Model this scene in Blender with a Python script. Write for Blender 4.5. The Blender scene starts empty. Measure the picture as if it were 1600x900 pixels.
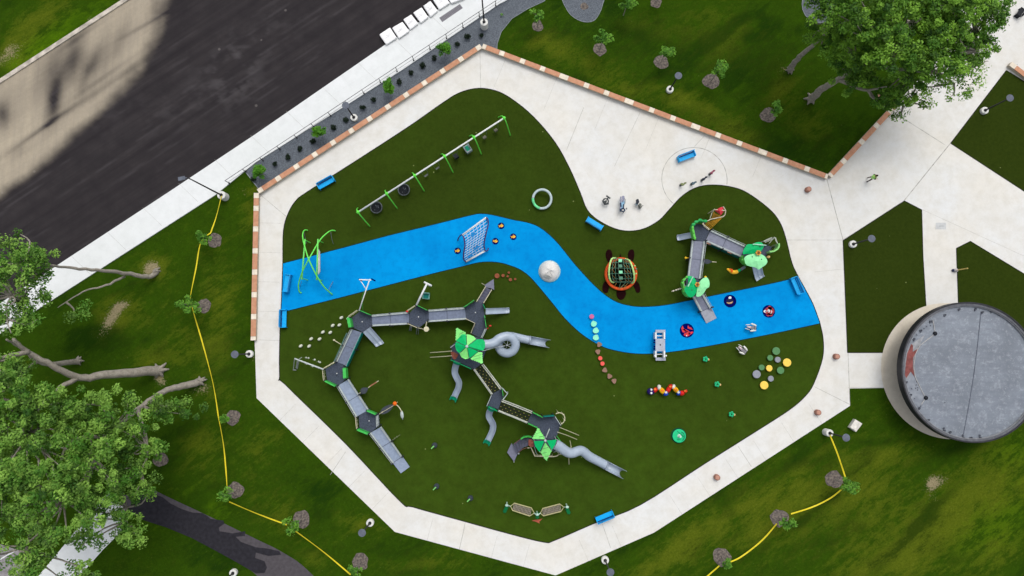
import bpy, math, random
import numpy as np
from mathutils import Vector, Matrix
random.seed(7); rng = np.random.default_rng(7)
S = bpy.context.scene
COL = S.collection
# ------------------------------------------------------------------ camera, sky, sun, exposure
FPX = 1600 * 24 / 36
TILT = math.atan(90 / FPX)
HC = 69.3
cam_d = bpy.data.cameras.new('camera'); cam = bpy.data.objects.new('camera', cam_d); COL.objects.link(cam)
cam.location = (0, 0, HC); cam.rotation_euler = (TILT, 0, 0)
cam_d.lens = 24; cam_d.sensor_width = 36; cam_d.clip_end = 6000; cam_d.clip_start = 0.5
S.camera = cam
SUN_EL, SUN_AZ = math.radians(62), math.radians(20)      # azimuth measured from +Y towards +X
wd = bpy.data.worlds.new('World'); S.world = wd; wd.use_nodes = True
wn = wd.node_tree; wn.nodes.clear()
sky = wn.nodes.new('ShaderNodeTexSky'); sky.sky_type = 'NISHITA'; sky.sun_disc = False
sky.sun_elevation = SUN_EL; sky.sun_rotation = SUN_AZ; sky.dust_density = 4.0; sky.air_density = 1.0; sky.ozone_density = 1.0
hs = wn.nodes.new('ShaderNodeHueSaturation'); hs.inputs['Saturation'].default_value = 0.28   # cloud cover greys the sky
bg = wn.nodes.new('ShaderNodeBackground'); bg.inputs['Strength'].default_value = 0.15
wo = wn.nodes.new('ShaderNodeOutputWorld')
wn.links.new(sky.outputs[0], hs.inputs['Color']); wn.links.new(hs.outputs[0], bg.inputs['Color']); wn.links.new(bg.outputs[0], wo.inputs['Surface'])
sl = bpy.data.lights.new('sun', 'SUN'); sl.energy = 0.8; sl.angle = math.radians(28); sl.color = (1.0, 0.955, 0.9)
so = bpy.data.objects.new('sun', sl); COL.objects.link(so); so.location = (0, 0, 60)
sd = Vector((math.sin(SUN_AZ) * math.cos(SUN_EL), math.cos(SUN_AZ) * math.cos(SUN_EL), math.sin(SUN_EL)))
so.rotation_euler = sd.to_track_quat('Z', 'Y').to_euler()
S.view_settings.view_transform = 'Standard'; S.view_settings.look = 'None'
S.view_settings.exposure = 0.3; S.view_settings.gamma = 1.0
S.render.resolution_x = 1024; S.render.resolution_y = 576
S.render.engine = 'CYCLES'

# ------------------------------------------------------------------ helpers
CT, ST = math.cos(TILT), math.sin(TILT)
def P(px, py, z=0.0):
    dx, dy = (px - 800) / FPX, -(py - 450) / FPX
    yy, zz = CT * dy + ST, ST * dy - CT
    t = (z - HC) / zz
    return (dx * t, yy * t, z)
def V(px, py, z=0.0): return Vector(P(px, py, z))
def XY(px, py): p = P(px, py); return (p[0], p[1])
def lin(c): c = c / 255; return c / 12.92 if c <= 0.04045 else ((c + 0.055) / 1.055) ** 2.4
K = 1.25
def L(c): return tuple(min(0.85, lin(x) / K) for x in c) + (1,)
_mats = {}
def M(name, c, rough=0.6, amt=0.12, scale=3.0, c2=None, metal=0.0, bump=0.0, spec=0.15):
    if name in _mats: return _mats[name]
    m = bpy.data.materials.new(name); m.use_nodes = True; n = m.node_tree.nodes; l = m.node_tree.links
    b = n['Principled BSDF']; b.inputs['Roughness'].default_value = rough; b.inputs['Metallic'].default_value = metal
    b.inputs['Specular IOR Level'].default_value = spec
    tc = n.new('ShaderNodeTexCoord'); nz = n.new('ShaderNodeTexNoise'); nz.inputs['Scale'].default_value = scale; nz.inputs['Detail'].default_value = 6
    l.new(tc.outputs['Object'], nz.inputs['Vector'])
    mx = n.new('ShaderNodeMix'); mx.data_type = 'RGBA'
    a = L(c); d = L(c2) if c2 else tuple(x * (1 - 2 * amt) for x in a[:3]) + (1,)
    mx.inputs[6].default_value = d; mx.inputs[7].default_value = a if c2 else tuple(min(.88, x * (1 + amt)) for x in a[:3]) + (1,)
    mr = n.new('ShaderNodeMapRange'); mr.inputs[1].default_value = 0.35; mr.inputs[2].default_value = 0.65
    l.new(nz.outputs['Fac'], mr.inputs[0]); l.new(mr.outputs[0], mx.inputs[0]); l.new(mx.outputs[2], b.inputs['Base Color'])
    if bump:
        bp = n.new('ShaderNodeBump'); bp.inputs['Strength'].default_value = bump; bp.inputs['Distance'].default_value = 0.02
        n2 = n.new('ShaderNodeTexNoise'); n2.inputs['Scale'].default_value = scale * 8; l.new(tc.outputs['Object'], n2.inputs['Vector'])
        l.new(n2.outputs['Fac'], bp.inputs['Height']); l.new(bp.outputs[0], b.inputs['Normal'])
    _mats[name] = m
    return m

def smooth_path(pts, n=6, closed=False):
    pts = [Vector(p) for p in pts]; out = []; N = len(pts)
    rngi = range(N) if closed else range(N - 1)
    for i in rngi:
        if closed: p0, p1, p2, p3 = pts[i - 1], pts[i], pts[(i + 1) % N], pts[(i + 2) % N]
        else: p0, p1, p2, p3 = pts[max(0, i - 1)], pts[i], pts[i + 1], pts[min(N - 1, i + 2)]
        for k in range(n):
            t = k / n
            out.append(0.5 * ((2 * p1) + (p2 - p0) * t + (2 * p0 - 5 * p1 + 4 * p2 - p3) * t * t + (3 * p1 - p0 - 3 * p2 + p3) * t ** 3))
    if not closed: out.append(pts[-1])
    return out

class MB:
    def __init__(s): s.v = []; s.f = []; s.m = []; s.mi = 0
    def add(s, vs, fs):
        o = len(s.v); s.v += [tuple(v) for v in vs]
        for f in fs: s.f.append(tuple(i + o for i in f)); s.m.append(s.mi)
        return s
    def prism(s, pts, z0, z1):
        n = len(pts); a = sum(pts[i - 1][0] * pts[i][1] - pts[i][0] * pts[i - 1][1] for i in range(n))
        if a < 0: pts = pts[::-1]
        vs = [(p[0], p[1], z0) for p in pts] + [(p[0], p[1], z1) for p in pts]
        return s.add(vs, [tuple(range(n - 1, -1, -1)), tuple(range(n, 2 * n))] + [(i, (i + 1) % n, (i + 1) % n + n, i + n) for i in range(n)])
    def slab(s, pts3, th):            # a polygon in space given thickness downwards
        n = len(pts3); a = sum(pts3[i - 1][0] * pts3[i][1] - pts3[i][0] * pts3[i - 1][1] for i in range(n))
        if a < 0: pts3 = pts3[::-1]
        vs = [(p[0], p[1], p[2] - th) for p in pts3] + [tuple(p) for p in pts3]
        return s.add(vs, [tuple(range(n - 1, -1, -1)), tuple(range(n, 2 * n))] + [(i, (i + 1) % n, (i + 1) % n + n, i + n) for i in range(n)])
    def sheet(s, pts, z):
        n = len(pts); a = sum(pts[i - 1][0] * pts[i][1] - pts[i][0] * pts[i - 1][1] for i in range(n))
        if a < 0: pts = pts[::-1]
        return s.add([(p[0], p[1], z) for p in pts], [tuple(range(n))])
    def box(s, c, sz, rz=0.0, ry=0.0):
        hx, hy, hz = sz[0] / 2, sz[1] / 2, sz[2] / 2
        R = Matrix.Rotation(rz, 3, 'Z') @ Matrix.Rotation(ry, 3, 'Y')
        vs = [Vector(c) + R @ Vector((x, y, z)) for z in (-hz, hz) for y in (-hy, hy) for x in (-hx, hx)]
        return s.add(vs, [(0, 2, 3, 1), (4, 5, 7, 6), (0, 1, 5, 4), (2, 6, 7, 3), (0, 4, 6, 2), (1, 3, 7, 5)])
    def beam(s, a, b, w, h):
        a, b = Vector(a), Vector(b); d = (b - a).normalized()
        side = d.cross(Vector((0, 0, 1)))
        side = side.normalized() if side.length > 1e-4 else Vector((1, 0, 0))
        up = side.cross(d).normalized(); vs = []
        for p in (a, b):
            for u, v in ((-1, -1), (1, -1), (1, 1), (-1, 1)): vs.append(p + side * (u * w / 2) + up * (v * h / 2))
        return s.add(vs, [(0, 1, 2, 3), (7, 6, 5, 4), (0, 4, 5, 1), (1, 5, 6, 2), (2, 6, 7, 3), (3, 7, 4, 0)])
    def tube(s, path, r, n=8, a0=0.0, a1=None, th=0.0, closed=False, endcut=0.0):
        path = [Vector(p) for p in path]; N = len(path); rs = r if isinstance(r, (list, tuple)) else [r] * N
        if len(rs) != N: rs = [rs[0] + (rs[-1] - rs[0]) * i / (N - 1) for i in range(N)]
        full = a1 is None; vs = []; prev = None
        angs = [2 * math.pi * k / n for k in range(n)] if full else [a0 + (a1 - a0) * k / n for k in range(n + 1)]
        for i, p in enumerate(path):
            if closed: d = path[(i + 1) % N] - path[i - 1]
            else: d = path[min(N - 1, i + 1)] - path[max(0, i - 1)]
            d = d.normalized() if d.length > 1e-9 else Vector((0, 0, 1))
            up = Vector((0, 0, 1)) if abs(d.z) < 0.95 else (prev if prev else Vector((0, 1, 0)))
            side = d.cross(up).normalized(); u = side.cross(d).normalized(); prev = u
            ring = [p + (side * math.cos(t) + u * math.sin(t)) * rs[i] for t in angs]
            if not full: ring += [p + (side * math.cos(t) + u * math.sin(t)) * (rs[i] - th) for t in reversed(angs)]
            if not full and endcut and i == N - 1: ring = [q - d * endcut * max(0, -math.sin(t)) for q, t in zip(ring, angs + list(reversed(angs)))]
            vs += ring
        m = len(angs) if full else 2 * len(angs); fs = []
        for i in range(N if closed else N - 1):
            j = (i + 1) % N
            for k in range(m): fs.append((i * m + k, i * m + (k + 1) % m, j * m + (k + 1) % m, j * m + k))
        if not closed:
            if full: fs += [tuple(range(m - 1, -1, -1)), tuple((N - 1) * m + k for k in range(m))]
            else:
                h = len(angs)
                for base, fl in ((0, 0), ((N - 1) * m, 1)):
                    for k in range(h - 1):
                        q = (base + k, base + k + 1, base + m - 2 - k, base + m - 1 - k); fs.append(q if fl else q[::-1])
        return s.add(vs, fs)
    def lathe(s, c, prof, n=20):
        vs = []; fs = []; m = len(prof)
        for r, z in prof:
            for k in range(n): t = 2 * math.pi * k / n; vs.append((c[0] + r * math.cos(t), c[1] + r * math.sin(t), c[2] + z))
        for i in range(m - 1):
            for k in range(n): fs.append((i * n + k, i * n + (k + 1) % n, (i + 1) * n + (k + 1) % n, (i + 1) * n + k))
        fs += [tuple(range(n - 1, -1, -1)), tuple((m - 1) * n + k for k in range(n))]
        return s.add(vs, fs)
    def cyl(s, c, r, h, n=20): return s.lathe(c, [(r * .97, 0), (r, h * .04 + .002), (r, h - min(.02, h * .3)), (r - min(.02, r * .2), h)], n)
    def ell(s, c, rx, ry, rz, n=10, rot=0.0):
        vs = []; fs = []; m = n // 2
        for i in range(m + 1):
            ph = math.pi * i / m - math.pi / 2
            for k in range(n):
                t = 2 * math.pi * k / n; x, y = rx * math.cos(ph) * math.cos(t), ry * math.cos(ph) * math.sin(t)
                vs.append((c[0] + x * math.cos(rot) - y * math.sin(rot), c[1] + x * math.sin(rot) + y * math.cos(rot), c[2] + rz * math.sin(ph)))
        for i in range(m):
            for k in range(n): fs.append((i * n + k, i * n + (k + 1) % n, (i + 1) * n + (k + 1) % n, (i + 1) * n + k))
        return s.add(vs, fs)
    def panel(s, a, b, z0, z1, t=0.05):
        a, b = Vector(a), Vector(b)
        return s.beam((a.x, a.y, (z0 + z1) / 2), (b.x, b.y, (z0 + z1) / 2), t, z1 - z0)
    def build(s, name, mats, parent=None, loc=None, smooth=False):
        mats = mats if isinstance(mats, (list, tuple)) else [mats]
        o3 = Vector(parent['_o']) if parent is not None and '_o' in parent else Vector(loc or (0, 0, 0))
        me = bpy.data.meshes.new(name); me.from_pydata([(v[0] - o3.x, v[1] - o3.y, v[2] - o3.z) for v in s.v], [], s.f)
        for m in mats: me.materials.append(m)
        me.polygons.foreach_set('material_index', s.m)
        if smooth:
            me.polygons.foreach_set('use_smooth', [len(f) <= 4 for f in s.f])
        me.update()
        o = bpy.data.objects.new(name, me); COL.objects.link(o)
        o['_o'] = tuple(o3)
        if parent is not None: o.parent = parent
        else: o.location = o3
        return o

def tag(o, label=None, cat=None, group=None, kind=None):
    if label: o['label'] = label
    if cat: o['category'] = cat
    if group: o['group'] = group
    if kind: o['kind'] = kind
    return o
def thing(name, label, cat, loc, group=None):
    o = bpy.data.objects.new(name, None); COL.objects.link(o); o.empty_display_size = .3
    o.location = loc; o['_o'] = tuple(loc)
    return tag(o, label, cat, group)
def copy_tree(src, loc=None, rz=None, label=None, parent=None, scale=None):
    c = src.copy(); COL.objects.link(c); c.parent = parent
    if loc is not None: c.location = loc
    if rz is not None: c.rotation_euler = (0, 0, rz)
    if scale is not None: c.scale = (scale,) * 3
    if label: c['label'] = label
    for ch in [x for x in kids.get(src.name, [])]: copy_tree(ch, parent=c)
    return c
kids = {}
def reg(root):                      # remember a prototype's children once
    def rec(o):
        kids[o.name] = list(o.children)
        for ch in o.children: rec(ch)
    bpy.context.view_layer.update(); rec(root); return root
ORD = ['first', 'second', 'third', 'fourth', 'fifth', 'sixth', 'seventh', 'eighth', 'ninth', 'tenth', 'eleventh', 'twelfth', 'thirteenth', 'fourteenth', 'fifteenth', 'sixteenth']

# value noise for vertex attributes (numpy)
def vnoise(x, y, seed=0):
    xi, yi = np.floor(x).astype(int), np.floor(y).astype(int); xf, yf = x - xi, y - yi
    def h(a, b):
        n = (a * 374761393 + b * 668265263 + seed * 974711) & 0x7fffffff
        n = ((n ^ (n >> 13)) * 1274126177) & 0x7fffffff
        return ((n ^ (n >> 16)) & 0xffff) / 65535.0
    u, v = xf * xf * (3 - 2 * xf), yf * yf * (3 - 2 * yf)
    return (h(xi, yi) * (1 - u) + h(xi + 1, yi) * u) * (1 - v) + (h(xi, yi + 1) * (1 - u) + h(xi + 1, yi + 1) * u) * v
def fbm(x, y, seed=0, oct=4):
    s = 0; a = .5; t = 0
    for o in range(oct): s = s + a * vnoise(x, y, seed + o * 17); t += a; a *= .55; x = x * 2.03 + 5.1; y = y * 2.03 + 1.7
    return s / t
def sstep(e0, e1, x): t = np.clip((x - e0) / (e1 - e0), 0, 1); return t * t * (3 - 2 * t)
def grid_mesh(name, X, Y, z, mat, attrs, kind='structure'):
    ny, nx = X.shape; co = np.stack([X, Y, np.full_like(X, z)], -1).reshape(-1, 3)
    i = np.arange((ny - 1) * (nx - 1)); r, c = i // (nx - 1), i % (nx - 1); a = r * nx + c
    q = np.stack([a, a + 1, a + nx + 1, a + nx], -1)
    me = bpy.data.meshes.new(name); me.vertices.add(len(co)); me.vertices.foreach_set('co', co.astype(np.float32).ravel())
    me.loops.add(q.size); me.loops.foreach_set('vertex_index', q.ravel().astype(np.int32))
    me.polygons.add(len(q)); me.polygons.foreach_set('loop_start', (np.arange(len(q)) * 4).astype(np.int32))
    for k, val in attrs.items():
        at = me.attributes.new(k, 'FLOAT', 'POINT'); at.data.foreach_set('value', val.astype(np.float32).ravel())
    me.materials.append(mat); me.update(calc_edges=True); me.validate()
    o = bpy.data.objects.new(name, me); COL.objects.link(o); o['kind'] = kind
    return o

def node_mat(name):
    m = bpy.data.materials.new(name); m.use_nodes = True; nt = m.node_tree
    return m, nt.nodes, nt.links, nt.nodes['Principled BSDF']
def nnoise(n, l, vec, scale, detail=5, rough=.55, lo=.35, hi=.65):
    z = n.new('ShaderNodeTexNoise'); z.inputs['Scale'].default_value = scale; z.inputs['Detail'].default_value = detail; z.inputs['Roughness'].default_value = rough
    l.new(vec, z.inputs['Vector'])
    r = n.new('ShaderNodeMapRange'); r.inputs[1].default_value = lo; r.inputs[2].default_value = hi; l.new(z.outputs['Fac'], r.inputs[0])
    return r.outputs[0]
def nmix(n, l, fac, a, b):
    x = n.new('ShaderNodeMix'); x.data_type = 'RGBA'
    if isinstance(fac, (int, float)): x.inputs[0].default_value = fac
    else: l.new(fac, x.inputs[0])
    for i, c in ((6, a), (7, b)):
        if isinstance(c, tuple): x.inputs[i].default_value = c
        else: l.new(c, x.inputs[i])
    return x.outputs[2]
def nmul(n, l, a, b, op='MULTIPLY'):
    x = n.new('ShaderNodeMath'); x.operation = op; x.use_clamp = True
    for i, c in ((0, a), (1, b)):
        if isinstance(c, (int, float)): x.inputs[i].default_value = c
        else: l.new(c, x.inputs[i])
    return x.outputs[0]
def nattr(n, name): a = n.new('ShaderNodeAttribute'); a.attribute_name = name; return a.outputs['Fac']
def nbump(n, l, b, h, st, dist=.03):
    x = n.new('ShaderNodeBump'); x.inputs['Strength'].default_value = st; x.inputs['Distance'].default_value = dist; l.new(h, x.inputs['Height']); l.new(x.outputs[0], b.inputs['Normal'])
def ncoord(n): return n.new('ShaderNodeTexCoord').outputs['Object']

# ------------------------------------------------------------------ ground materials
def nmul2(n, l, a, b, op='MULTIPLY'):
    x = n.new('ShaderNodeMath'); x.operation = op
    for i, c in ((0, a), (1, b)):
        if isinstance(c, (int, float)): x.inputs[i].default_value = c
        else: l.new(c, x.inputs[i])
    return x.outputs[0]
def mat_lawn():
    m, n, l, b = node_mat('lawn'); v = ncoord(n)
    f1 = nnoise(n, l, v, 9, 5, .7, .3, .7); f2 = nnoise(n, l, v, 1.6, 6, .65, .3, .7); f3 = nnoise(n, l, v, 40, 3, .7, .3, .7)
    def thr(name, noise, off, gain, amp=1.0):      # patches break up along a fine noise instead of fading evenly
        s_ = nmul2(n, l, nmul2(n, l, nattr(n, name), noise, 'ADD'), off, 'SUBTRACT'); return nmul(n, l, nmul(n, l, s_, gain), amp)
    mw = n.new('ShaderNodeMapping'); mw.inputs['Rotation'].default_value = (0, 0, -.62); l.new(v, mw.inputs['Vector'])
    mw2 = n.new('ShaderNodeMapping'); mw2.inputs['Scale'].default_value = (.55, 1.5, 1); l.new(mw.outputs[0], mw2.inputs['Vector'])
    fa = nnoise(n, l, mw2.outputs[0], 1.1, 12, .8, .34, .66); fb = nnoise(n, l, v, 5.5, 7, .75, .3, .7); fc = nnoise(n, l, v, .8, 9, .72, .3, .7)
    green = nmix(n, l, fc, L((36, 66, 12)), L((56, 92, 13)))
    green = nmix(n, l, nmul(n, l, fb, .55), green, L((76, 100, 18)))
    dry = nmix(n, l, fb, L((92, 106, 18)), L((128, 138, 40)))
    c = nmix(n, l, thr('dry', fa, .66, 1.5, .75), green, dry)
    c = nmix(n, l, thr('lush', fa, .8, 1.4, .7), c, L((98, 140, 14)))
    c = nmix(n, l, thr('deep', fa, .70, 1.8, .7), c, L((22, 52, 12)))
    bare = nmix(n, l, f1, L((140, 126, 92)), L((200, 186, 150)))
    c = nmix(n, l, thr('bare', fb, .85, 3.0), c, bare)
    fg = nnoise(n, l, v, 3.6, 10, .82, .36, .64); c = nmix(n, l, nmul(n, l, fg, .32), c, L((26, 44, 8))); c = nmix(n, l, nmul(n, l, f3, .3), c, L((22, 38, 10)))
    l.new(c, b.inputs['Base Color']); b.inputs['Roughness'].default_value = 1; b.inputs['Specular IOR Level'].default_value = .0
    nbump(n, l, b, f3, .5, .05); return m
def mat_turf(name, a, bb, g=0.0):
    m, n, l, b = node_mat(name); v = ncoord(n)
    f0 = nnoise(n, l, v, .10, 3, .5, .35, .65); f1 = nnoise(n, l, v, .9, 6, .65, .3, .7); f2 = nnoise(n, l, v, 14, 4, .7, .25, .75); f3 = nnoise(n, l, v, 60, 2, .7, .3, .7)
    mpt = n.new('ShaderNodeMapping'); mpt.inputs['Rotation'].default_value = (0, 0, -.56); l.new(v, mpt.inputs['Vector'])
    wv = n.new('ShaderNodeTexWave'); wv.inputs['Scale'].default_value = .085; wv.inputs['Distortion'].default_value = .6; l.new(mpt.outputs[0], wv.inputs['Vector'])
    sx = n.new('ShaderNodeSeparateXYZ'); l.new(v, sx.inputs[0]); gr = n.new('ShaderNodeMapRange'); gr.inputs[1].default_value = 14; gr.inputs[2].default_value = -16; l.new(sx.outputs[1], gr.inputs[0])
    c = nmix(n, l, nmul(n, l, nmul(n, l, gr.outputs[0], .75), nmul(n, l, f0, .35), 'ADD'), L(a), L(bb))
    c = nmix(n, l, nmul(n, l, wv.outputs['Fac'], .12), c, L((36, 54, 12)))
    f4 = nnoise(n, l, v, 3.2, 8, .75, .35, .7); c = nmix(n, l, nmul(n, l, f1, .5), c, L((32, 46, 10))); c = nmix(n, l, nmul(n, l, f4, .3), c, L((80, 96, 30)))
    c = nmix(n, l, nmul(n, l, f2, .25), c, L((72, 84, 30)))
    c = nmix(n, l, nmul(n, l, f3, .3), c, L((26, 36, 8)))
    vo = n.new('ShaderNodeTexVoronoi'); vo.inputs['Scale'].default_value = .42; l.new(v, vo.inputs['Vector'])
    lt = n.new('ShaderNodeMath'); lt.operation = 'LESS_THAN'; lt.inputs[1].default_value = .028; l.new(vo.outputs['Distance'], lt.inputs[0])
    c = nmix(n, l, nmul(n, l, lt.outputs[0], .6), c, L((160, 170, 110)))
    l.new(c, b.inputs['Base Color']); b.inputs['Roughness'].default_value = 1; b.inputs['Specular IOR Level'].default_value = .0
    nbump(n, l, b, f3, .4, .03); return m
def mat_concrete(name, a, bb, dirt=(205, 200, 186), ang=-.56, amt=.5):
    m, n, l, b = node_mat(name); v = ncoord(n)
    f0 = nnoise(n, l, v, .16, 5, .6, .35, .68); f1 = nnoise(n, l, v, .9, 8, .75, .42, .72); f2 = nnoise(n, l, v, 30, 3, .7, .3, .7)
    mp = n.new('ShaderNodeMapping'); mp.inputs['Rotation'].default_value = (0, 0, ang); l.new(v, mp.inputs['Vector'])
    br = n.new('ShaderNodeTexBrick'); br.inputs['Scale'].default_value = 1.0; br.inputs['Brick Width'].default_value = 3.2; br.inputs['Row Height'].default_value = 3.2
    br.inputs['Mortar Size'].default_value = .012; br.inputs['Color1'].default_value = (0, 0, 0, 1); br.inputs['Color2'].default_value = (.55, .55, .55, 1); br.inputs['Mortar'].default_value = (1, 1, 1, 1); br.offset = 0
    l.new(mp.outputs[0], br.inputs['Vector'])
    c = nmix(n, l, f0, L(a), L(bb))
    c = nmix(n, l, nmul(n, l, br.outputs['Color'], .22), c, L(dirt))
    c = nmix(n, l, nmul(n, l, f1, amt), c, L(dirt))
    c = nmix(n, l, nmul(n, l, f2, .12), c, L((170, 166, 156)))
    l.new(c, b.inputs['Base Color']); b.inputs['Roughness'].default_value = .85; b.inputs['Specular IOR Level'].default_value = .2
    nbump(n, l, b, f2, .12, .01); return m
def mat_blue():
    m, n, l, b = node_mat('blue_rubber'); v = ncoord(n)
    f0 = nnoise(n, l, v, .22, 5, .6, .35, .65); f1 = nnoise(n, l, v, 1.6, 8, .76, .47, .75); f2 = nnoise(n, l, v, 30, 4, .85, .3, .7)
    c = nmix(n, l, f0, L((0, 142, 216)), L((0, 162, 236)))
    c = nmix(n, l, nmul(n, l, f1, .5), c, L((0, 104, 186)))
    c = nmix(n, l, nmul(n, l, f2, .22), c, L((0, 110, 190)))
    l.new(c, b.inputs['Base Color']); b.inputs['Roughness'].default_value = .9; b.inputs['Specular IOR Level'].default_value = .05
    nbump(n, l, b, f2, .2, .01); return m
def mat_gravel():
    m, n, l, b = node_mat('gravel'); v = ncoord(n)
    vo = n.new('ShaderNodeTexVoronoi'); vo.inputs['Scale'].default_value = 14; l.new(v, vo.inputs['Vector'])
    f1 = nnoise(n, l, v, 1.2, 5, .6); 
    c = nmix(n, l, vo.outputs['Color'], L((70, 76, 86)), L((118, 126, 134)))
    c = nmix(n, l, nmul(n, l, f1, .35), c, L((78, 84, 92)))
    l.new(c, b.inputs['Base Color']); b.inputs['Roughness'].default_value = .9
    nbump(n, l, b, vo.outputs['Distance'], .6, .04); return m
def mat_road():
    m, n, l, b = node_mat('asphalt'); v = ncoord(n)
    f1 = nnoise(n, l, v, .5, 6, .65, .3, .7); f2 = nnoise(n, l, v, 30, 3, .8, .3, .7)
    mp = n.new('ShaderNodeMapping'); mp.inputs['Rotation'].default_value = (0, 0, -.605); l.new(v, mp.inputs['Vector'])
    mp2 = n.new('ShaderNodeMapping'); mp2.inputs['Scale'].default_value = (.025, 1.1, 1); l.new(mp.outputs[0], mp2.inputs['Vector'])
    f3 = nnoise(n, l, mp2.outputs[0], 1.0, 6, .65, .35, .68)
    c = nmix(n, l, f1, L((52, 49, 51)), L((64, 60, 61)))
    c = nmix(n, l, nmul(n, l, f3, .65), c, L((40, 37, 40)))
    c = nmix(n, l, nmul(n, l, nattr(n, 'dust'), .5), c, L((110, 106, 108)))
    vo = n.new('ShaderNodeTexVoronoi'); vo.inputs['Scale'].default_value = .35; l.new(v, vo.inputs['Vector'])
    lt = n.new('ShaderNodeMath'); lt.operation = 'LESS_THAN'; lt.inputs[1].default_value = .05; l.new(vo.outputs['Distance'], lt.inputs[0])
    c = nmix(n, l, nmul(n, l, lt.outputs[0], .35), c, L((140, 134, 130)))
    f4 = nnoise(n, l, v, 2.5, 6, .7, .35, .7)
    mp3 = n.new('ShaderNodeMapping'); mp3.inputs['Rotation'].default_value = (0, 0, -.35); mp3.inputs['Scale'].default_value = (1.3, .12, 1); l.new(v, mp3.inputs['Vector'])
    f5 = nnoise(n, l, mp3.outputs[0], 1.0, 7, .7, .35, .7)
    old = nmix(n, l, f4, L((196, 184, 162)), L((184, 172, 150))); old = nmix(n, l, nmul(n, l, f5, .5), old, L((150, 142, 130)))
    old = nmix(n, l, nmul(n, l, f3, .35), old, L((150, 140, 128)))
    c = nmix(n, l, nattr(n, 'old'), c, old)
    c = nmix(n, l, nmul(n, l, f2, .18), c, L((40, 38, 40)))
    l.new(c, b.inputs['Base Color']); b.inputs['Roughness'].default_value = .9; b.inputs['Specular IOR Level'].default_value = .05
    nbump(n, l, b, f2, .25, .01); return m
def mat_leaf(name, a, bb, dk):
    m = bpy.data.materials.new(name); m.use_nodes = True; n = m.node_tree.nodes; l = m.node_tree.links; n.clear()
    out = n.new('ShaderNodeOutputMaterial'); d = n.new('ShaderNodeBsdfPrincipled'); t = n.new('ShaderNodeBsdfTranslucent'); mx = n.new('ShaderNodeMixShader')
    mx.inputs[0].default_value = .28; d.inputs['Roughness'].default_value = .6; d.inputs['Specular IOR Level'].default_value = .25
    c = nmix(n, l, nattr(n, 'tint'), L(a), L(bb)); c = nmix(n, l, nattr(n, 'dark_kind'), c, L(dk))  # random mix per clump towards the darker leaf colour
    l.new(c, d.inputs['Base Color']); l.new(c, t.inputs['Color']); l.new(d.outputs[0], mx.inputs[1]); l.new(t.outputs[0], mx.inputs[2]); l.new(mx.outputs[0], out.inputs['Surface'])
    return m
# ------------------------------------------------------------------ THE SETTING: ground, road, pavements
def blobf(px, py, items):
    r = np.zeros_like(px)
    for (cx, cy, rx, ry, ang, a) in items:
        c, s = math.cos(math.radians(ang)), math.sin(math.radians(ang))
        u = ((px - cx) * c + (py - cy) * s) / rx; w = (-(px - cx) * s + (py - cy) * c) / ry
        r = r + a * np.exp(-(u * u + w * w))
    return r
def to_px(X, Y):        # ground point -> photo pixel, only used to lay out the worn patches where the photo shows them
    x, y, z = X, Y * CT + (-HC) * ST, -Y * ST + (-HC) * CT
    return 800 + FPX * x / -z, 450 - FPX * y / -z
xs = np.concatenate([[-2500, -900, -300, -120], np.arange(-72, 72.01, .3), [120, 300, 900, 2500]])
ys = np.concatenate([[-2500, -900, -300, -90], np.arange(-36, 52.01, .3), [90, 300, 900, 2500]])
X, Y = np.meshgrid(xs, ys); px, py = to_px(np.clip(X, -75, 75), np.clip(Y, -40, 55))
c30, s30 = math.cos(math.radians(33)), math.sin(math.radians(33))
U, W = X * c30 + Y * s30, -X * s30 + Y * c30           # mowing direction, lower left to upper right
n1 = fbm(X / 5, Y / 5, 3); n2 = fbm(X / 1.6, Y / 1.6, 9); st = fbm(U / 9, W / 1.7, 21)
dry = blobf(px, py, [(1230, 800, 90, 60, -35, .8), (1350, 760, 60, 60, 0, .7), (1400, 870, 130, 50, -35, .75), (1530, 760, 100, 50, -35, .7), (1450, 850, 70, 30, -35, .8), (1400, 710, 60, 20, 0, .5), (1560, 860, 60, 30, -35, .6), (1080, 850, 110, 28, -35, .8),
    (310, 700, 30, 40, 0, .5), (60, 30, 60, 22, -35, .7), (20, 90, 40, 25, -30, .8), (340, 560, 30, 90, 0, .45), (410, 290, 25, 14, 0, .6), (390, 330, 18, 40, 0, .5), (430, 800, 60, 30, 30, .4), (650, 880, 60, 14, 0, .4),
    (1080, 165, 70, 18, 25, .75), (1125, 60, 70, 45, 0, .65), (900, 90, 60, 20, 20, .6), (860, 60, 40, 20, 0, .5), (970, 140, 50, 14, 20, .5), (1160, 210, 50, 14, 20, .6), (1220, 130, 30, 40, 0, .5), (1000, 40, 60, 20, 10, .4), (345, 440, 30, 60, 0, .4), (290, 540, 40, 40, 0, .4), (410, 700, 30, 40, 30, .35), (560, 820, 60, 16, 20, .4), (1270, 200, 50, 30, 30, .5), (240, 420, 26, 20, 0, 1.1), (180, 495, 40, 26, -40, 1.0), (230, 560, 30, 20, 0, .5), (1420, 640, 60, 20, 0, .4), (1580, 640, 60, 30, 0, .5), (480, 870, 40, 18, 30, .4)])
dry = np.clip(dry * (0.35 + 1.5 * st * n2 * 1.6) + .25 * sstep(.55, .8, st) * sstep(.4, .7, n1), 0, 1)
lush = np.clip(blobf(px, py, [(90, 60, 130, 26, -33, 1.0), (1560, 820, 110, 50, -30, .6), (1590, 700, 60, 40, 0, .5), (330, 790, 60, 30, 30, .5), (1440, 650, 40, 30, 0, .4), (240, 830, 60, 30, 20, .3)]) * (.4 + .9 * n1), 0, 1)
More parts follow.
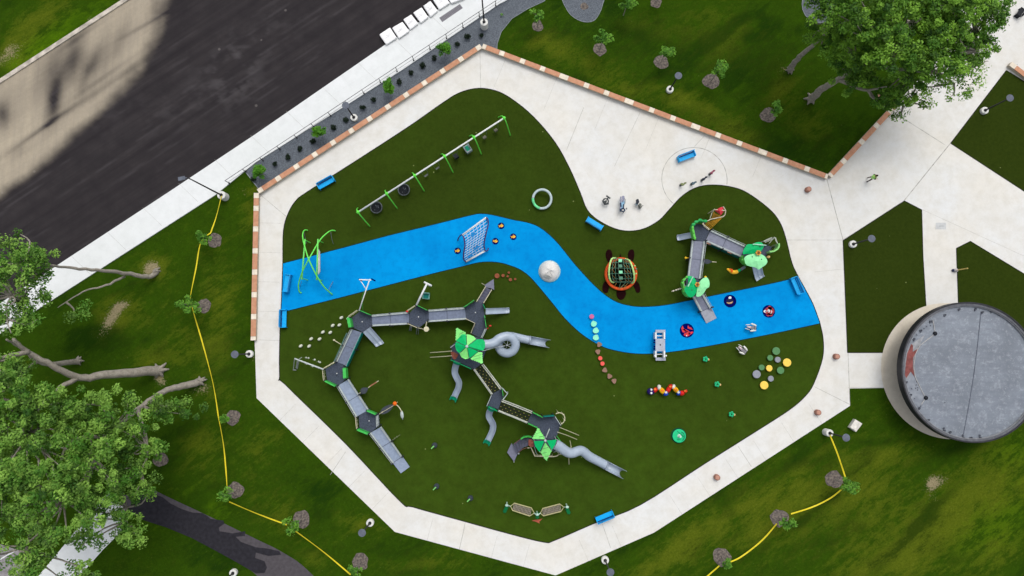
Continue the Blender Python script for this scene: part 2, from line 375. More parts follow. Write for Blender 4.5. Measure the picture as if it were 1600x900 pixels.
deep = blobf(px, py, [(1400, 755, 20, 90, 40, .0), (1010, 835, 130, 11, -33, .75), (1270, 800, 70, 9, -38, .7), (1440, 815, 90, 11, -45, .8), (1350, 690, 60, 6, 0, .5), (1230, 730, 60, 12, -33, .6), (170, 30, 90, 10, -35, .9), (160, 530, 60, 30, 0, .7), (1000, 60, 200, 50, 10, .55),
    (1250, 240, 70, 30, 20, .6), (1500, 700, 90, 14, -20, .6), (330, 860, 60, 30, 20, .7), (480, 760, 60, 30, 40, .4), (1120, 190, 90, 14, 22, .5), (1200, 90, 60, 90, 0, .5), (1500, 640, 90, 20, 0, .5)])
deep = np.clip(deep * (.5 + .8 * n2) + .45 * sstep(.5, .75, fbm(U / 5 + 40, W / 2.2, 55)), 0, 1)
bare = np.clip(blobf(px, py, [(1466, 752, 17, 9, -15, 1.05), (1455, 760, 9, 14, 20, .8), (1458, 778, 12, 5, 30, .5), (236, 421, 13, 12, 0, 1.8), (172, 500, 24, 10, -55, 1.1), (190, 478, 14, 8, -20, .9), (10, 88, 26, 12, -35, 1.5), (418, 300, 0.1, 1, 0, 0), (248, 590, 16, 8, 60, 1.3), (312, 607, 16, 9, 0, .9), (1226, 108, 9, 6, 0, .6), (1262, 158, 10, 6, 0, .6), (380, 303, 10, 8, 0, .5), (140, 30, 6, 4, -40, .8), (1415, 650, 4, 3, 0, .5), (395, 560, 6, 8, 0, .4)]) * (n2 * 1.7 - .25), 0, 1)
grid_mesh('ground', X, Y, 0.0, mat_lawn(), dict(dry=dry, lush=lush, deep=deep, bare=bare))

MAT_PLAZA = mat_concrete('plaza_concrete', (236, 233, 225), (234, 236, 236))
MAT_WALK = mat_concrete('sidewalk_concrete', (242, 245, 246), (236, 240, 239), (200, 204, 202), -.56, .35)
MAT_PAD = mat_concrete('pad_concrete', (230, 220, 200), (236, 228, 212), (196, 184, 164), .2, .5)
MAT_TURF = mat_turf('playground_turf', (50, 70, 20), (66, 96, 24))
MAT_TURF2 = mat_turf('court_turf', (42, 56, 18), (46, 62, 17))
MAT_BLUE = mat_blue(); MAT_GRAVEL = mat_gravel(); MAT_ROAD = mat_road()
MAT_JOINT = M('joint', (186, 184, 176), .9, .2, 2); MAT_EDGE = M('edge_shadow_dark', (34, 36, 32), .8, .1, 5)
def struct(o): o['kind'] = 'structure'; return o
def pxl(pts): return [XY(*p) for p in pts]

# road with the old pale paving at its far side
a, bpt = Vector(XY(0, 128)), Vector(XY(197, 0)); ax = (bpt - a).normalized()
c0 = Vector(XY(93, 413)); nrm = Vector((ax.y, -ax.x)); wdt = (c0 - a).dot(nrm)
ur = np.arange(-60, 110, .3); wr = np.linspace(0, wdt + 1.5, 110)
UR, WR = np.meshgrid(ur, wr); RX, RY = a.x + ax.x * UR + nrm.x * WR, a.y + ax.y * UR + nrm.y * WR
rpx, rpy = to_px(RX, RY)
curve = [(262, -40), (255, 0), (249, 40), (232, 85), (205, 130), (165, 170), (120, 210), (75, 248), (30, 285), (-10, 315), (-90, 375)]
cy_ = np.array([c[1] for c in curve]); cx_ = np.array([c[0] for c in curve])
edge = np.interp(rpy, cy_, cx_); wob = (fbm(RX / 3, RY / 3, 5) - .5) * 22
wob = wob + (fbm(RX / .9, RY / .9, 15) - .5) * 10; old = 1 - sstep(-26, 16, rpx - edge + wob)
drag = blobf(rpx, rpy, [(112, 105, 44, 40, -20, .42), (170, 75, 20, 50, 25, .3), (85, 165, 12, 40, 12, .5), (20, 150, 30, 30, 0, .15), (200, 110, 50, 5, -36, .3), (120, 165, 70, 6, -34, .4), (238, 20, 12, 40, 8, .2), (84, 150, 11, 36, 10, .7), (72, 120, 18, 40, 30, .4), (118, 85, 13, 36, 18, .5), (140, 110, 9, 40, 25, .5), (5, 180, 14, 22, 0, 1.0), (30, 235, 20, 10, -35, .3), (60, 205, 60, 3.5, -36, .6), (150, 130, 60, 4, -35, .35), (225, 40, 50, 3, -30, .5), (190, 60, 8, 30, 20, .35), (120, 60, 40, 6, -35, .4)])
old = np.clip(old - drag * (.5 + .7 * fbm(RX / 2, RY / 2, 8)), 0, 1)
dust = np.clip(blobf(rpx, rpy, [(350, 130, 50, 40, -30, .6), (250, 170, 30, 18, 0, .35), (370, 90, 30, 40, 0, .4), (160, 180, 50, 30, -30, .2), (420, 60, 60, 30, -35, .3)]) * sstep(.45, .75, fbm(RX / .8, RY / .8, 31)) + .35 * sstep(.62, .8, fbm((RX * ax.x + RY * ax.y) / 6, (RX * ax.y - RY * ax.x) / .35, 77)), 0, 1)
grid_mesh('road', RX, RY, 0.012, MAT_ROAD, dict(old=old, dust=dust))
k = MB(); e0 = a - ax * 60; e1 = a + ax * 110
k.beam((e0.x, e0.y, .07), (e1.x, e1.y, .07), .42, .15); struct(k.build('kerb', M('kerb_concrete', (205, 196, 182), .9, .18, 1.5)))
tp = MB(); tp.sheet(pxl([(137, 38), (148, 33), (154, 38), (133, 44)]), .018)

# sidewalk beside the road (a raised slab)
walk = [(-240, 625), (0, 475), (93, 413), (265, 300), (400, 210), (600, 72), (700, 5), (840, -90), (1122, -280), (1212, -280), (930, -90), (792, 1), (780, 7), (630, 109), (400, 254), (337, 305), (0, 522), (-240, 675)]
mb = MB(); mb.prism(pxl(walk), -.05, .12); struct(mb.build('sidewalk', MAT_WALK))
mb = MB()
for i in range(26):                                          # cross joints of the sidewalk
    t = i / 25; p0 = Vector(XY(-60 + 900 * t, 522 - 627 * t + 35 * 0)); 
    
    if i % 2: continue
    q0 = XY(0 + (700 - 0) * t, 475 + (5 - 475) * t); q1 = XY(30 + (700) * t, 502.5 + (36 - 506) * t + 1)
    mb.beam((q0[0], q0[1], .121), (q1[0], q1[1], .121), .018, .005)
struct(mb.build('sidewalk_joints', MAT_JOINT))
# gravel beds
mb = MB(); gr = [(384, 269), (408, 300), (750, 76), (776, 84), (777, 68), (783, 50), (800, 29), (826, 13), (850, 2), (872, -20), (900, -60), (880, -90), (832, -36), (780, 3), (630, 104), (400, 249)]
mb.sheet(pxl(gr), .012)
bl = smooth_path([(870, -40, 0), (876, -8, 0), (884, 12, 0), (895, 26, 0), (912, 34, 0), (928, 32, 0), (938, 18, 0), (944, 0, 0), (960, -40, 0)], 5)
mb.sheet(pxl([(p.x, p.y) for p in bl]), .012)
mb.sheet(pxl([(1280 + 27 * math.cos(t / 10 * math.pi), 6 + 30 * math.sin(t / 10 * math.pi)) for t in range(20)]), .012)
struct(mb.build('gravel_path', MAT_GRAVEL))
mb = MB(); mb.tube([V(876, -8, .02)] + [V(p.x, p.y, .02) for p in bl[5:-5]], .03, 5); mb.tube([V(1280 + 27 * math.cos(t / 10 * math.pi), 6 + 30 * math.sin(t / 10 * math.pi), .02) for t in range(21)], .03, 5)
mb.tube([V(p[0], p[1], .02) for p in [(384, 269), (408, 300)]], .05, 5); mb.tube([V(p[0], p[1], .02) for p in gr[3:10]], .03, 5)
struct(mb.build('path_edging', M('steel_edging', (150, 158, 160), .6)))

# plaza: ring walk and big paved area to the right
plaza = [(750, 76), (1292, 279), (1385, 180), (1440, 118), (1500, 20), (1540, -90), (1800, -90), (1800, 480), (1700, 470), (1600, 428), (1600, 520), (1482, 579), (1400, 606), (1327, 607), (1328, 634), (1022, 832), (868, 899), (617, 831), (401, 622), (398, 532), (404, 300)]
mb = MB(); mb.prism(pxl(plaza), -.05, .02); struct(mb.build('plaza_pavement', MAT_PLAZA))
mb = MB()
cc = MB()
for nm, pts in (('a', [(1317, 376), (1413, 314), (1440, 328), (1442, 400), (1447, 483), (1430, 487), (1404, 505), (1388, 525), (1380, 551), (1324, 551)]),
                ('b', [(1572, 110), (1485, 224), (1600, 299), (1800, 430), (1800, 250), (1640, 152)]),
                ('c', [(1516, 377), (1494, 388), (1497, 473), (1520, 478), (1560, 500), (1600, 560), (1700, 560), (1700, 492), (1600, 428)])):
    mb.sheet(pxl(pts), .026)
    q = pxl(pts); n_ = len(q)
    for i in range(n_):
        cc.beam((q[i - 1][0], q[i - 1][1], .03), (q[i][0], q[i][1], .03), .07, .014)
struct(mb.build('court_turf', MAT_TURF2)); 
# playground turf
TB = [(747, 138), (775, 142), (800, 155), (833, 182), (867, 222), (890, 263), (907, 302), (917, 327), (933, 343), (960, 357), (983, 361), (1007, 357), (1030, 344), (1047, 326), (1066, 306), (1088, 293), (1113, 289), (1142, 292), (1167, 301), (1200, 325), (1217, 345), (1227, 370), (1237, 410), (1247, 432), (1257, 450), (1270, 475), (1279, 499), (1281, 505), (1286, 530), (1285, 560), (1271, 600), (1257, 620), (1235, 639), (1200, 662), (1100, 725), (1000, 789), (930, 817), (867, 844), (850, 847), (800, 835), (720, 813), (645, 792), (625, 783), (540, 693), (445, 600), (437, 588), (438, 500), (439, 488), (441, 450), (442, 411), (443, 360), (451, 332), (463, 313), (480, 300), (560, 249), (640, 197), (690, 162), (718, 145)]
tbw = smooth_path([V(*p) for p in TB], 4, True)
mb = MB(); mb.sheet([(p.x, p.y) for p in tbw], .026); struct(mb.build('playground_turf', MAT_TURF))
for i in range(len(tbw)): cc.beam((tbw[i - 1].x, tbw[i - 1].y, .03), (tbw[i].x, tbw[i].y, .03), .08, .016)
struct(cc.build('turf_edge_shadow', MAT_EDGE))  # dark strips painting in the shadow line along the turf edges
# blue rubber stream
top = [(442, 411.5), (540, 386), (607, 368), (677, 351), (737, 336), (753, 334), (770, 336), (800, 343), (837, 352), (867, 375), (900, 415), (933, 450), (960, 470), (987, 478), (1013, 479), (1043, 476), (1083, 468), (1200, 444), (1247, 433)]
bot = [(1281, 505.5), (1200, 523), (1100, 542), (1040, 551), (1000, 553), (967, 549), (940, 541), (910, 523), (883, 498), (860, 470), (833, 438), (817, 424), (800, 416), (777, 410), (750, 410), (720, 417), (667, 430), (540, 463), (457, 484), (439, 488.5)]
bp = smooth_path([V(*p) for p in top], 5) + [V(1257, 450), V(1270, 475), V(1279, 499)] + smooth_path([V(*p) for p in bot], 5)
mb = MB(); mb.sheet([(p.x, p.y) for p in bp], .033); struct(mb.build('rubber_path', MAT_BLUE))
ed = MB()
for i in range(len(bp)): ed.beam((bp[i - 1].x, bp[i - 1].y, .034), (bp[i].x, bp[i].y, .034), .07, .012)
struct(ed.build('rubber_path_edge_strip', M('path_edge_dark', (10, 52, 60), .8)))  # thin dark teal strip following the blue path outline
# round concrete island and expansion joints
cx, cy = V(1085, 280.5).x, V(1085, 280.5).y; R = V(1136, 280).x - cx
mb = MB()
pts = []
for k in range(80):
    t = 2 * math.pi * k / 80; pts.append((cx + R * math.cos(t), cy + R * math.sin(t)))
def inside(p, poly):
    c = False; j = len(poly) - 1
    for i in range(len(poly)):
        if (poly[i][1] > p[1]) != (poly[j][1] > p[1]) and p[0] < (poly[j][0] - poly[i][0]) * (p[1] - poly[i][1]) / (poly[j][1] - poly[i][1]) + poly[i][0]: c = not c
        j = i
    return c
tb2 = [(p.x, p.y) for p in tbw]
for k in range(80):
    if not inside(pts[k], tb2) and not inside(pts[k - 1], tb2): mb.beam((pts[k - 1][0], pts[k - 1][1], .0215), (pts[k][0], pts[k][1], .0215), .06, .006)
for p, q, w in [((1292, 280), (1317, 374), .07), ((1317, 374), (1325, 551), .05), ((1325, 551), (1328, 632), .05), ((1413, 313), (1485, 224), .08), ((1476, 226), (1380, 165), .06), ((1230, 375), (1317, 375), .03), ((1273, 425), (1320, 420), .02),
                ((885, 235), (912, 168), .04), ((1325, 606), (1385, 606), .04), ((1485, 224), (1590, 100), .05), ((1413, 313), (1317, 375), .03), ((1600, 428), (1485, 224), .0001), ((1440, 327), (1600, 400), .02), ((1510, 290), (1600, 215), .0001),
                ((404, 302), (447, 338), .04), ((403, 531), (438, 532), .03), ((516, 742), (540, 706), .04), ((718, 858), (727, 816), .04), ((954, 856), (941, 818), .04), ((1174, 729), (1153, 697), .04), ((1328, 632), (1272, 604), .04), ((1040, 135), (1000, 180), .0001), ((750, 82), (751, 138), .04), ((1000, 176), (960, 260), .03), ((1100, 213), (1085, 229), .03), ((960, 260), (907, 300), .0001)]:
    if w > .001: mb.beam(P(p[0], p[1], .0215), P(q[0], q[1], .0215), w, .006)
out = [(404, 302), (398, 532), (401, 622), (617, 831), (868, 899), (1022, 832), (1328, 634)]
for i in range(len(out) - 1):
    p, q = Vector(out[i]), Vector(out[i + 1]); n_ = max(1, int((q - p).length / 46)); d = (q - p).normalized(); nn = Vector((d.y, -d.x))
    for k in range(1, n_):
        p0 = p.lerp(q, k / n_); p1 = p0 + nn * 36
        mb.beam(P(p0.x, p0.y, .0215), P(p1.x, p1.y, .0215), .018, .005)
for i in range(6):
    p0 = Vector((790 + i * 80, 92 + i * 30)); p1 = p0 + Vector((-14, 34)) * (1.5 if i < 4 else 1.0); mb.beam(P(p0.x, p0.y, .0215), P(p1.x, p1.y, .0215), .018, .005)
struct(mb.build('plaza_joints', MAT_JOINT))

# black footpath in the lower left, pale path and car lane under the trees
mb = MB(); pth = smooth_path([(230, 760, 0), (262, 776, 0), (330, 808, 0), (400, 842, 0), (440, 862, 0), (480, 890, 0), (530, 950, 0), (580, 1060, 0), (600, 1250, 0)], 5); pt2 = smooth_path([(515, 1250, 0), (495, 1080, 0), (450, 970, 0), (415, 915, 0), (385, 886, 0), (330, 852, 0), (280, 828, 0), (228, 808, 0), (180, 780, 0)], 5)
mb.sheet(pxl([(p.x, p.y) for p in pth + pt2]), .016); 
def mat_path():
    m, n, l, b = node_mat('path_asphalt'); v = ncoord(n); f = nnoise(n, l, v, .35, 3, .5, .5, .515); f2 = nnoise(n, l, v, 30, 3)
    c = nmix(n, l, f, L((44, 43, 48)), L((88, 86, 90))); c = nmix(n, l, nmul(n, l, f2, .2), c, L((60, 58, 60))); l.new(c, b.inputs['Base Color']); b.inputs['Roughness'].default_value = .75; return m
struct(mb.build('footpath', M('old_asphalt', (84, 80, 84), .9, .08, 3)))
mb = MB(); Zf = lambda x, y: (x / 3, 600 + y / 3)
mb.sheet(pxl([Zf(*p) for p in [(640, 500), (700, 508), (762, 530), (800, 560), (850, 585), (905, 603), (950, 605), (975, 620), (988, 632), (1048, 640), (1052, 655), (1026, 672), (1030, 690), (1090, 700), (1150, 690), (1148, 712), (1105, 716), (1130, 740), (1200, 765), (1260, 772), (1310, 784), (1318, 800), (1260, 806), (1200, 790), (1196, 815), (1240, 830), (1252, 860), (1240, 885), (1200, 888), (1100, 830), (1000, 775), (900, 722), (780, 672), (680, 640), (600, 600)]]), .022)
struct(mb.build('footpath_patch', M('new_asphalt', (46, 45, 51), .9, .12, 3)))
mb = MB(); mb.sheet(pxl([(170, 770), (196, 790), (190, 830), (160, 860), (120, 905), (90, 960), (20, 960), (60, 900), (110, 840), (140, 800)]), .014); struct(mb.build('pale_path', MAT_WALK))
mb = MB(); mb.sheet(pxl([(-200, 790), (0, 850), (30, 860), (45, 900), (30, 990), (-200, 990)]), .014); struct(mb.build('lane', M('lane_concrete', (150, 146, 148), .9)))
mb = MB(); mb.beam(P(-5, 877, .02), P(45, 848, .02), .12, .006); struct(mb.build('lane_marking', M('white_line', (235, 238, 238), .7, .06)))

mulch = MB()
def blob2(mb, px_, py_, r, z, seed, n=22):
    c = V(px_, py_); rr = random.Random(seed); ph = [rr.uniform(0, 6.3) for _ in range(3)]
    mb.sheet([(c.x + r * (1 + .10 * math.sin(2 * t + ph[0]) + .06 * math.sin(5 * t + ph[1]) + rr.uniform(-.04, .04)) * math.cos(t), c.y + r * (1 + .09 * math.sin(3 * t + ph[2]) + .04 * math.sin(7 * t) + rr.uniform(-.04, .04)) * math.sin(t)) for t in [2 * math.pi * k / n for k in range(n)]], z)
MULCH = [(336, 376, .74), (318, 478, .72), (364, 652, .75), (251, 718, .72), (368, 766, .8), (471, 811, .86), (563, 878, .84), (1303, 749, .85), (1218, 809, .85), (1128, 870, .88), (840, 41, .6), (937, 77, .68), (1033, 97, .76), (1111, 127, .82), (1200, 180, .8), (1025, 4, .6), (913, 10, .4)]
for i, (a_, b_, r_) in enumerate(MULCH): blob2(mulch, a_, b_, r_, .02, i)
tag(mulch.build('mulch', M('mulch', (132, 122, 112), .95, .3, 5, c2=(82, 76, 74), bump=.6)), kind='stuff')
# scattered lighter mulch edge
# ------------------------------------------------------------------ materials of the things
DARKG = M('deck_grey', (74, 82, 98), .7, .14, 9); RAMP = M('ramp_grey', (122, 132, 154), .6, .07, 4); RAMP2 = M('ramp_light', (152, 166, 188), .55, .06, 4)
STEEL = M('galvanised', (196, 202, 202), .4, .08, 6, metal=.1); PALE = M('pale_rail', (190, 200, 198), .5, .08, 6); DPOST = M('dark_post', (56, 60, 66), .5, .1, 6)
LIME = M('lime_paint', (112, 236, 84), .4, .06, 5); GREENP = M('green_panel', (74, 196, 88), .45, .08, 5); TEAL = M('teal_panel', (0, 122, 112), .45, .08, 5); MINT = M('mint', (150, 240, 190), .5, .06, 4)
EMER = M('emerald', (4, 178, 108), .5, .07, 4); LEAFL = M('canopy_light', (142, 240, 132), .5, .06, 4); SLIDE = M('slide_grey', (170, 184, 200), .38, .05, 1.5, spec=.5)
WHITE = M('white_paint', (236, 238, 238), .5, .05, 4); CREAM = M('cream_stone', (240, 228, 208), .8, .07, 3); TERRA = M('terracotta', (210, 158, 126), .85, .12, 3, c2=(196, 142, 112), spec=.1)
BENCHB = M('bench_blue', (20, 178, 246), .45, .05, 5); BENCHD = M('bench_deep', (0, 112, 196), .5, .05, 5)
BROWN = M('red_brown', (150, 86, 72), .8, .15, 5); RED = M('red', (226, 58, 58), .5, .08, 5); ORANGE = M('orange', (240, 110, 30), .5, .08, 5); YELL = M('yellow', (250, 200, 50), .5, .08, 5)
NAVY = M('navy', (0, 8, 96), .8, .15, 6, spec=.02); BLACK = M('black_rubber', (34, 38, 44), .6, .15, 8); PURP = M('purple_tube', (84, 62, 116), .4, .1, 5); WARM = M('warm_metal', (214, 208, 176), .5, .08, 5)
ROPE = M('dark_rope', (40, 44, 34), .8, .1, 8); ROPEY = M('ochre_rope', (196, 146, 44), .8, .12, 8); MIDG = M('mid_grey', (118, 124, 130), .6, .1, 5); SILV = M('silver_pad', (166, 172, 182), .5, .06, 5)
CONC = M('lamp_concrete', (232, 232, 226), .8, .06, 6); POLE = M('pole_black', (46, 46, 50), .45, .08, 6); HEAD = M('lamp_grey', (104, 110, 122), .6, .1, 5)

# ------------------------------------------------------------------ seat walls with brick-red and cream caps
def wall(label, path, creams, cw=9, h=.45, wd=.5, start=True):
    p0 = V(*path[0]); t = thing('seat_wall', label, 'wall', (p0.x, p0.y, 0))
    b = MB()
    A, B = V(*path[0]), V(*path[1]); d = (B - A).normalized(); Lw = (B - A).length
    b.beam((A.x, A.y, h / 2 - .02), (B.x, B.y, h / 2 - .02), wd - .06, h + .04 - .04); b.build('base', M('wall_render', (196, 186, 168), .85, .1, 3), t)
    cs = []
    for c in creams:
        w = 1.0
        if len(c) == 3: w = c[2]
        q = V(c[0], c[1], 0); s = (q - A).dot(d); cs.append((max(0, s - .28 * w), min(Lw, s + .28 * w)))
    cs.sort(); cp = MB(); pos = 0.0
    def seg(s0, s1, mi):
        if s1 - s0 < .05: return
        cp.mi = mi; p, q = A + d * (s0 + .012), A + d * (s1 - .012); zt = h + .03 + (.004 if mi else 0)
        cp.beam((p.x, p.y, zt), (q.x, q.y, zt), wd, .08)
    for s0, s1 in cs: seg(pos, s0, 0); seg(s0, s1, 1); pos = s1
    seg(pos, Lw, 0); cp.build('cap', [TERRA, CREAM], t)
sp = Vector((28.3, -18.6)); cA = [(750, 76, 1.6)] + [(720.2 - 28.3 * i, 94.5 + 18.6 * i) for i in range(11)] + [(407, 300, 1.6)]
wall('long seat wall between the dark gravel bed and the playground walk', [(752, 75), (406, 301)], cA)
wall('seat wall running along the lawn edge to the east corner', [(754, 75), (1290, 278)], [(756, 76, 1)] + [(x, y, 1) for x, y in [(784, 87), (816, 99.5), (847, 111.5), (915, 137.5), (946, 149.5), (1016, 176.5), (1049, 189), (1119, 216), (1152, 228.5), (1223, 256), (1257, 268)]] + [(880, 124, 1.7), (981, 163, 1.7), (1084, 202.5, 1.7), (1188, 242, 1.7), (1290, 280, 1.2)])
wall('short seat wall climbing from the east corner under the big tree', [(1293, 277), (1400, 162)], [(1293, 277, 1.2), (1315, 254), (1343, 224), (1366, 199), (1388, 176)])
wall('seat wall along the west edge of the walk beside the taped lawn', [(403.5, 303), (398.5, 532)], [(403, 305, 1.5)] + [(402, y) for y in (359, 393, 426, 461, 495, 530)] + [(402, 327)])
wall('short seat wall at the far corner of the upper turf court', [(1574, 102), (1660, 168)], [(1578, 105, 1.2), (1612, 131), (1644, 156)], h=.4)

# ------------------------------------------------------------------ handrail along the gravel bed
hr = thing('handrail', 'thin black handrail between the sidewalk and the gravel bed', 'handrail', P(357, 286, .12))
A, B = V(358, 286, .12), V(800, -8, .12)
r_ = MB()
for z in (1.02,): r_.tube([A + Vector((0, 0, z)), B + Vector((0, 0, z))], .028, 6)
r_.build('top_rail', POLE, hr)
r_ = MB(); r_.tube([A + Vector((0, 0, .35)), B + Vector((0, 0, .35))], .018, 6); r_.build('lower_rail', M('rail_grey', (120, 122, 124), .5), hr)
for i in range(18):
    p = A.lerp(B, i / 17); b = MB(); b.tube([p, p + Vector((0, 0, 1.02))], .035, 6); b.cyl(p, .09, .02, 10); b.build('post', POLE, hr)

# ------------------------------------------------------------------ lamps
def make_lamp(name, bh, br, ph, label, cat, loc, arm=None):
    t = thing(name, label, cat, (0, 0, 0), 'lamp posts around the playground')
    b = MB(); b.lathe((0, 0, 0), [(br, -.1), (br, bh - .03), (br - .03, bh), (.1, bh + .005)], 24); b.build('base', CONC, t, smooth=False)
    b = MB(); b.tube([(0, 0, bh - .01), (0, 0, ph)], [.085, .055], 10); b.cyl((0, 0, bh), .17, .04, 12); b.build('pole', POLE, t)
    b = MB()
    if arm is None:
        b.lathe((0, 0, ph), [(.07, -.02), (.1, .04), (.30, .08), (.36, .10), (.36, .13), (.30, .145), (.06, .16)], 24); b.build('lamp_head', HEAD, t)
    else:
        b.tube([(0, 0, ph - .1), (arm[0] * .5, arm[1] * .5, ph + .06), (arm[0], arm[1], ph + .1)], .05, 6)
        b.box((arm[0], arm[1], ph + .08), (.62, .34, .1), math.atan2(arm[1], arm[0])); b.build('lamp_head', HEAD, t)
    t.location = loc; return t
LAMPS = [((1331, 382), 'short lamp post on the turf court beside the ring walk'), ((1536, 174), 'lamp post on the upper turf court near the plaza paving'),
         ((1046, 141), 'lamp post on the lawn among the young trees'), ((554, 185), 'lamp post in the gravel bed among the dark shrubs'),
         ((391, 553), 'lamp post just below the end of the west seat wall'), ((579, 816), 'lamp post on the lawn outside the lower left walk corner'),
         ((945, 874), 'lamp post on the lawn outside the bottom walk corner'), ((366, 894), 'lamp post beside the black footpath at the photo edge')]
lp = None
for (x, y), lb in LAMPS:
    if lp is None: lp = reg(make_lamp('lamp_post', .35, .37, 3.75, lb, 'lamp post', P(x, y)))
    else: copy_tree(lp, P(x, y), label=lb)
make_lamp('lamp_post', .95, .36, 4.1, 'lamp post with a tall white base where yellow tape begins near the pavilion', 'lamp post', P(1290, 675))
sl_ = make_lamp('street_lamp', 1.0, .42, 8.2, 'tall street lamp with a white base beside the sidewalk and yellow tape', 'street lamp', P(352, 308), (-.5, -.1))
sl2 = make_lamp('street_lamp', 1.1, .40, 8.2, 'tall street lamp rising from the upper end of the gravel bed', 'street lamp', P(757, 42), (-.1, .5))

# ------------------------------------------------------------------ blue benches
def make_bench():
    t = thing('bench', 'x', 'bench', (0, 0, 0), 'blue benches around the playground')
    b = MB(); b.box((0, -.08, .44), (1.72, .40, .05)); b.box((0, -.285, .41), (1.72, .03, .09)); b.build('seat', BENCHB, t)
    b = MB(); b.beam((-.86, .275, .68), (.86, .275, .68), .05, .44); b.box((0, .275, .91), (1.76, .07, .05)); b.build('backrest', M('bench_back', (50, 160, 225), .45, .05, 5), t)
    for s in (-1, 1):
        b = MB(); b.box((s * .88, .0, .34), (.05, .60, .66)); b.box((s * .88, 0, .69), (.06, .60, .04)); b.build('side_panel', BENCHB, t)
    b = MB(); b.box((0, .185, .30), (1.70, .15, .04)); b.build('stretcher', M('bench_dark', (0, 74, 150), .6, .05, 5), t)
    return t
bt = None
BEN = [((511, 287), -30, 'blue bench on the turf facing the swings'), ((1071, 246), -21, 'blue bench on the round pale concrete island'), ((928, 351), 32, 'blue bench on the turf below the curved concrete bay', 1),
       ((451, 443), -82, 'blue bench standing on the blue rubber path near its west end'), ((445, 498), -90, 'blue bench at the turf edge just below the blue path', 0),
       ((1242, 447), 68, 'blue bench at the east end of the blue path'), ((944, 806), -22, 'blue bench on the turf beside the bottom walk', 2)]
for i, e in enumerate(BEN):
    a_ = -math.radians(e[1]); flip = {0: 0, 1: 0, 2: 1, 3: 0, 4: 0, 5: 0, 6: 1}[i]
    rz = a_ + (math.pi if flip else 0)
    if i == 4: rz = math.pi / 2
    if i == 3: rz = -math.pi / 2 - math.radians(-8) * -1
    if i == 5: rz = a_
    if bt is None: bt = reg(make_bench()); bt.location = P(*e[0], .03); bt.rotation_euler.z = rz; bt['label'] = e[2]
    else: copy_tree(bt, P(*e[0], .03), rz, e[2])

# ------------------------------------------------------------------ swing set
A, B = V(559.5, 331.5, 2.65), V(787.5, 184.5, 2.65); d = (B - A).normalized(); nn = Vector((-d.y, d.x, 0))
sw = thing('swing_frame', 'long swing frame with a white top beam and lime green legs', 'swing frame', (A.x, A.y, 0))
b = MB(); b.tube([A, B], .085, 10); b.build('beam', WHITE, sw, smooth=True)
for i in range(6):
    p = A.lerp(B, [0, .194, .385, .59, .792, 1][i]); b = MB()
    for s in (1, -1):
        b.tube(smooth_path([(p.x, p.y, 2.70), (p.x + nn.x * s * .32, p.y + nn.y * s * .32, 2.45), (p.x + nn.x * s * .72, p.y + nn.y * s * .72, 1.4), (p.x + nn.x * s * 1.15, p.y + nn.y * s * 1.15, 0)], 4), .06, 8)
    b.ell((p.x, p.y, 2.70), .17, .17, .12); b.beam(p - d * .16 + Vector((0, 0, .02)), p + d * .16 + Vector((0, 0, .02)), .22, .1)
    b.build('leg', LIME, sw, smooth=True)
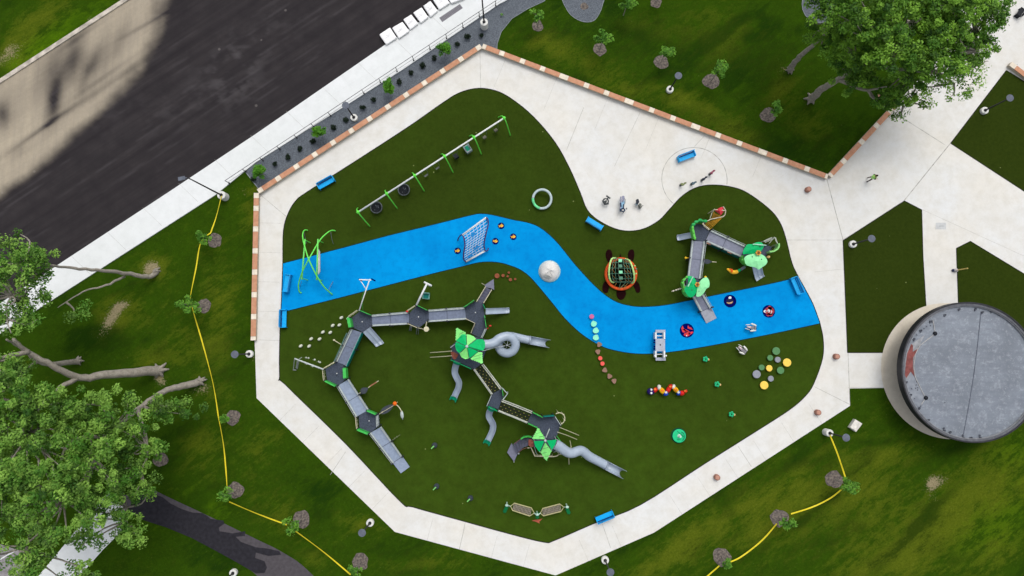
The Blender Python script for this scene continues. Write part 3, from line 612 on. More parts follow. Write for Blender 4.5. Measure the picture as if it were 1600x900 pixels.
def hang(name, label, cat, s, kind, grp=None):
    p = A.lerp(B, s); t = thing(name, label, cat, (p.x, p.y, .45), grp)
    ch = MB(); seat = MB()
    if kind == 'basket':
        R_ = .58
        for k in range(4):
            an = math.pi / 4 + k * math.pi / 2; q = Vector((p.x + R_ * math.cos(an), p.y + R_ * math.sin(an), .55)); ch.tube([q, Vector((p.x + d.x * (.2 if math.cos(an) * d.x + math.sin(an) * d.y > 0 else -.2), p.y + d.y * (.2 if math.cos(an) * d.x + math.sin(an) * d.y > 0 else -.2), 2.6))], .015, 5)
        ch.build('rope', DPOST, t)
        seat.tube([(p.x + R_ * math.cos(k * math.pi / 14), p.y + R_ * math.sin(k * math.pi / 14), .55) for k in range(28)], .055, 8, closed=True); rim = seat.build('rim', M('basket_rim', (92, 98, 100), .6, .2, 9), t, smooth=True)
        n_ = MB()
        for k in range(-4, 5):
            u = k * .12; h_ = math.sqrt(max(0, R_ * R_ - u * u)) - .02
            n_.tube([(p.x + u, p.y - h_, .54), (p.x + u, p.y, .46), (p.x + u, p.y + h_, .54)], .022, 4); n_.tube([(p.x - h_, p.y + u, .55), (p.x, p.y + u, .47), (p.x + h_, p.y + u, .55)], .022, 4)
        n_.lathe((p.x, p.y, .44), [(.02, 0), (.3, .01), (.5, .05), (.5, .06), (.3, .025), (.02, .012)], 20)
        for k in range(5): n_.mi = 1; n_.ell((p.x + .2 * math.cos(k * 1.9), p.y + .25 * math.sin(k * 2.3), .50), .045, .045, .02, 8)
        n_.build('net', [BLACK, MIDG], t)
    else:
        w = .27
        for s_ in (-1, 1): ch.tube([p + d * (w * s_ * 1.1) + Vector((0, 0, -.05)), Vector((p.x, p.y, .55)) + d * (w * s_) + nn * 0], .014, 5)
        ch.build('chain', MIDG, t)
        c = Vector((p.x, p.y, 0))
        if kind == 'belt': seat.tube(smooth_path([c + d * -w + Vector((0, 0, .6)), c + d * -.16 + Vector((0, 0, .48)), c + d * .16 + Vector((0, 0, .48)), c + d * w + Vector((0, 0, .6))], 4), .001, 4); seat.slab([c + d * w * .8 + nn * .09 + Vector((0, 0, .5)), c - d * w * .8 + nn * .09 + Vector((0, 0, .5)), c - d * w * .8 - nn * .09 + Vector((0, 0, .5)), c + d * w * .8 - nn * .09 + Vector((0, 0, .5))], .03); seat.build('seat', M('belt_grey', (96, 100, 98), .6), t)
        elif kind == 'toddler': seat.box((c.x, c.y, .55), (.34, .3, .22), math.atan2(d.y, d.x)); seat.box((c.x - nn.x * .12, c.y - nn.y * .12, .72), (.36, .07, .2), math.atan2(d.y, d.x)); seat.build('seat', M('toddler_grey', (108, 106, 94), .6), t)
        elif kind == 'harness': seat.box((c.x, c.y, .5), (.44, .5, .12), math.atan2(d.y, d.x)); seat.box((c.x - nn.x * .28, c.y - nn.y * .28, .75), (.44, .1, .55), math.atan2(d.y, d.x)); seat.build('seat', BLACK, t)
        else:
            a_ = math.atan2(d.y, d.x); seat.box((c.x, c.y, .50), (.60, .78, .12), a_); seat.box((c.x - nn.x * .42, c.y - nn.y * .42, .72), (.60, .14, .5), a_)
            for s_ in (-1, 1): seat.box((c.x + d.x * .3 * s_, c.y + d.y * .3 * s_, .62), (.06, .8, .22), a_)
            seat.build('seat', M('shell_grey', (150, 164, 168), .5), t); q = MB(); q.box((c.x, c.y, .58), (.36, .56, .06), a_); q.build('cushion', M('cushion_teal', (0, 140, 110), .6), t)
hang('basket_swing', 'round black basket swing nearest the lower end of the swing frame', 'swing', .095, 'basket', 'basket swings')
hang('basket_swing', 'round black basket swing in the second bay of the swing frame', 'swing', .288, 'basket', 'basket swings')
hang('belt_swing', 'grey belt swing beside the second basket swing bay', 'swing', .445, 'belt', 'belt swings')
hang('belt_swing', 'grey belt swing on the upper side of the third bay', 'swing', .525, 'belt', 'belt swings')
hang('harness_swing', 'dark high back swing seat next to the teal seat', 'swing', .655, 'harness')
hang('shell_swing', 'grey shell swing seat with a teal cushion', 'swing', .738, 'shell')
hang('toddler_swing', 'small grey toddler swing next to the teal cushioned seat bay', 'swing', .86, 'toddler', 'toddler swings')
hang('toddler_swing', 'small grey toddler swing closest to the top end of the frame', 'swing', .94, 'toddler', 'toddler swings')

# ------------------------------------------------------------------ spinner ring
c = V(847, 311, .55); t = thing('spinner_ring', 'white ring spinner with a mint section on the turf below the swings', 'spinner', (c.x, c.y, 0))
def ringpts(c, R, a0, a1, n=20): return [(c.x + R * math.cos(a0 + (a1 - a0) * k / n), c.y + R * math.sin(a0 + (a1 - a0) * k / n), c.z + .22 * math.sin(a0 + (a1 - a0) * k / n)) for k in range(n + 1)]
b = MB(); b.tube(ringpts(c, .93, math.radians(-105), math.radians(175), 36), .13, 10); b.build('ring', M('ring_white', (196, 212, 214), .4, .05, 4), t, smooth=True)
b = MB(); b.tube(ringpts(c, .93, math.radians(175), math.radians(255), 14), .132, 10); b.build('grip', M('ring_mint', (120, 236, 160), .4), t, smooth=True)
b = MB()
for k in (0, 2.1, 4.2): b.tube([(c.x + .93 * math.cos(k), c.y + .93 * math.sin(k), .5 + .22 * math.sin(k)), (c.x + .8 * math.cos(k), c.y + .8 * math.sin(k), 0)], .04, 6)
b.build('support', DPOST, t)

# ------------------------------------------------------------------ lime arched climber at the west end of the blue path
Zc = lambda x, y, z: V(440 + x / 6.43, 340 + y / 6.43, z)
c = Zc(275, 420, 0); t = thing('arch_climber', 'lime green climber of crossing arched tubes over the blue path', 'climber', (c.x, c.y, 0))
for pts in ([(262, 128, 0.1), (232, 126, .5), (213, 160, 1.1), (215, 220, 1.7), (235, 300, 2.3), (275, 425, 2.9), (350, 580, 2.3), (430, 700, 1.3), (510, 773, .1)], [(540, 133, .1), (485, 135, .9), (390, 220, 1.8), (300, 370, 2.7), (275, 415, 2.92), (210, 540, 2.1), (172, 660, 1.0), (175, 735, .4), (197, 757, .1)]):
    b = MB(); b.tube(smooth_path([Zc(*p) for p in pts], 6), .065, 8); b.build('arch', M('arch_lime', (118, 240, 96), .4, .05, 3), t, smooth=True)
for pts in ([(235, 215, 1.9), (203, 625, 1.9)], [(365, 215, 2.1), (352, 628, 2.1)]):
    b = MB(); b.tube([Zc(*p) for p in pts], .075, 8); b.build('crossbar', M('bar_lime', (126, 238, 110), .4, .05, 3), t, smooth=True)
b = MB(); b.slab([Zc(366, 310, 1.3), Zc(382, 340, 1.3), Zc(383, 540, 1.3), Zc(366, 570, 1.3)], .25); b.build('sling', M('sling_white', (222, 222, 214), .8, .1, 4), t)
for q in ([(494, 145, 1.1), (505, 215, .6), (520, 265, .1)], [(472, 730, 1.0), (490, 690, .6), (515, 645, .1)], [(225, 150, 1.2), (238, 210, .6), (250, 260, .1)], [(200, 640, 1.1), (186, 690, .1)]):
    b = MB(); b.tube(smooth_path([Zc(*p) for p in q], 3), .025, 5); b.build('hanging_bar', MIDG, t)
for q in ((235, 225), (205, 610), (365, 225), (352, 615)):
    p = Zc(q[0], q[1], 1.9); b = MB(); b.tube([p, (p.x, p.y, 0)], .05, 6); b.build('post', M('arch_lime', (118, 240, 96)), t)

# ------------------------------------------------------------------ wave net climber
Zn = lambda x, y, z: V(700 + x / 6.92, 320 + y / 6.92, z)
c = Zn(290, 380, 0); t = thing('net_climber', 'white rope net between purple wavy side tubes on the blue path', 'net climber', (c.x, c.y, 0))
Lp = smooth_path([Zn(*p) for p in [(105, 382, .05), (120, 348, .9), (150, 325, 2.0), (172, 360, 2.4), (182, 440, 2.1), (168, 530, 1.5), (170, 590, .9), (192, 614, .5), (196, 616, .05)]], 5)
Rp = smooth_path([Zn(*p) for p in [(398, 140, 2.4), (425, 145, 2.4), (436, 200, 2.3), (422, 270, 2.1), (398, 370, 1.7), (390, 440, 1.2), (402, 495, .7), (425, 495, .35), (437, 470, .05)]], 5)
for p in (Lp, Rp): b = MB(); b.tube(p, .065, 8); b.build('side_tube', PURP, t, smooth=True)
b = MB(); b.tube([Zn(155, 325, 2.4), Zn(412, 137, 2.4)], .08, 8); b.build('crossbar', WHITE, t, smooth=True)
b = MB(); b.tube([Zn(196, 614, .5), Zn(405, 497, .6)], .08, 8); b.build('crossbar', WHITE, t, smooth=True)
for q, zz in (((412, 137), 2.4), ((160, 325), 2.4)): p = Zn(q[0], q[1], zz); b = MB(); b.tube([p, (p.x, p.y, 0)], .05, 6); b.build('post', PURP, t)
n_ = MB(); Lc = smooth_path([Zn(*p) for p in [(160, 327, 2.38), (182, 400, 2.2), (178, 480, 1.8), (172, 560, 1.2), (196, 610, .55)]], 6); Rc = smooth_path([Zn(*p) for p in [(410, 142, 2.38), (424, 230, 2.15), (402, 330, 1.8), (384, 420, 1.25), (402, 495, .6)]], 6)
N_ = len(Lc); holes = {(3, 1), (3, 2), (3, 3)}
def npt(i, u): return Lc[i].lerp(Rc[i], u)
for i in range(1, N_ - 1, 2): n_.tube([npt(i, u / 8) for u in range(9)], .024, 5)
for u in range(1, 7): n_.tube([npt(i, u / 7) for i in range(N_)], .024, 5)
n_.build('rope_net', M('net_white', (226, 236, 246), .7, .06, 5), t)
for (i, u) in ((5, 3.0), (17, 5.0), (20, 2.0)):
    b = MB(); p = npt(min(i, N_ - 2), u / 8); b.box((p.x, p.y, p.z + .03), (.5, .3, .03), .6); b.build('step_pad', M('pad_blue', (20, 130, 200), .6), t)

# ------------------------------------------------------------------ painted discs on the blue path
def disc(name, label, cat, x, y, rpx, grp, draw, z0=.035):
    c = V(x, y); r = rpx * .0655; t_ = MB(); t_.lathe((c.x, c.y, z0 - .01), [(r, 0), (r, .02), (r - .01, .022)], 36); o = t_.build(name, NAVY, loc=(c.x, c.y, 0)); tag(o, label, cat, grp)
    for i, (nm, mt, shapes) in enumerate(draw):
        q = MB()
        for kind, args in shapes:
            if kind == 'e': q.lathe((0, 0, 0), [(1, 0), (1, .01)], 18) if False else q.prism([(c.x + r * (args[0] + args[2] * math.cos(s) * math.cos(args[4]) - args[3] * math.sin(s) * math.sin(args[4])), c.y + r * (args[1] + args[2] * math.cos(s) * math.sin(args[4]) + args[3] * math.sin(s) * math.cos(args[4]))) for s in [2 * math.pi * k / 18 for k in range(18)]], z0 + .013 + i * .004, z0 + .018 + i * .004)
            else: q.prism([(c.x + r * p[0], c.y + r * p[1]) for p in args], z0 + .013 + i * .004, z0 + .018 + i * .004)
        q.build(nm, mt, o)
for (x, y, l_) in [(783, 353, 'highest of the small goldfish discs'), (802, 370, 'easternmost of the small goldfish discs'), (774, 377, 'small goldfish disc between the net climber and the eastern fish'), (715, 392, 'small goldfish disc left of the net climber')]:
    rr = random.Random(x); a_ = rr.uniform(-.5, .8); R2 = lambda pts: [(p[0] * math.cos(a_) - p[1] * math.sin(a_), p[0] * math.sin(a_) + p[1] * math.cos(a_)) for p in pts]
    disc('fish_disc', l_ + ' on the blue path', 'ground disc', x, y, 5.2, 'small goldfish discs', [('fish', M('goldfish', (252, 196, 62), .6, .12, 9), [('e', (.12, 0, .55, .4, a_)), ('p', R2([(-.25, 0), (-.8, .45), (-.62, 0), (-.8, -.45)])), ('p', R2([(.05, .3), (.3, .7), (.4, .25)]))]), ('fin', ORANGE, [('e', (.0, -.05, .18, .1, .4))])])
CRAB = M('crab_red', (222, 60, 66), .6, .1, 6)
disc('sea_disc', 'large navy disc with a red crab beside the grey ramp end', 'ground disc', 1073, 516.5, 11, 'large navy sea creature discs', [('crab', CRAB, [('e', (-.02, -.55, .42, .25, 0)), ('p', [(-.6, .72), (-.78, .3), (-.6, -.25), (-.3, -.3), (-.2, .1), (-.42, .3)]), ('p', [(.15, .75), (.1, .35), (.4, .2), (.85, .1), (.6, .45), (.35, .5)]), ('e', (-.1, .0, .5, .13, -.4)), ('e', (.55, -.35, .38, .16, .45)), ('e', (.1, -.2, .5, .1, -.5))]), ('eye', WHITE, [('e', (-.06, -.72, .07, .1, 0))])])
disc('sea_disc', 'large navy disc with a white spot and tan stripe', 'ground disc', 1140.5, 470.5, 9.8, 'large navy sea creature discs', [('body', M('deep_navy', (8, 16, 66), .6), [('e', (-.05, -.05, .62, .5, 0))]), ('stripe', M('tan', (206, 168, 120), .6), [('p', [(-.6, -.28), (-.5, -.18), (0, -.22), (.38, -.05), (.45, -.12), (.2, -.38), (-.3, -.42)])]), ('spot', WHITE, [('e', (0, .55, .24, .2, .5))])])
disc('sea_disc', 'large navy disc with a red smiling octopus near the east bench', 'ground disc', 1201, 486.5, 9.8, 'large navy sea creature discs', [('octopus', M('octo_red', (176, 62, 66), .6, .2, 9), [('e', (.1, .05, .78, .66, .1)), ('e', (.2, .5, .3, .4, .4)), ('e', (-.1, -.55, .3, .25, .4)), ('e', (.35, -.5, .25, .3, .4))]), ('eye', WHITE, [('e', (-.6, 0, .24, .2, 0)), ('e', (-.02, .08, .22, .24, 0)), ('p', [(.3, .3), (.5, .05), (.45, -.25), (.2, -.45), (.25, -.35), (.38, -.18), (.4, .05)])]), ('pupil', NAVY, [('e', (-.5, 0, .09, .1, 0)), ('e', (-.1, .02, .09, .1, 0))])])

# ------------------------------------------------------------------ white dome boulder
c = V(858.5, 424); t = MB()
R = 1.06; nseg = 40; vs = []; fs = []
prof = [(1.0, 0), (1.0, .12), (.97, .3), (.88, .5), (.72, .68), (.5, .80), (.25, .87), (.06, .89)]
for i, (r0, z0) in enumerate(prof):
    for k_ in range(nseg):
        an = 2 * math.pi * k_ / nseg; rr_ = R * r0; dz = 0.06 * math.sin(3 * an + 1) * (1 - r0) + .05 * math.sin(2 * an) * min(z0, .5)
        if -2.4 < an - 2 * math.pi * (an > math.pi) < -1.1 and z0 > .3: rr_ *= .93; dz -= .14 * min(1, (z0 - .2) * 2)
        vs.append((c.x + rr_ * math.cos(an), c.y + rr_ * math.sin(an), z0 + dz))
for i in range(len(prof) - 1):
    for k_ in range(nseg): fs.append((i * nseg + k_, i * nseg + (k_ + 1) % nseg, (i + 1) * nseg + (k_ + 1) % nseg, (i + 1) * nseg + k_))
fs.append(tuple((len(prof) - 1) * nseg + k_ for k_ in range(nseg))); t.add(vs, fs)
dm = t.build('climbing_dome', M('dome_white', (226, 224, 220), .7, .06, 1.2), loc=(c.x, c.y, 0), smooth=True); tag(dm, 'large round white climbing dome on the bend of the blue path', 'dome')
b = MB(); b.tube([(c.x + (R + .01) * math.cos(a_), c.y + (R + .01) * math.sin(a_), .1) for a_ in [2 * math.pi * k / 40 for k in range(40)]], .05, 6, closed=True); b.build('rim', M('dome_rim', (176, 216, 206), .6), dm)
b = MB(); b.slab([V(849, 431, .62), V(853, 429, .74), V(858, 430.5, .78), V(862, 434, .66), V(858, 436, .55), V(851.5, 434.5, .5)], .3); b.build('recess_shade', M('dome_shade_grey', (170, 174, 172), .7, .1, 3), dm)  # grey slab that paints the shade in the dome's notch
# ------------------------------------------------------------------ turtle net climber
Zt = lambda x, y, z=0: V(930 + x / 9, 380 + y / 9, z)
c = Zt(360, 430); TD = M('turtle_brown', (34, 12, 14), .9, .15, 6, spec=.02)
t = thing('turtle_climber', 'turtle shaped net climber with an orange ring and dark flippers', 'net climber', (c.x, c.y, 0))
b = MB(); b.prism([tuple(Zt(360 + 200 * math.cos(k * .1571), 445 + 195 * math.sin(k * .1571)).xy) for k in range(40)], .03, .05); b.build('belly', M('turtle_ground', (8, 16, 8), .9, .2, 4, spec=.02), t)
for pts, nm in (([(170, 95), (215, 95), (238, 150), (240, 215), (215, 262), (180, 265), (155, 215), (145, 150)], 'flipper'), ([(500, 90), (535, 95), (550, 150), (540, 225), (510, 265), (475, 235), (458, 170), (470, 115)], 'flipper'),
            ([(130, 540), (165, 555), (195, 610), (175, 690), (140, 700), (105, 670), (100, 610), (115, 565)], 'flipper'), ([(580, 535), (615, 570), (632, 640), (620, 690), (580, 695), (555, 640), (535, 600), (555, 550)], 'flipper'),
            ([(310, 655), (400, 650), (430, 690), (425, 740), (395, 785), (355, 797), (315, 770), (297, 720)], 'head'), ([(335, 200), (350, 145), (372, 200)], 'tail')):
    b = MB(); pp = smooth_path([Zt(*p) for p in pts], 3, True) if nm != 'tail' else [Zt(*p) for p in pts]; b.prism([(p.x, p.y) for p in pp], .0, .07); b.build(nm, TD, t)
b = MB(); rp = []
for k in range(48):
    a_ = 2 * math.pi * k / 48; p = Zt(362 + 212 * math.cos(a_), 430 + 216 * math.sin(a_) * (1.0 if math.sin(a_) > 0 else .98), .30); rp.append(p)
b.tube(rp, .15, 8, closed=True); b.build('ring', M('turtle_orange', (224, 88, 34), .6, .08, 4), t, smooth=True)
PG = M('pale_lime_tube', (196, 240, 150), .4, .05, 5)
LA = smooth_path([Zt(*p) for p in [(285, 212, .5), (240, 215, 1.0), (212, 270, 1.4), (198, 350, 1.6), (193, 430, 1.5), (205, 505, 1.1), (228, 540, .7), (262, 550, .4)]], 5)
RA = smooth_path([Zt(*p) for p in [(430, 228, .5), (475, 240, 1.0), (505, 290, 1.4), (530, 360, 1.6), (545, 430, 1.5), (548, 500, 1.1), (538, 545, .7), (515, 562, .4)]], 5)
for p in (LA, RA):
    b = MB(); b.tube(p, .085, 8)
    for i in range(0, len(p), 3): b.ell(p[i], .11, .11, .1, 8)
    b.build('arch', PG, t, smooth=True)
n_ = MB(); RT = M('teal_rope', (96, 142, 118), .7, .1, 8); RO = M('orange_rope', (176, 130, 72), .7, .1, 8)
for i in range(0, len(LA), 5):
    q = [LA[i].lerp(RA[i], u / 8) + Vector((0, 0, .25 * math.sin(math.pi * u / 8))) for u in range(9)]; n_.tube(q, .018, 5)
for u in (1, 2, 3, 5, 6, 7): n_.tube([LA[i].lerp(RA[i], u / 8) + Vector((0, 0, .25 * math.sin(math.pi * u / 8))) for i in range(0, len(LA), 2)] + ([Zt(340 + (u - 4) * 12, 645, .4)] if u in (3, 5) else []), .022, 5)
n_.build('rope_net', RT, t)
n_ = MB()
for i in range(1, len(LA) - 5, 5):
    for u in (1, 3, 5, 6): n_.tube([LA[i].lerp(RA[i], u / 8), LA[i + 3].lerp(RA[i + 3], (u + 1) / 8) - Vector((0, 0, .2))], .024, 5)
for q in ([(250, 230), (290, 320), (230, 380)], [(440, 640), (400, 580), (340, 640)], [(300, 560), (270, 610)], [(460, 560), (395, 640)]): n_.tube([Zt(x, y, .5) for x, y in q], .024, 5)
n_.build('lower_ropes', RO, t)
for i, (x, y) in enumerate(((352, 243), (355, 320), (360, 408), (362, 490))):
    p = Zt(x, y, 1.75 - .1 * abs(i - 1)); b = MB(); b.box(p, (.34, .30, .06)); b.build('node_plate', [MINT, M('plate_green', (92, 140, 116), .6)][i % 2], t)
for i, (x, y) in enumerate(((556, 318), (580, 362), (574, 427))):
    p = Zt(x, y, .9); b = MB(); b.ell(p, .09, .09, .09, 8); b.tube([p, (p.x - .12, p.y, .1)], .03, 5); b.build('handhold', [PG, RT, PG][i], t)

# ------------------------------------------------------------------ generic play structure helpers
def deckp(t, pts, z, mat=None, name='deck', th=.1):
    b = MB(); b.prism([tuple(V(x, y, z).xy) for x, y in pts], z - th, z); o = b.build(name, mat or DARKG, t); return o
def posts(t, pts, z, h=.0, r=.06, mat=None, name='post'):
    for x, y in pts:
        p = V(x, y, z); b = MB(); b.tube([(p.x, p.y, 0), (p.x, p.y, z + h)], r, 8); b.build(name, mat or DPOST, t)
def guard(t, pts, z, h=.95, mat=None, kind='bar', name='guard_rail', th=.04):
    b = MB()
    q = [V(x, y, z) for x, y in pts]
    if kind == 'bar':
        b.tube([p + Vector((0, 0, h)) for p in q], .032, 6); b.tube([p + Vector((0, 0, h * .5)) for p in q], .02, 5)
        for i in range(len(q) - 1):
            for k in range(4): p = q[i].lerp(q[i + 1], k / 3); b.tube([p + Vector((0, 0, -.02)), p + Vector((0, 0, h))], .016, 5)
    else:
        for i in range(len(q) - 1): b.panel(q[i], q[i + 1], z + .04, z + h, th)
        for p in q: b.tube([p, p + Vector((0, 0, h + .03))], .035, 6)
    return b.build(name, mat or PALE, t)
def ramp(t, a0, a1, b0, b1, z0, z1, mat=None, cuts=(.5,), rail=PALE, railL=None, railend=1.0, rw=.13, name='ramp', flat=False, hr_=True):
    m = mat or RAMP; A0, A1, B0, B1 = V(*a0, z0), V(*a1, z1), V(*b0, z0), V(*b1, z1)
    b = MB(); b.slab([A0, A1, B1, B0], .08); rp_ = b.build(name, m, t)
    jn = MB()
    for c_ in cuts:
        p, q = A0.lerp(A1, c_) + Vector((0, 0, .002)), B0.lerp(B1, c_) + Vector((0, 0, .002)); jn.beam(p, q, .05, .012)
    if cuts: jn.build('joint', M('joint_dark', (92, 98, 114), .7), rp_)
    for (p0, p1, s, mt) in ((A0, A1, 1, railL or rail), (B0, B1, -1, rail)):
        p1 = p0.lerp(p1, railend); o_ = (B0 - A0).normalized() * (s * rw / 2)
        b = MB(); b.beam(p0 + o_ + Vector((0, 0, .09)), p1 + o_ + Vector((0, 0, .09)), rw, .14); kb = b.build('side_rail', mt, t)
        b = MB(); off = o_ * -.3
        if hr_:
            b.tube([p0 + off + Vector((0, 0, .45)), p1 + off + Vector((0, 0, .45))], .024, 6); L_ = (p1 - p0).length; nb = max(4, int(L_ / .45))
            for k in range(nb + 1): p = p0.lerp(p1, k / nb) + off; b.tube([p + Vector((0, 0, .1)), p + Vector((0, 0, .45))], .013, 4)
            b.build('balustrade', M('rail_pale', (176, 184, 182), .5), t)
        for c_ in list(cuts):
            if c_ <= railend: p = p0.lerp(p1, c_ / railend) + o_ * -.8; b = MB(); b.tube([(p.x, p.y, 0), (p.x, p.y, p.z + .55)], .08, 8); b.build('post', DPOST, t)

def tri_panel(parent, pts, mat, gap=.05, th=.03):
    c = sum((Vector(p) for p in pts), Vector()) / len(pts); q = [Vector(p) + (c - Vector(p)).normalized() * gap for p in pts]
    b = MB(); b.slab(q, th); return b.build('canopy_panel', mat, parent)

# ------------------------------------------------------------------ the large play structure
Z1 = lambda x, y: (440 + x / 9, 420 + y / 9); Z2 = lambda x, y: (600 + x / 7.5, 420 + y / 7.5); Z3 = lambda x, y: (440 + x / 9, 520 + y / 9)
Z4 = lambda x, y: (540 + x / 5.625, 590 + y / 5.625); Z5 = lambda x, y: (660 + x / 6.43, 500 + y / 6.43); Z6 = lambda x, y: (740 + x / 7.5, 590 + y / 7.5); Z7 = lambda x, y: (780 + x / 6.92, 630 + y / 6.92)
def zz(f, pts): return [f(*p) for p in pts]
o0 = V(742, 530)
PS = thing('play_structure', 'largest grey play structure with green canopies, tube slides and a winding ramp', 'play structure', (o0.x, o0.y, 0))
za, zb, zc_, zd, ze, zf, zm = 1.3, 1.45, 1.6, 2.3, 1.9, 2.3, .95
h1 = zz(Z1, [(1110, 590), (1270, 660), (1280, 800), (1150, 895), (1010, 830), (985, 690)])
h2 = zz(Z2, [(385, 435), (520, 495), (525, 600), (410, 690), (290, 640), (295, 520)])
h3 = zz(Z2, [(945, 455), (1065, 385), (1165, 405), (1185, 590), (1200, 690), (1140, 815), (1030, 760), (1070, 640), (965, 585)])
hL = zz(Z3, [(785, 410), (900, 470), (925, 630), (805, 740), (640, 665), (615, 510)])
hM = zz(Z4, [(200, 280), (290, 315), (300, 420), (215, 485), (120, 440), (115, 340)])
for h_, z_ in ((h1, za), (h2, zb), (h3, zc_), (hL, za - .1), (hM, zm)):
    dk = deckp(PS, h_, z_); cx_ = sum(p[0] for p in h_[:6]) / 6; cy_2 = sum(p[1] for p in h_[:6]) / 6
    if h_ is h3: cx_, cy_2 = 743, 488.4
    p = V(cx_, cy_2, z_); b = MB(); b.cyl((p.x, p.y, z_), .055, .05, 10); b.build('post_cap', WHITE, dk); posts(PS, [(cx_, cy_2)], z_, -.1, .1); posts(PS, h_[:6], z_, 1.0, .055)
    b = MB(); rr_ = random.Random(int(cx_))
    for k in range(26): a_, r_2 = rr_.uniform(0, 6.28), rr_.uniform(.15, .85); b.box((p.x + r_2 * math.cos(a_), p.y + r_2 * math.sin(a_), z_ + .003), (.05, .05, .008), a_)
    b.build('drain_holes', M('hole_dark', (40, 44, 52), .8), dk)
for y_, x0, x1, z_ in (): pass
# bridges and ramps
ramp(PS, (581, 493), (639, 487.8), (582, 509.5), (639, 506.5), za, zb)
ramp(PS, (669.8, 485), (726, 481), (670, 503), (728.5, 498.8), zb, zc_)
ramp(PS, Z1(985, 850), Z3(770, 405), Z1(1140, 900), Z3(925, 470), za, za - .1, railL=PALE, rail=PALE)
b = MB(); p0, p1 = V(*Z3(1150, 0), 1.2), V(*Z3(938, 470), 1.1); b.panel(p0, p1, 1.1, 1.95, .08); b.build('side_panel', TEAL, PS)
b = MB(); p0, p1 = V(*Z3(935, 5), 1.2), V(*Z3(760, 405), 1.1); b.panel(p0, p1, 1.2, 1.8, .06); b.build('side_panel', M('sage', (96, 132, 124), .5), PS)
ramp(PS, Z3(790, 745), Z4(95, 345), Z3(945, 650), Z4(205, 280), za - .1, zm, RAMP2, (.52,))
ramp(PS, Z4(215, 487), Z4(485, 842), Z4(315, 430), Z4(563, 785), zm, .08, RAMP2, (.36, .74), railend=.74, rail=PALE)
ramp_e = MB()
# guards of the hexagon decks
guard(PS, [Z1(968, 690), Z1(995, 825)], za, 1.0, GREENP, 'panel', 'guard_panel', .30)
guard(PS, [Z1(975, 672), Z1(1090, 590)], za, 1.0, WARM); guard(PS, [Z1(1125, 592), Z1(1275, 655)], za, .95, GREENP, 'panel', 'guard_panel')
guard(PS, [Z2(275, 505), Z2(385, 432)], zb, .95, WARM); guard(PS, [Z2(395, 430), Z2(522, 492)], zb, .9, GREENP, 'panel', 'guard_panel')
guard(PS, [Z2(290, 645), Z2(400, 692), Z2(495, 714), Z2(512, 625)], zb, .95, WARM)
b = MB(); p = V(*Z2(512, 710), zb); b.tube([(p.x, p.y, 0), (p.x, p.y, zb + 1.1)], .05, 8); b.cyl((p.x, p.y, zb + 1.0), .26, .14, 16); b.build('steering_drum', WARM, PS)
for x in (315, 398):
    b = MB()
    for k in range(4): b.tube([V(*Z2(x - 8 - k * 3, 672 + k * 14), zb - k * .35), V(*Z2(x + 14 - k * 3, 676 + k * 14), zb - k * .35)], .03, 6)
    for s in (-10, 12): b.tube([V(*Z2(x + s, 668), zb), V(*Z2(x + s - 10, 728 + (40 if x > 390 else 0)), .0)], .03, 6)
    b.build('ladder', MIDG, PS)
b = MB(); p = V(*Z2(270, 500), zb + 1); b.ell(p, .13, .1, .1, 8); b.build('speaking_cup', RED, PS)
guard(PS, [Z2(945, 455), Z2(1060, 375)], zc_, 1.0, GREENP, 'panel', 'guard_panel'); guard(PS, [Z2(1168, 425), Z2(1188, 470)], zc_, 1.0, EMER, 'panel', 'guard_panel')
guard(PS, [Z2(1182, 555), Z2(1202, 690)], zc_, 1.0, GREENP, 'panel', 'guard_panel'); guard(PS, [Z2(962, 588), Z2(1070, 640), Z2(1025, 755)], zc_, .9, WARM)
guard(PS, [Z2(1205, 705), Z2(1155, 810)], zc_, .9, PALE, 'bar'); guard(PS, [Z2(1190, 705), Z2(1143, 808)], zc_, .9, PALE, 'bar')
b = MB(); b.tube([V(*Z2(1205, 705), zc_ + .9), V(*Z2(1225, 690), zc_ + 1.0)], .03, 6); b.ell(V(*Z2(1245, 668), zc_ + 1.0), .13, .09, .09, 8); b.build('speaking_cup', RED, PS)
guard(PS, [Z3(615, 500), Z3(780, 405)], za - .1, .95, WARM); guard(PS, [Z3(612, 520), Z3(625, 662)], za - .1, .95, WARM)
guard(PS, [Z3(912, 492), Z3(920, 635)], za - .1, .95, GREENP, 'panel', 'guard_panel', .30); guard(PS, [Z3(642, 672), Z3(780, 742)], za - .1, .95, GREENP, 'panel', 'guard_panel', .12)
guard(PS, [Z4(205, 284), Z4(278, 315)], zm, .95, GREENP, 'panel', 'guard_panel', .12); guard(PS, [Z4(120, 448), Z4(212, 486)], zm, .95, GREENP, 'panel', 'guard_panel', .16)
guard(PS, [Z4(105, 338), Z4(115, 442)], zm, .95, WARM); guard(PS, [Z4(297, 325), Z4(300, 425)], zm, .95, PALE); guard(PS, [Z4(285, 330), Z4(288, 425)], zm, .9, PALE)
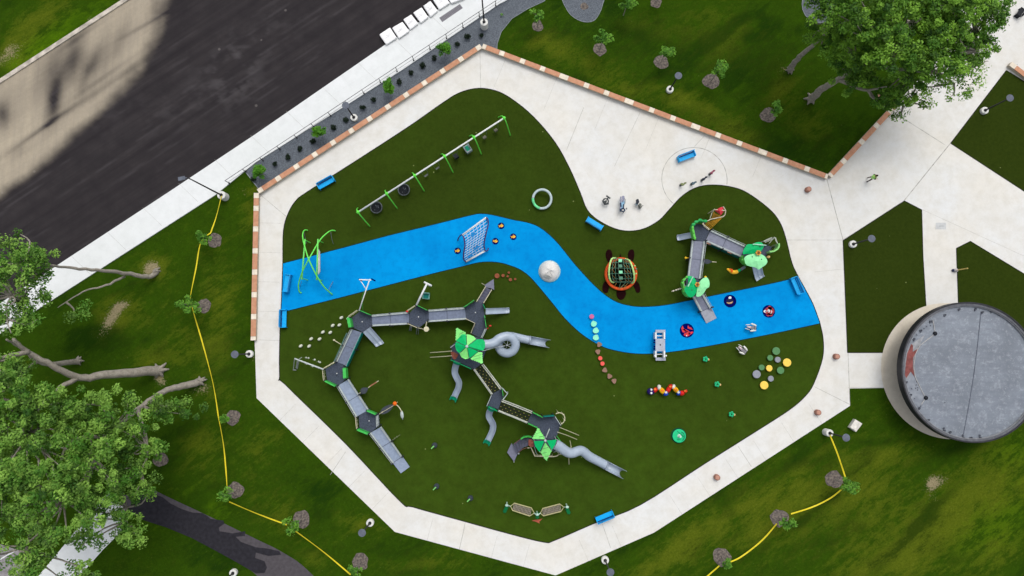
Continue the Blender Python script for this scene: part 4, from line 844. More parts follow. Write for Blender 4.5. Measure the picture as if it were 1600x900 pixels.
# arms with hanging things
b = MB(); a_, m_, e_ = V(*Z1(1090, 590), za + 1.0), V(*Z1(1190, 290), 2.6), V(*Z1(1240, 145), 2.7)
b.tube([a_, m_, e_], .06, 8); b.tube([m_, V(*Z1(1100, 150), 2.7)], .045, 8); b.build('overhead_arm', WHITE, PS, smooth=True)
b = MB(); b.beam(V(*Z1(1090, 152), 2.72), V(*Z1(1260, 158), 2.72), .10, .10); b.build('crossbar', WHITE, PS)
b = MB(); b.beam(V(*Z1(1262, 140), 2.70), V(*Z1(1318, 170), 2.70), .14, .12); b.beam(V(*Z1(1085, 145), 2.7), V(*Z1(1135, 168), 2.68), .14, .12); b.build('handle', NAVY, PS)
for q in ((1130, 330), (1145, 420), (1140, 560)):
    pass
b = MB(); b.tube([V(*Z1(1160, 300), 2.3), V(*Z1(1130, 400), 1.6), V(*Z1(1145, 590), .2)], .02, 5); b.build('climbing_rope', GREENP, PS)
b = MB(); b.tube([V(*Z2(380, 425), zb + 1), V(*Z2(500, 180), 2.9)], .095, 8); b.tube([V(*Z2(468, 155), 2.9), V(*Z2(560, 200), 2.9)], .095, 8); p = V(*Z2(500, 180), 2.9); b.tube([p, (p.x, p.y, 0)], .05, 6); b.build('overhead_arm', WHITE, PS, smooth=True)
b = MB(); p = V(*Z2(492, 318), .7); b.box((p.x, p.y, .6), (.72, .62, .12), -.08); b.box((p.x, p.y + .28, .85), (.72, .08, .5), -.08); b.build('swing_chair', M('chair_pale', (120, 176, 170), .5), PS)
b = MB(); b.box((p.x, p.y - .02, .69), (.5, .42, .06), -.08); b.build('cushion', TEAL, PS)
# double slide of the first deck
def slide2(t, a0, a1, b0, b1, z, name='double_slide', ridge=True):
    A0, A1, B0, B1 = V(*a0, z), V(*a1, .16), V(*b0, z), V(*b1, .16); secs = []
    b = MB(); prof = [(0, .16), (.045, .17), (.09, .02), (.25, -.02), (.44, .03), (.5, .10), (.56, .03), (.75, -.02), (.91, .02), (.955, .17), (1, .16)] if ridge else [(0, .2), (.06, .2), (.14, .02), (.5, -.03), (.86, .02), (.94, .2), (1, .2)]
    N = 12; vs = []; m = len(prof)
    for i in range(N + 1):
        u = i / N; zz_ = z + (.16 - z) * (u if u < .8 else .8 + (u - .8) * 1.0); zz_ = z * (1 - min(1, u / .82)) + .16
        p, q = A0.lerp(A1, u), B0.lerp(B1, u)
        for s, hgt in prof: r_2 = p.lerp(q, s); vs.append((r_2.x, r_2.y, zz_ + hgt))
        for s, hgt in reversed(prof): r_2 = p.lerp(q, s); vs.append((r_2.x, r_2.y, zz_ + hgt - .05))
    M2 = 2 * m; fs = [(i * M2 + k, i * M2 + (k + 1) % M2, (i + 1) * M2 + (k + 1) % M2, (i + 1) * M2 + k) for i in range(N) for k in range(M2)]
    fs += [tuple(range(M2)), tuple(N * M2 + k for k in range(M2 - 1, -1, -1))]
    b.add(vs, fs); return b.build(name, SLIDE, t)
slide2(PS, Z1(1150, 895), Z3(1330, 200), Z1(1255, 815), Z3(1445, 145), za)
slide2(PS, (759, 482), (796, 480.8), (759, 491.5), (796, 489.2), zc_, 'slide', False)
# stairs with arrow shaped landings
def stairs(t, a0, a1, b0, b1, z0, z1, n, mat):
    b = MB()
    for i in range(n):
        u0, u1 = i / n, (i + 1) / n; z = z0 + (z1 - z0) * (i + 1) / n; A0, A1, B0, B1 = V(*a0, z0), V(*a1, z1), V(*b0, z0), V(*b1, z1)
        q = [A0.lerp(A1, u0), A0.lerp(A1, u1 - .02), B0.lerp(B1, u1 - .02), B0.lerp(B1, u0)]; b.prism([(p.x, p.y) for p in q], z - .12, z)
    b.build('stairs', mat, t)
    for p, q in ((a0, a1), (b0, b1)): m_ = MB(); m_.tube([V(*p, z0 + .7), V(*q, z1 + .7)], .03, 6); m_.tube([V(*p, z0 + .1), V(*q, z1 + .1)], .04, 6); m_.tube([V(*q, z1 + .7), V(*q, 0)], .03, 6); m_.build('hand_rail', WARM, t)
stairs(PS, Z2(1085, 385), Z2(1190, 210), Z2(1165, 405), Z2(1262, 245), zc_, .5, 5, M('stair_grey', (92, 94, 112), .7, .1, 5))
ARR = M('arrow_grey', (122, 124, 142), .7, .06, 5)
b = MB(); b.prism([tuple(V(*Z2(*p), .42).xy) for p in [(1178, 190), (1285, 120), (1292, 248), (1255, 228), (1190, 215)]], .30, .42); b.build('landing', ARR, PS)
b = MB(); b.tube([V(*Z2(1180, 190), .5), V(*Z2(1145, 170), .9)], .03, 5); b.build('grip', WARM, PS)
# deck four under the first canopy
d4 = zz(Z5, [(290, 262), (340, 215), (470, 150), (560, 175), (625, 190), (640, 300), (600, 410), (590, 445), (525, 492), (500, 488), (370, 425), (292, 392)])
dk = deckp(PS, d4, zd); posts(PS, zz(Z5, [(292, 262), (292, 392), (500, 490), (590, 440), (635, 300), (615, 195), (450, 160)]), zd, 1.0)
b = MB(); b.prism([tuple(V(*Z5(*p), zd + .05).xy) for p in [(283, 322), (310, 318), (362, 348), (340, 388), (318, 398), (296, 366)]], zd, zd + .06); b.build('mat', BROWN, dk)
guard(PS, zz(Z5, [(290, 278), (330, 246)]), zd, .9, PALE); guard(PS, zz(Z5, [(385, 440), (500, 492)]), zd, .9, EMER, 'panel', 'guard_panel'); guard(PS, zz(Z5, [(292, 400), (385, 440)]), zd, .9, EMER, 'panel', 'guard_panel')
guard(PS, zz(Z5, [(492, 132), (530, 40)]), zc_, .9, WARM)
for y0, y1 in ((312, 328), (360, 375)):
    b = MB(); b.tube([V(*Z5(295, y0), zd + .8), V(*Z5(200, (y0 + y1) / 2), 1.9), V(*Z5(78, y1), .05)], .035, 6); b.build('slide_pole', WARM, PS)
hub = V(*Z5(447, 265), 4.9); rim = 4.3
CA = M('canopy_green', (0, 190, 108), .5, .05, 3)
b = MB(); b.lathe((hub.x, hub.y, 4.86), [(.14, 0), (.14, .08), (.05, .14)], 12); b.tube([(hub.x, hub.y, 0), (hub.x, hub.y, 4.9)], .08, 8); can = b.build('canopy', STEEL, PS)
R5 = lambda x, y, z=rim: V(*Z5(x, y), z)
def arcp(p, q, bulge, n=3):
    out = [p]
    for k in range(1, n): u = k / n; m_ = p.lerp(q, u); o_ = (m_ - Vector((hub.x, hub.y, m_.z))); o_.z = 0; o_.normalize(); out.append(m_ + o_ * bulge * math.sin(math.pi * u))
    return out + [q]
tri_panel(can, [hub] + arcp(R5(335, 215), R5(440, 140), .35), CA); tri_panel(can, [hub] + arcp(R5(440, 140), R5(545, 190), .15), LEAFL)
tri_panel(can, [hub, R5(545, 190), R5(612, 190), R5(634, 220), R5(634, 275), R5(615, 312), R5(565, 312)], CA); tri_panel(can, [hub] + arcp(R5(565, 312), R5(470, 387), .05), CA)
tri_panel(can, [hub] + arcp(R5(470, 387), R5(370, 338), .3), LEAFL); tri_panel(can, [hub] + arcp(R5(370, 338), R5(335, 215), .25), CA)
def scallop(p, q, n, amp):
    out = []
    dd = (q - p); nn_ = Vector((dd.y, -dd.x, 0)).normalized()
    for k in range(n * 3): u = k / (n * 3); out.append(p.lerp(q, u) + nn_ * amp * abs(math.sin(math.pi * u * n)))
    return out
tri_panel(can, scallop(R5(335, 212), R5(338, 78, 4.5), 5, -.07) + scallop(R5(345, 76, 4.5), R5(445, 132), 5, -.07) + [R5(440, 140)], LEAFL)
tri_panel(can, [R5(560, 316)] + scallop(R5(598, 318), R5(608, 438, 4.5), 5, -.07) + scallop(R5(600, 441, 4.5), R5(487, 392), 5, -.07) + [R5(478, 388)], LEAFL)
b = MB(); b.tube([R5(372, 180, 4.42), R5(418, 158, 4.42)], .012, 4); b.tube([R5(370, 145, 4.5), R5(412, 122, 4.5)], .012, 4); b.tube([R5(510, 395, 4.42), R5(585, 378, 4.42)], .012, 4); b.tube([R5(515, 372, 4.45), R5(590, 345, 4.45)], .012, 4); b.build('seam', DPOST, can)
posts(PS, zz(Z5, [(345, 225), (440, 150), (560, 305), (470, 375), (375, 330)]), 4.2, 0, .05, STEEL)
# spiral tube slide
def sp3(ang, z, R=13.3): a_ = math.radians(ang); return V(792.3 + R * math.cos(a_), 538.6 + R * math.sin(a_), z)
path = [V(756, 538, 3.2), V(765, 537.5, 3.15), V(773, 534.5, 3.1), V(780, 529, 3.05), sp3(-105, 2.95), sp3(-75, 2.85), sp3(-40, 2.7), sp3(0, 2.55), sp3(45, 2.35), sp3(90, 2.15), sp3(135, 1.95), sp3(180, 1.75), sp3(225, 1.55), sp3(262, 1.35), V(800, 525.5, 1.15), V(812, 528.2, .92), V(820, 530, .8), V(828, 531.6, .68)]
pp = smooth_path(path, 5); b = MB(); b.tube(pp, [.44 - .04 * i / len(pp) for i in range(len(pp))], 18); ts = b.build('tube_slide', SLIDE, PS, smooth=True)
b = MB(); b.tube([V(827, 531.4, .68), V(842, 534.2, .55), V(859.5, 537.4, .46)], .41, 16, math.radians(175), math.radians(365), .04, endcut=.45); b.build('slide_exit', SLIDE, ts, smooth=True)
b = MB(); b.tube([V(826.5, 531.3, .68), V(828, 531.6, .68)], .45, 16); b.build('collar', M('collar', (140, 150, 166), .5), ts)
b = MB(); pc = V(792.5, 539.5); b.tube([(pc.x, pc.y, 0), (pc.x, pc.y, 2.6)], .07, 8)
for an, z_ in ((80, 2.75), (200, 1.9), (330, 2.5), (20, 2.6), (250, 1.6), (140, 2.0)): q = V(792.5 + 8 * math.cos(math.radians(an)), 539 - 8 * math.sin(math.radians(an)), z_); b.tube([(pc.x, pc.y, z_ - .2), q], .03, 5)
b.build('slide_support', STEEL, PS)
b = MB(); b.tube([V(*Z5(600, 312), 3.6), V(*Z5(740, 275), 2.8), V(*Z5(830, 258), 2.5)], .03, 5); b.build('brace', STEEL, PS)
# winding small slides
def sslide(pts, lip):
    pp = smooth_path(pts, 6); b = MB(); b.tube(pp, .31, 14, math.radians(165), math.radians(375), .05); s = b.build('slide', SLIDE, PS, smooth=True)
    b = MB(); e, e0 = pp[-1], pp[-2]; dd = (e - e0).normalized(); b.tube([e - dd * .05, e + dd * .35], .37, 14, math.radians(150), math.radians(390), .09); b.build('lip', M('lip_green', (0, 146, 104), .5), s)
    b = MB(); e, e0 = pp[0], pp[1]; dd = (e - e0).normalized(); b.tube([e - dd * .1, e + dd * .12], .37, 14, math.radians(0), math.radians(350), .07); b.build('hood', M('hood_green', (20, 150, 116), .5), s)
sslide([V(*Z5(x, y), z) for x, y, z in [(348, 425, 2.25), (330, 480, 2.0), (326, 530, 1.75), (345, 580, 1.5), (366, 625, 1.2), (362, 680, .85), (340, 730, .55), (318, 780, .4)]], 1)
sslide([V(*Z6(x, y), z) for x, y, z in [(207, 362, 1.85), (185, 410, 1.6), (182, 460, 1.4), (208, 510, 1.2), (228, 555, .95), (222, 620, .65), (195, 685, .45), (165, 745, .35)]], 1)
# net bridges
def netbridge(a0, a1, b0, b1, z0, z1, n=12):
    A0, A1, B0, B1 = V(*a0, z0), V(*a1, z1), V(*b0, z0), V(*b1, z1)
    sag = lambda u: Vector((0, 0, -.18 * math.sin(math.pi * u)))
    b = MB()
    for k in range(n + 1): u = k / n; b.tube([A0.lerp(A1, u) + sag(u), B0.lerp(B1, u) + sag(u)], .025, 4)
    for k in range(6): s = k / 5; b.tube([A0.lerp(B0, s).lerp(A1.lerp(B1, s), u / n) + sag(u / n) for u in range(n + 1)], .03, 4)
    for k in range(n): 
        for j in range(3): p = A0.lerp(B0, .18 + j * .32).lerp(A1.lerp(B1, .18 + j * .32), (k + .5) / n) + sag((k + .5) / n); b.box(p, (.2, .2, .03), .8)
    nb = b.build('net_bridge', ROPE, PS); b = MB()
    for k in range(n):
        for j in range(4):
            if (k + j) % 2 == 0: u = (k + .5) / n; s = (j + .5) / 4; p = A0.lerp(B0, s).lerp(A1.lerp(B1, s), u) + sag(u) + Vector((0, 0, .05)); b.ell(p, .05, .05, .04, 6)
    b.build('net_knots', M('knot_yellow', (176, 166, 92), .6), nb)
    for p, q, s in ((A0, A1, -1), (B0, B1, 1)):
        o_ = (B0 - A0).normalized() * .08 * s; b = MB()
        for oo, hh in ((.0, .95), (1.6, .55)): b.tube([p + o_ * oo + Vector((0, 0, hh)), p.lerp(q, .5) + o_ * oo + sag(.5) + Vector((0, 0, hh)), q + o_ * oo + Vector((0, 0, hh))], .045, 6)
        for k in range(9): r_2 = p.lerp(q, k / 8); b.tube([r_2 + sag(k / 8), r_2 + o_ + Vector((0, 0, .95)) + sag(k / 8)], .015, 4)
        b.build('guard_rail', M('bridge_rail', (206, 210, 196), .5), PS)
netbridge(Z5(530, 490), Z5(706, 738), Z5(602, 448), Z5(785, 690), zd, ze)
netbridge(Z6(330, 268), Z6(682, 408), Z6(292, 372), Z6(632, 512), ze, zf)
d5 = zz(Z6, [(330, 128), (352, 215), (290, 372), (170, 325), (218, 192)])
deckp(PS, d5, ze); posts(PS, d5, ze, 1.0); guard(PS, zz(Z6, [(216, 190), (160, 322)]), ze, .95, PALE); guard(PS, zz(Z6, [(335, 125), (350, 222)]), ze, .95, GREENP, 'panel', 'guard_panel'); guard(PS, zz(Z6, [(160, 325), (275, 382)]), ze, .95, EMER, 'panel', 'guard_panel')
b = MB(); b.tube([V(*Z6(*q), ze + 1) for q in [(335, 122), (397, 190), (345, 258)]], .045, 6); b.tube([V(*Z6(*q), ze + .2) for q in [(335, 122), (397, 190), (345, 258)]], .03, 6); p = V(*Z6(397, 190), ze + 1); b.tube([p, (p.x, p.y, 0)], .045, 6); b.build('bay_rail', PALE, PS)
d6 = zz(Z7, [(355, 92), (470, 145), (480, 140), (590, 132), (660, 232), (640, 310), (612, 388), (505, 385), (430, 270), (410, 255), (305, 205)])
deckp(PS, d6, zf); posts(PS, zz(Z7, [(355, 92), (470, 145), (590, 132), (660, 232), (612, 388), (305, 205)]), zf, 1.0)
dk6 = deckp(PS, zz(Z7, [(360, 370), (430, 330), (505, 388), (612, 388), (640, 440), (600, 520), (470, 520), (380, 470), (340, 470), (320, 420)]), zf - .12)
b = MB(); b.prism([tuple(V(*Z7(*p), zf).xy) for p in [(318, 392), (345, 390), (372, 410), (372, 470), (342, 478), (316, 455)]], zf - .12, zf - .04); b.build('mat', BROWN, dk6)
guard(PS, zz(Z7, [(362, 92), (465, 145)]), zf, .95, GREENP, 'panel', 'guard_panel'); guard(PS, zz(Z7, [(478, 135), (588, 126)]), zf, .95, TEAL, 'panel', 'guard_panel', .08); guard(PS, zz(Z7, [(308, 210), (410, 256)]), zf, .95, GREENP, 'panel', 'guard_panel')
guard(PS, zz(Z7, [(596, 132), (662, 232)]), zf, .95, PALE); guard(PS, zz(Z7, [(540, 265), (500, 360)]), zf, .95, PALE); guard(PS, zz(Z7, [(618, 345), (668, 415)]), zf - .5, .95, GREENP, 'panel', 'guard_panel')
b = MB(); b.tube([V(*Z7(650 + 60 * math.cos(math.radians(a_)), 165 - 62 * math.sin(math.radians(a_))), zf + .9) for a_ in range(130, -80, -15)], .045, 6)
b.tube([V(*Z7(650 + 60 * math.cos(math.radians(a_)), 165 - 62 * math.sin(math.radians(a_))), 1.2) for a_ in range(130, -80, -15)], .03, 6)
for a_ in (100, 40, -20, -65): p = V(*Z7(650 + 60 * math.cos(math.radians(a_)), 165 - 62 * math.sin(math.radians(a_))), zf + .95); b.tube([p, (p.x, p.y, 0)], .03, 6); b.ell(p, .08, .08, .06, 8)
b.build('loop_ladder', WARM, PS, smooth=True)
for q in (((655, 262), (760, 305), (862, 348)), ((630, 312), (740, 350), (840, 392))): b = MB(); b.tube([V(*Z7(*q[0]), zf + .8), V(*Z7(*q[1]), 1.6), V(*Z7(*q[2]), .05)], .035, 6); b.build('slide_pole', WARM, PS)
hub = V(*Z7(499, 405), 4.9); R7 = lambda x, y, z=4.3: V(*Z7(x, y), z)
b = MB(); b.lathe((hub.x, hub.y, 4.86), [(.12, 0), (.12, .07), (.04, .12)], 12); b.tube([(hub.x, hub.y, 0), (hub.x, hub.y, 4.88)], .08, 8); can = b.build('canopy', STEEL, PS)
tri_panel(can, scallop(R7(357, 390), R7(418, 266), 5, -.08) + scallop(R7(424, 266), R7(494, 382), 5, -.08) + [R7(494, 394, 4.8)], LEAFL); tri_panel(can, [R7(370, 406), R7(494, 404, 4.8), R7(437, 535), R7(385, 470, 4.25)], CA)
tri_panel(can, [R7(508, 402, 4.8), R7(626, 390), R7(610, 450, 4.25), R7(568, 512)], CA)
tri_panel(can, [R7(498, 418, 4.8)] + scallop(R7(440, 535), R7(496, 628, 4.1), 3, -.07) + scallop(R7(520, 628, 4.1), R7(574, 520), 3, -.07) + [R7(574, 516)], LEAFL)
b = MB()
for q in (((395, 330), (440, 318)), ((430, 362), (480, 358)), ((470, 495), (530, 478)), ((460, 545), (520, 530)), ((495, 575), (540, 570))): b.tube([R7(*q[0], 4.56), R7(*q[1], 4.56)], .012, 4)
b.build('seam', DPOST, can)
posts(PS, zz(Z7, [(380, 415), (440, 525), (565, 505), (615, 395), (420, 290)]), 4.2, 0, .05, STEEL)
b = MB(); b.tube([V(*Z7(*q), 1.9) for q in [(305, 485), (345, 480), (385, 572), (450, 574), (580, 578), (625, 570), (645, 552), (700, 548)]], .055, 6); b.tube([V(*Z7(*q), .8) for q in [(345, 480), (385, 560), (580, 568)]], .04, 6)
for q in ((345, 480), (385, 572), (580, 578), (645, 552)): p = V(*Z7(*q), 1.9); b.tube([p, (p.x, p.y, 0)], .04, 6)
b.build('climbing_frame', WARM, PS, smooth=True)
b = MB(); b.tube([V(*Z7(370, 440), 1.5), V(*Z7(400, 540), 1.0), V(*Z7(420, 560), .5)], .03, 5); b.tube([V(*Z7(600, 500), 1.5), V(*Z7(640, 540), 1.0)], .03, 5); b.tube([V(*Z7(590, 530), 1.5), V(*Z7(650, 510), 1.0)], .03, 5); b.build('brace', STEEL, PS)
pth = smooth_path([V(*Z7(x, y), z) for x, y, z in [(600, 440, 3.1), (640, 462, 3.0), (690, 498, 2.8), (740, 530, 2.55), (790, 538, 2.3), (840, 520, 2.1), (880, 512, 1.9), (920, 530, 1.7), (970, 572, 1.45), (1030, 605, 1.15), (1090, 636, .9), (1155, 672, .7)]], 5)
b = MB(); b.tube(pth, [.5 - .07 * i / len(pth) for i in range(len(pth))], 18); ts = b.build('tube_slide', SLIDE, PS, smooth=True)
b = MB(); b.tube([V(*Z7(1150, 668), .7), V(*Z7(1240, 716), .55), V(*Z7(1362, 778), .47)], .43, 16, math.radians(175), math.radians(365), .04, endcut=.5); b.build('slide_exit', SLIDE, ts, smooth=True)
b = MB(); b.tube([V(*Z7(1148, 667), .7), V(*Z7(1160, 673), .7)], .46, 16); b.build('collar', M('collar', (140, 150, 166), .5), ts)
b = MB(); p, q = V(*Z7(752, 570), 1.9), V(*Z7(755, 660), 0); b.tube([p, q], .045, 6); p, q = V(*Z7(778, 470), 2.0), V(*Z7(765, 405), 0.0); b.tube([p, q], .04, 6); b.tube([V(*Z7(752, 570), 1.9), V(*Z7(778, 470), 2.0)], .04, 6); b.build('slide_support', WARM, PS)
SG = M('stair_grey', (92, 94, 112))
cv = [((350, 378), (310, 462), 1.9), ((300, 376), (270, 475), 1.65), ((245, 380), (245, 492), 1.4), ((205, 402), (230, 510), 1.15), ((172, 425), (212, 528), .9), ((150, 445), (195, 545), .6)]
b = MB()
for i in range(5):
    (p0, q0, z0), (p1, q1, z1) = cv[i], cv[i + 1]; b.prism([tuple(V(*Z7(*p), z0).xy) for p in (p0, (p1[0] + 2, p1[1]), (q1[0] + 2, q1[1]), q0)], z0 - .14 - .05 * 0, z0)
b.build('stairs', SG, PS)
guard(PS, zz(Z7, [(235, 378), (265, 356), (310, 350), (350, 358)]), 1.7, .8, GREENP, 'panel', 'guard_panel', .08)
b = MB(); b.tube([V(*Z7(*q), z) for q, z in (((305, 478), 2.2), ((250, 500), 1.9), ((205, 535), 1.3))], .03, 6); b.tube([V(*Z7(*q), z) for q, z in (((240, 378), 2.0), ((165, 440), 1.3))], .03, 6); b.build('hand_rail', M('rail_brown', (140, 90, 84), .5), PS)
b = MB(); b.prism([tuple(V(*Z7(*p), .45).xy) for p in [(133, 432), (205, 535), (160, 632), (86, 532)]], .33, .45); b.build('landing', ARR, PS)
b = MB(); b.ell(V(*Z7(210, 543), .6), .1, .1, .1, 8); b.tube([V(*Z7(160, 632), .45), V(*Z7(160, 640), .45)], .04, 6); b.build('grip', PALE, PS)
# beam with dangling beads (left side)
b = MB(); e0, e1 = V(*Z3(188, 365), 2.3), V(*Z3(590, 515), 2.3); b.tube([e0, e1], .075, 8); b.build('overhead_beam', M('beam_grey', (206, 214, 212), .5, .05, 5), PS, smooth=True)
b = MB(); 
for q0, q1, q2 in (((185, 360), (175, 430), (165, 525)), ((245, 385), (235, 440), (205, 495))): b.tube([V(*Z3(*q0), 2.2), V(*Z3(*q1), 1.2), V(*Z3(*q2), .05)], .055, 6)
b.tube([V(*Z3(165, 520), .2), V(*Z3(205, 525), .2)], .05, 6); b.tube([V(*Z3(245, 370), 2.2), V(*Z3(285, 345), 2.0)], .035, 6); b.beam(V(*Z3(228, 410), 1.4), V(*Z3(212, 500), .3), .24, .05); b.build('end_frame', M('frame_grey', (158, 166, 162), .5), PS)
for i, (x, y) in enumerate(((345, 350), (377, 355), (465, 378), (522, 405), (541, 415), (355, 435), (437, 470), (525, 492))):
    p = V(*Z3(x, y), .9); b = MB(); b.ell(p, .11 if i not in (0, 3) else .07, .10, .12, 8); up = 2.3 - .9; b.tube([p, (p.x, p.y, 1.6)], .012, 4); b.build('bead', M('bead', (214, 220, 210), .6), PS)
b = MB(); b.tube([V(*Z3(740, 105), .5), V(*Z3(855, 175), 1.1)], .045, 6); b.ell(V(*Z3(738, 103), .5), .12, .1, .1, 8); b.build('talk_tube', WARM, PS)
b = MB(); b.tube([V(*Z4(410, 550), .7), V(*Z4(480, 502), .4)], .03, 6); [b.ell(V(*Z4(x, y), .5), .09, .09, .08, 8) for x, y in ((432, 533), (452, 520))]; b.build('bead_rod', M('rod_olive', (110, 120, 84), .6), PS)
# leaf panels and orange arm
LFG = M('leaf_grey', (66, 72, 80), .7, .1, 6)
def leafp(t, a, b_, w, z, mat, name='leaf_panel', th=.05):
    A0, B0 = V(*a, z), V(*b_, z); d_ = (B0 - A0); n_ = Vector((-d_.y, d_.x, 0)).normalized(); L_ = d_.length; q = []
    for k in range(11): u = k / 10; q.append(A0 + d_ * u + n_ * w * math.sin(math.pi * u ** .8))
    for k in range(9, 0, -1): u = k / 10; q.append(A0 + d_ * u - n_ * w * math.sin(math.pi * u ** .8))
    m_ = MB(); m_.prism([(p.x, p.y) for p in q], z - th, z); return m_.build(name, mat, t)
leafp(PS, Z4(130, 132), Z4(198, 92), .32, 1.1, LFG); b = MB(); b.tube([V(*Z4(118, 140), 1.0), V(*Z4(130, 132), 1.1)], .04, 6); b.tube([V(*Z4(198, 88), 1.1), V(*Z4(290, 28), 1.0)], .035, 6); p = V(*Z4(165, 112), 1.05); b.tube([p, (p.x, p.y, 0)], .05, 6); b.build('rod', WARM, PS)
b = MB(); b.beam(V(*Z4(215, 75), 1.12), V(*Z4(272, 40), 1.05), .12, .06); b.build('rod_sleeve', M('sleeve_brown', (160, 110, 80), .6), PS)
leafp(PS, Z4(300, 318), Z4(432, 232), .33, 1.3, LFG); b = MB(); b.tube([V(*Z4(300, 318), 1.34), V(*Z4(430, 240), 1.34)], .025, 5); b.tube([V(*Z4(298, 320), 1.2), V(*Z4(325, 302), 1.36)], .05, 6); b.tube(smooth_path([V(*Z4(*q), 1.6) for q in [(433, 228), (460, 250), (480, 275), (492, 300)]], 4), .045, 6); p = V(*Z4(433, 228), 1.5); b.tube([p, (p.x, p.y, 0)], .06, 6); b.build('arm', WARM, PS)
b = MB(); b.ell(V(*Z4(433, 228), 1.6), .22, .22, .16, 10); b.build('arm_joint', ORANGE, PS, smooth=True)
b = MB(); b.ell(V(*Z4(496, 326), 1.5), .17, .42, .14, 10, .15); b.tube([V(*Z4(500, 350), 1.5), V(*Z4(502, 368), 1.4)], .04, 6); b.build('capsule', M('capsule', (190, 202, 198), .5), PS, smooth=True)
for q in (((590, 140)),): pass
# ------------------------------------------------------------------ the small play structure (leaf canopies)
Y6 = lambda x, y: (1040 + x / 8, 310 + y / 8); Y7 = lambda x, y: (1040 + x / 7.5, 400 + y / 7.5); Y8 = lambda x, y: (1180 + x / 18, 360 + y / 18)
o0 = V(1110, 420); TS = thing('toddler_play_structure', 'smaller play structure with leaf shaped canopies and two ramps beside the blue path', 'play structure', (o0.x, o0.y, 0))
z1, z2 = 1.1, 1.1
dA = zz(Y6, [(345, 345), (400, 318), (462, 328), (505, 370), (558, 402), (520, 470), (490, 540), (355, 522), (340, 430)])
deckp(TS, dA, z1); posts(TS, zz(Y6, [(345, 345), (460, 328), (556, 402), (490, 540), (355, 522)]), z1, .9)
TGR = M('tot_green', (48, 172, 92), .5, .08, 5)
b = MB(); q = [V(*Y6(x, y), z1) for x, y in [(465, 305), (400, 292), (350, 315), (318, 345), (305, 385)]]
for i in range(4): b.panel(q[i], q[i + 1], z1 + .1, z1 + .95, .16)
for p in q[:-1]: b.ell(p + Vector((0, 0, .95)), .2, .16, .1, 8)
b.build('leaf_panel', TGR, TS)
b = MB(); q = [V(*Y6(x, y), z1) for x, y in [(308, 385), (318, 440), (335, 515)]]
for i in range(2): b.panel(q[i], q[i + 1], z1 + .1, z1 + .95, .2)
for i, p in enumerate(q): b.ell(p + Vector((0, 0, .95)), .13, .2, .1, 8)
b.build('leaf_panel', M('tot_lime', (104, 206, 84), .5, .08, 5), TS)
slide2(TS, (1080, 363.5), (1057, 367.5), (1081.5, 372), (1058.5, 376.3), z1, 'slide', False)
ramp(TS, Y6(325, 530), Y7(255, 240), Y6(492, 540), Y7(405, 268), z1, 1.0, M('tot_ramp', (136, 140, 158), .6, .06, 4), (.5,), rw=.17)
ramp(TS, Y6(563, 398), Y6(992, 598), Y6(495, 540), Y6(935, 735), z1, z1, M('tot_ramp', (136, 140, 158)), (.47,), rw=.15)
b = MB(); b.panel(V(*Y6(500, 545), z1), V(*Y6(925, 738), z1), .5, 1.05, .1); b.build('side_panel', M('panel_deepgreen', (0, 92, 80), .5), TS)
for x, y in ((540, 562), (800, 672)): b = MB(); p = V(*Y6(x, y), 1.15); b.box(p, (.42, .2, .1), -.4); b.ell(p + Vector((.1, 0, .06)), .1, .1, .05, 8); b.build('play_dial', M('dial', (176, 130, 110), .6), TS)
for f, x, y in ((Y7, 237, 22),): b = MB(); p = V(*f(x, y), .9); b.ell(p, .13, .13, .13, 10); b.tube([p, V(*f(300, 20), .9)], .03, 5); b.build('knob', YELL, TS)
leafp(TS, Y7(440, 62), Y7(545, 68), .24, 1.0, LFG); b = MB(); b.tube([V(*Y7(545, 68), 1.0), V(*Y7(595, 72), .9)], .04, 6); p = V(*Y7(490, 66), .97); b.tube([p, (p.x, p.y, 0)], .05, 6); b.build('rod', WARM, TS)
# deck and canopy by the south ramp
dB = zz(Y7, [(240, 262), (405, 270), (430, 330), (440, 440), (320, 470), (235, 400)]); deckp(TS, dB, 1.0); posts(TS, dB, 1.0, .9)
def leaf_canopy(pts, z, mat, hubp, lift=.25):
    hb = V(*hubp, z + lift); q = [V(*p, z) for p in pts]; b = MB(); n = len(q); vs = [tuple(hb)] + [tuple(p) for p in q] + [(hb.x, hb.y, hb.z - .05)] + [(p.x, p.y, p.z - .05) for p in q]
    fs = [(0, i + 1, (i + 1) % n + 1) for i in range(n)] + [(n + 1, (i + 1) % n + n + 2, i + n + 2) for i in range(n)] + [(i + 1, i + n + 2, (i + 1) % n + n + 2, (i + 1) % n + 1) for i in range(n)]
    b.add(vs, fs); return b
def sm(f, pts, n=3): return [(p.x, p.y) for p in smooth_path([Vector((*f(*q), 0)) for q in pts], n, True)]
b = leaf_canopy(sm(Y7, [(262, 236), (300, 236), (345, 268), (364, 320), (370, 380), (352, 440), (318, 478), (270, 474), (228, 420), (222, 380), (262, 330), (266, 280)]), 2.7, None, Y7(330, 360)); can = b.build('canopy', M('canopy_emerald', (0, 186, 108), .5, .05, 3), TS)
leafl = M('canopy_mint', (156, 244, 176), .5, .05, 3)
b = leaf_canopy(sm(Y7, [(404, 294), (440, 262), (478, 250), (505, 275), (516, 325), (508, 365), (478, 384), (462, 410), (440, 445), (400, 474), (360, 472), (366, 420), (376, 350)]), 2.75, None, Y7(430, 370)); b.build('canopy', leafl, TS)
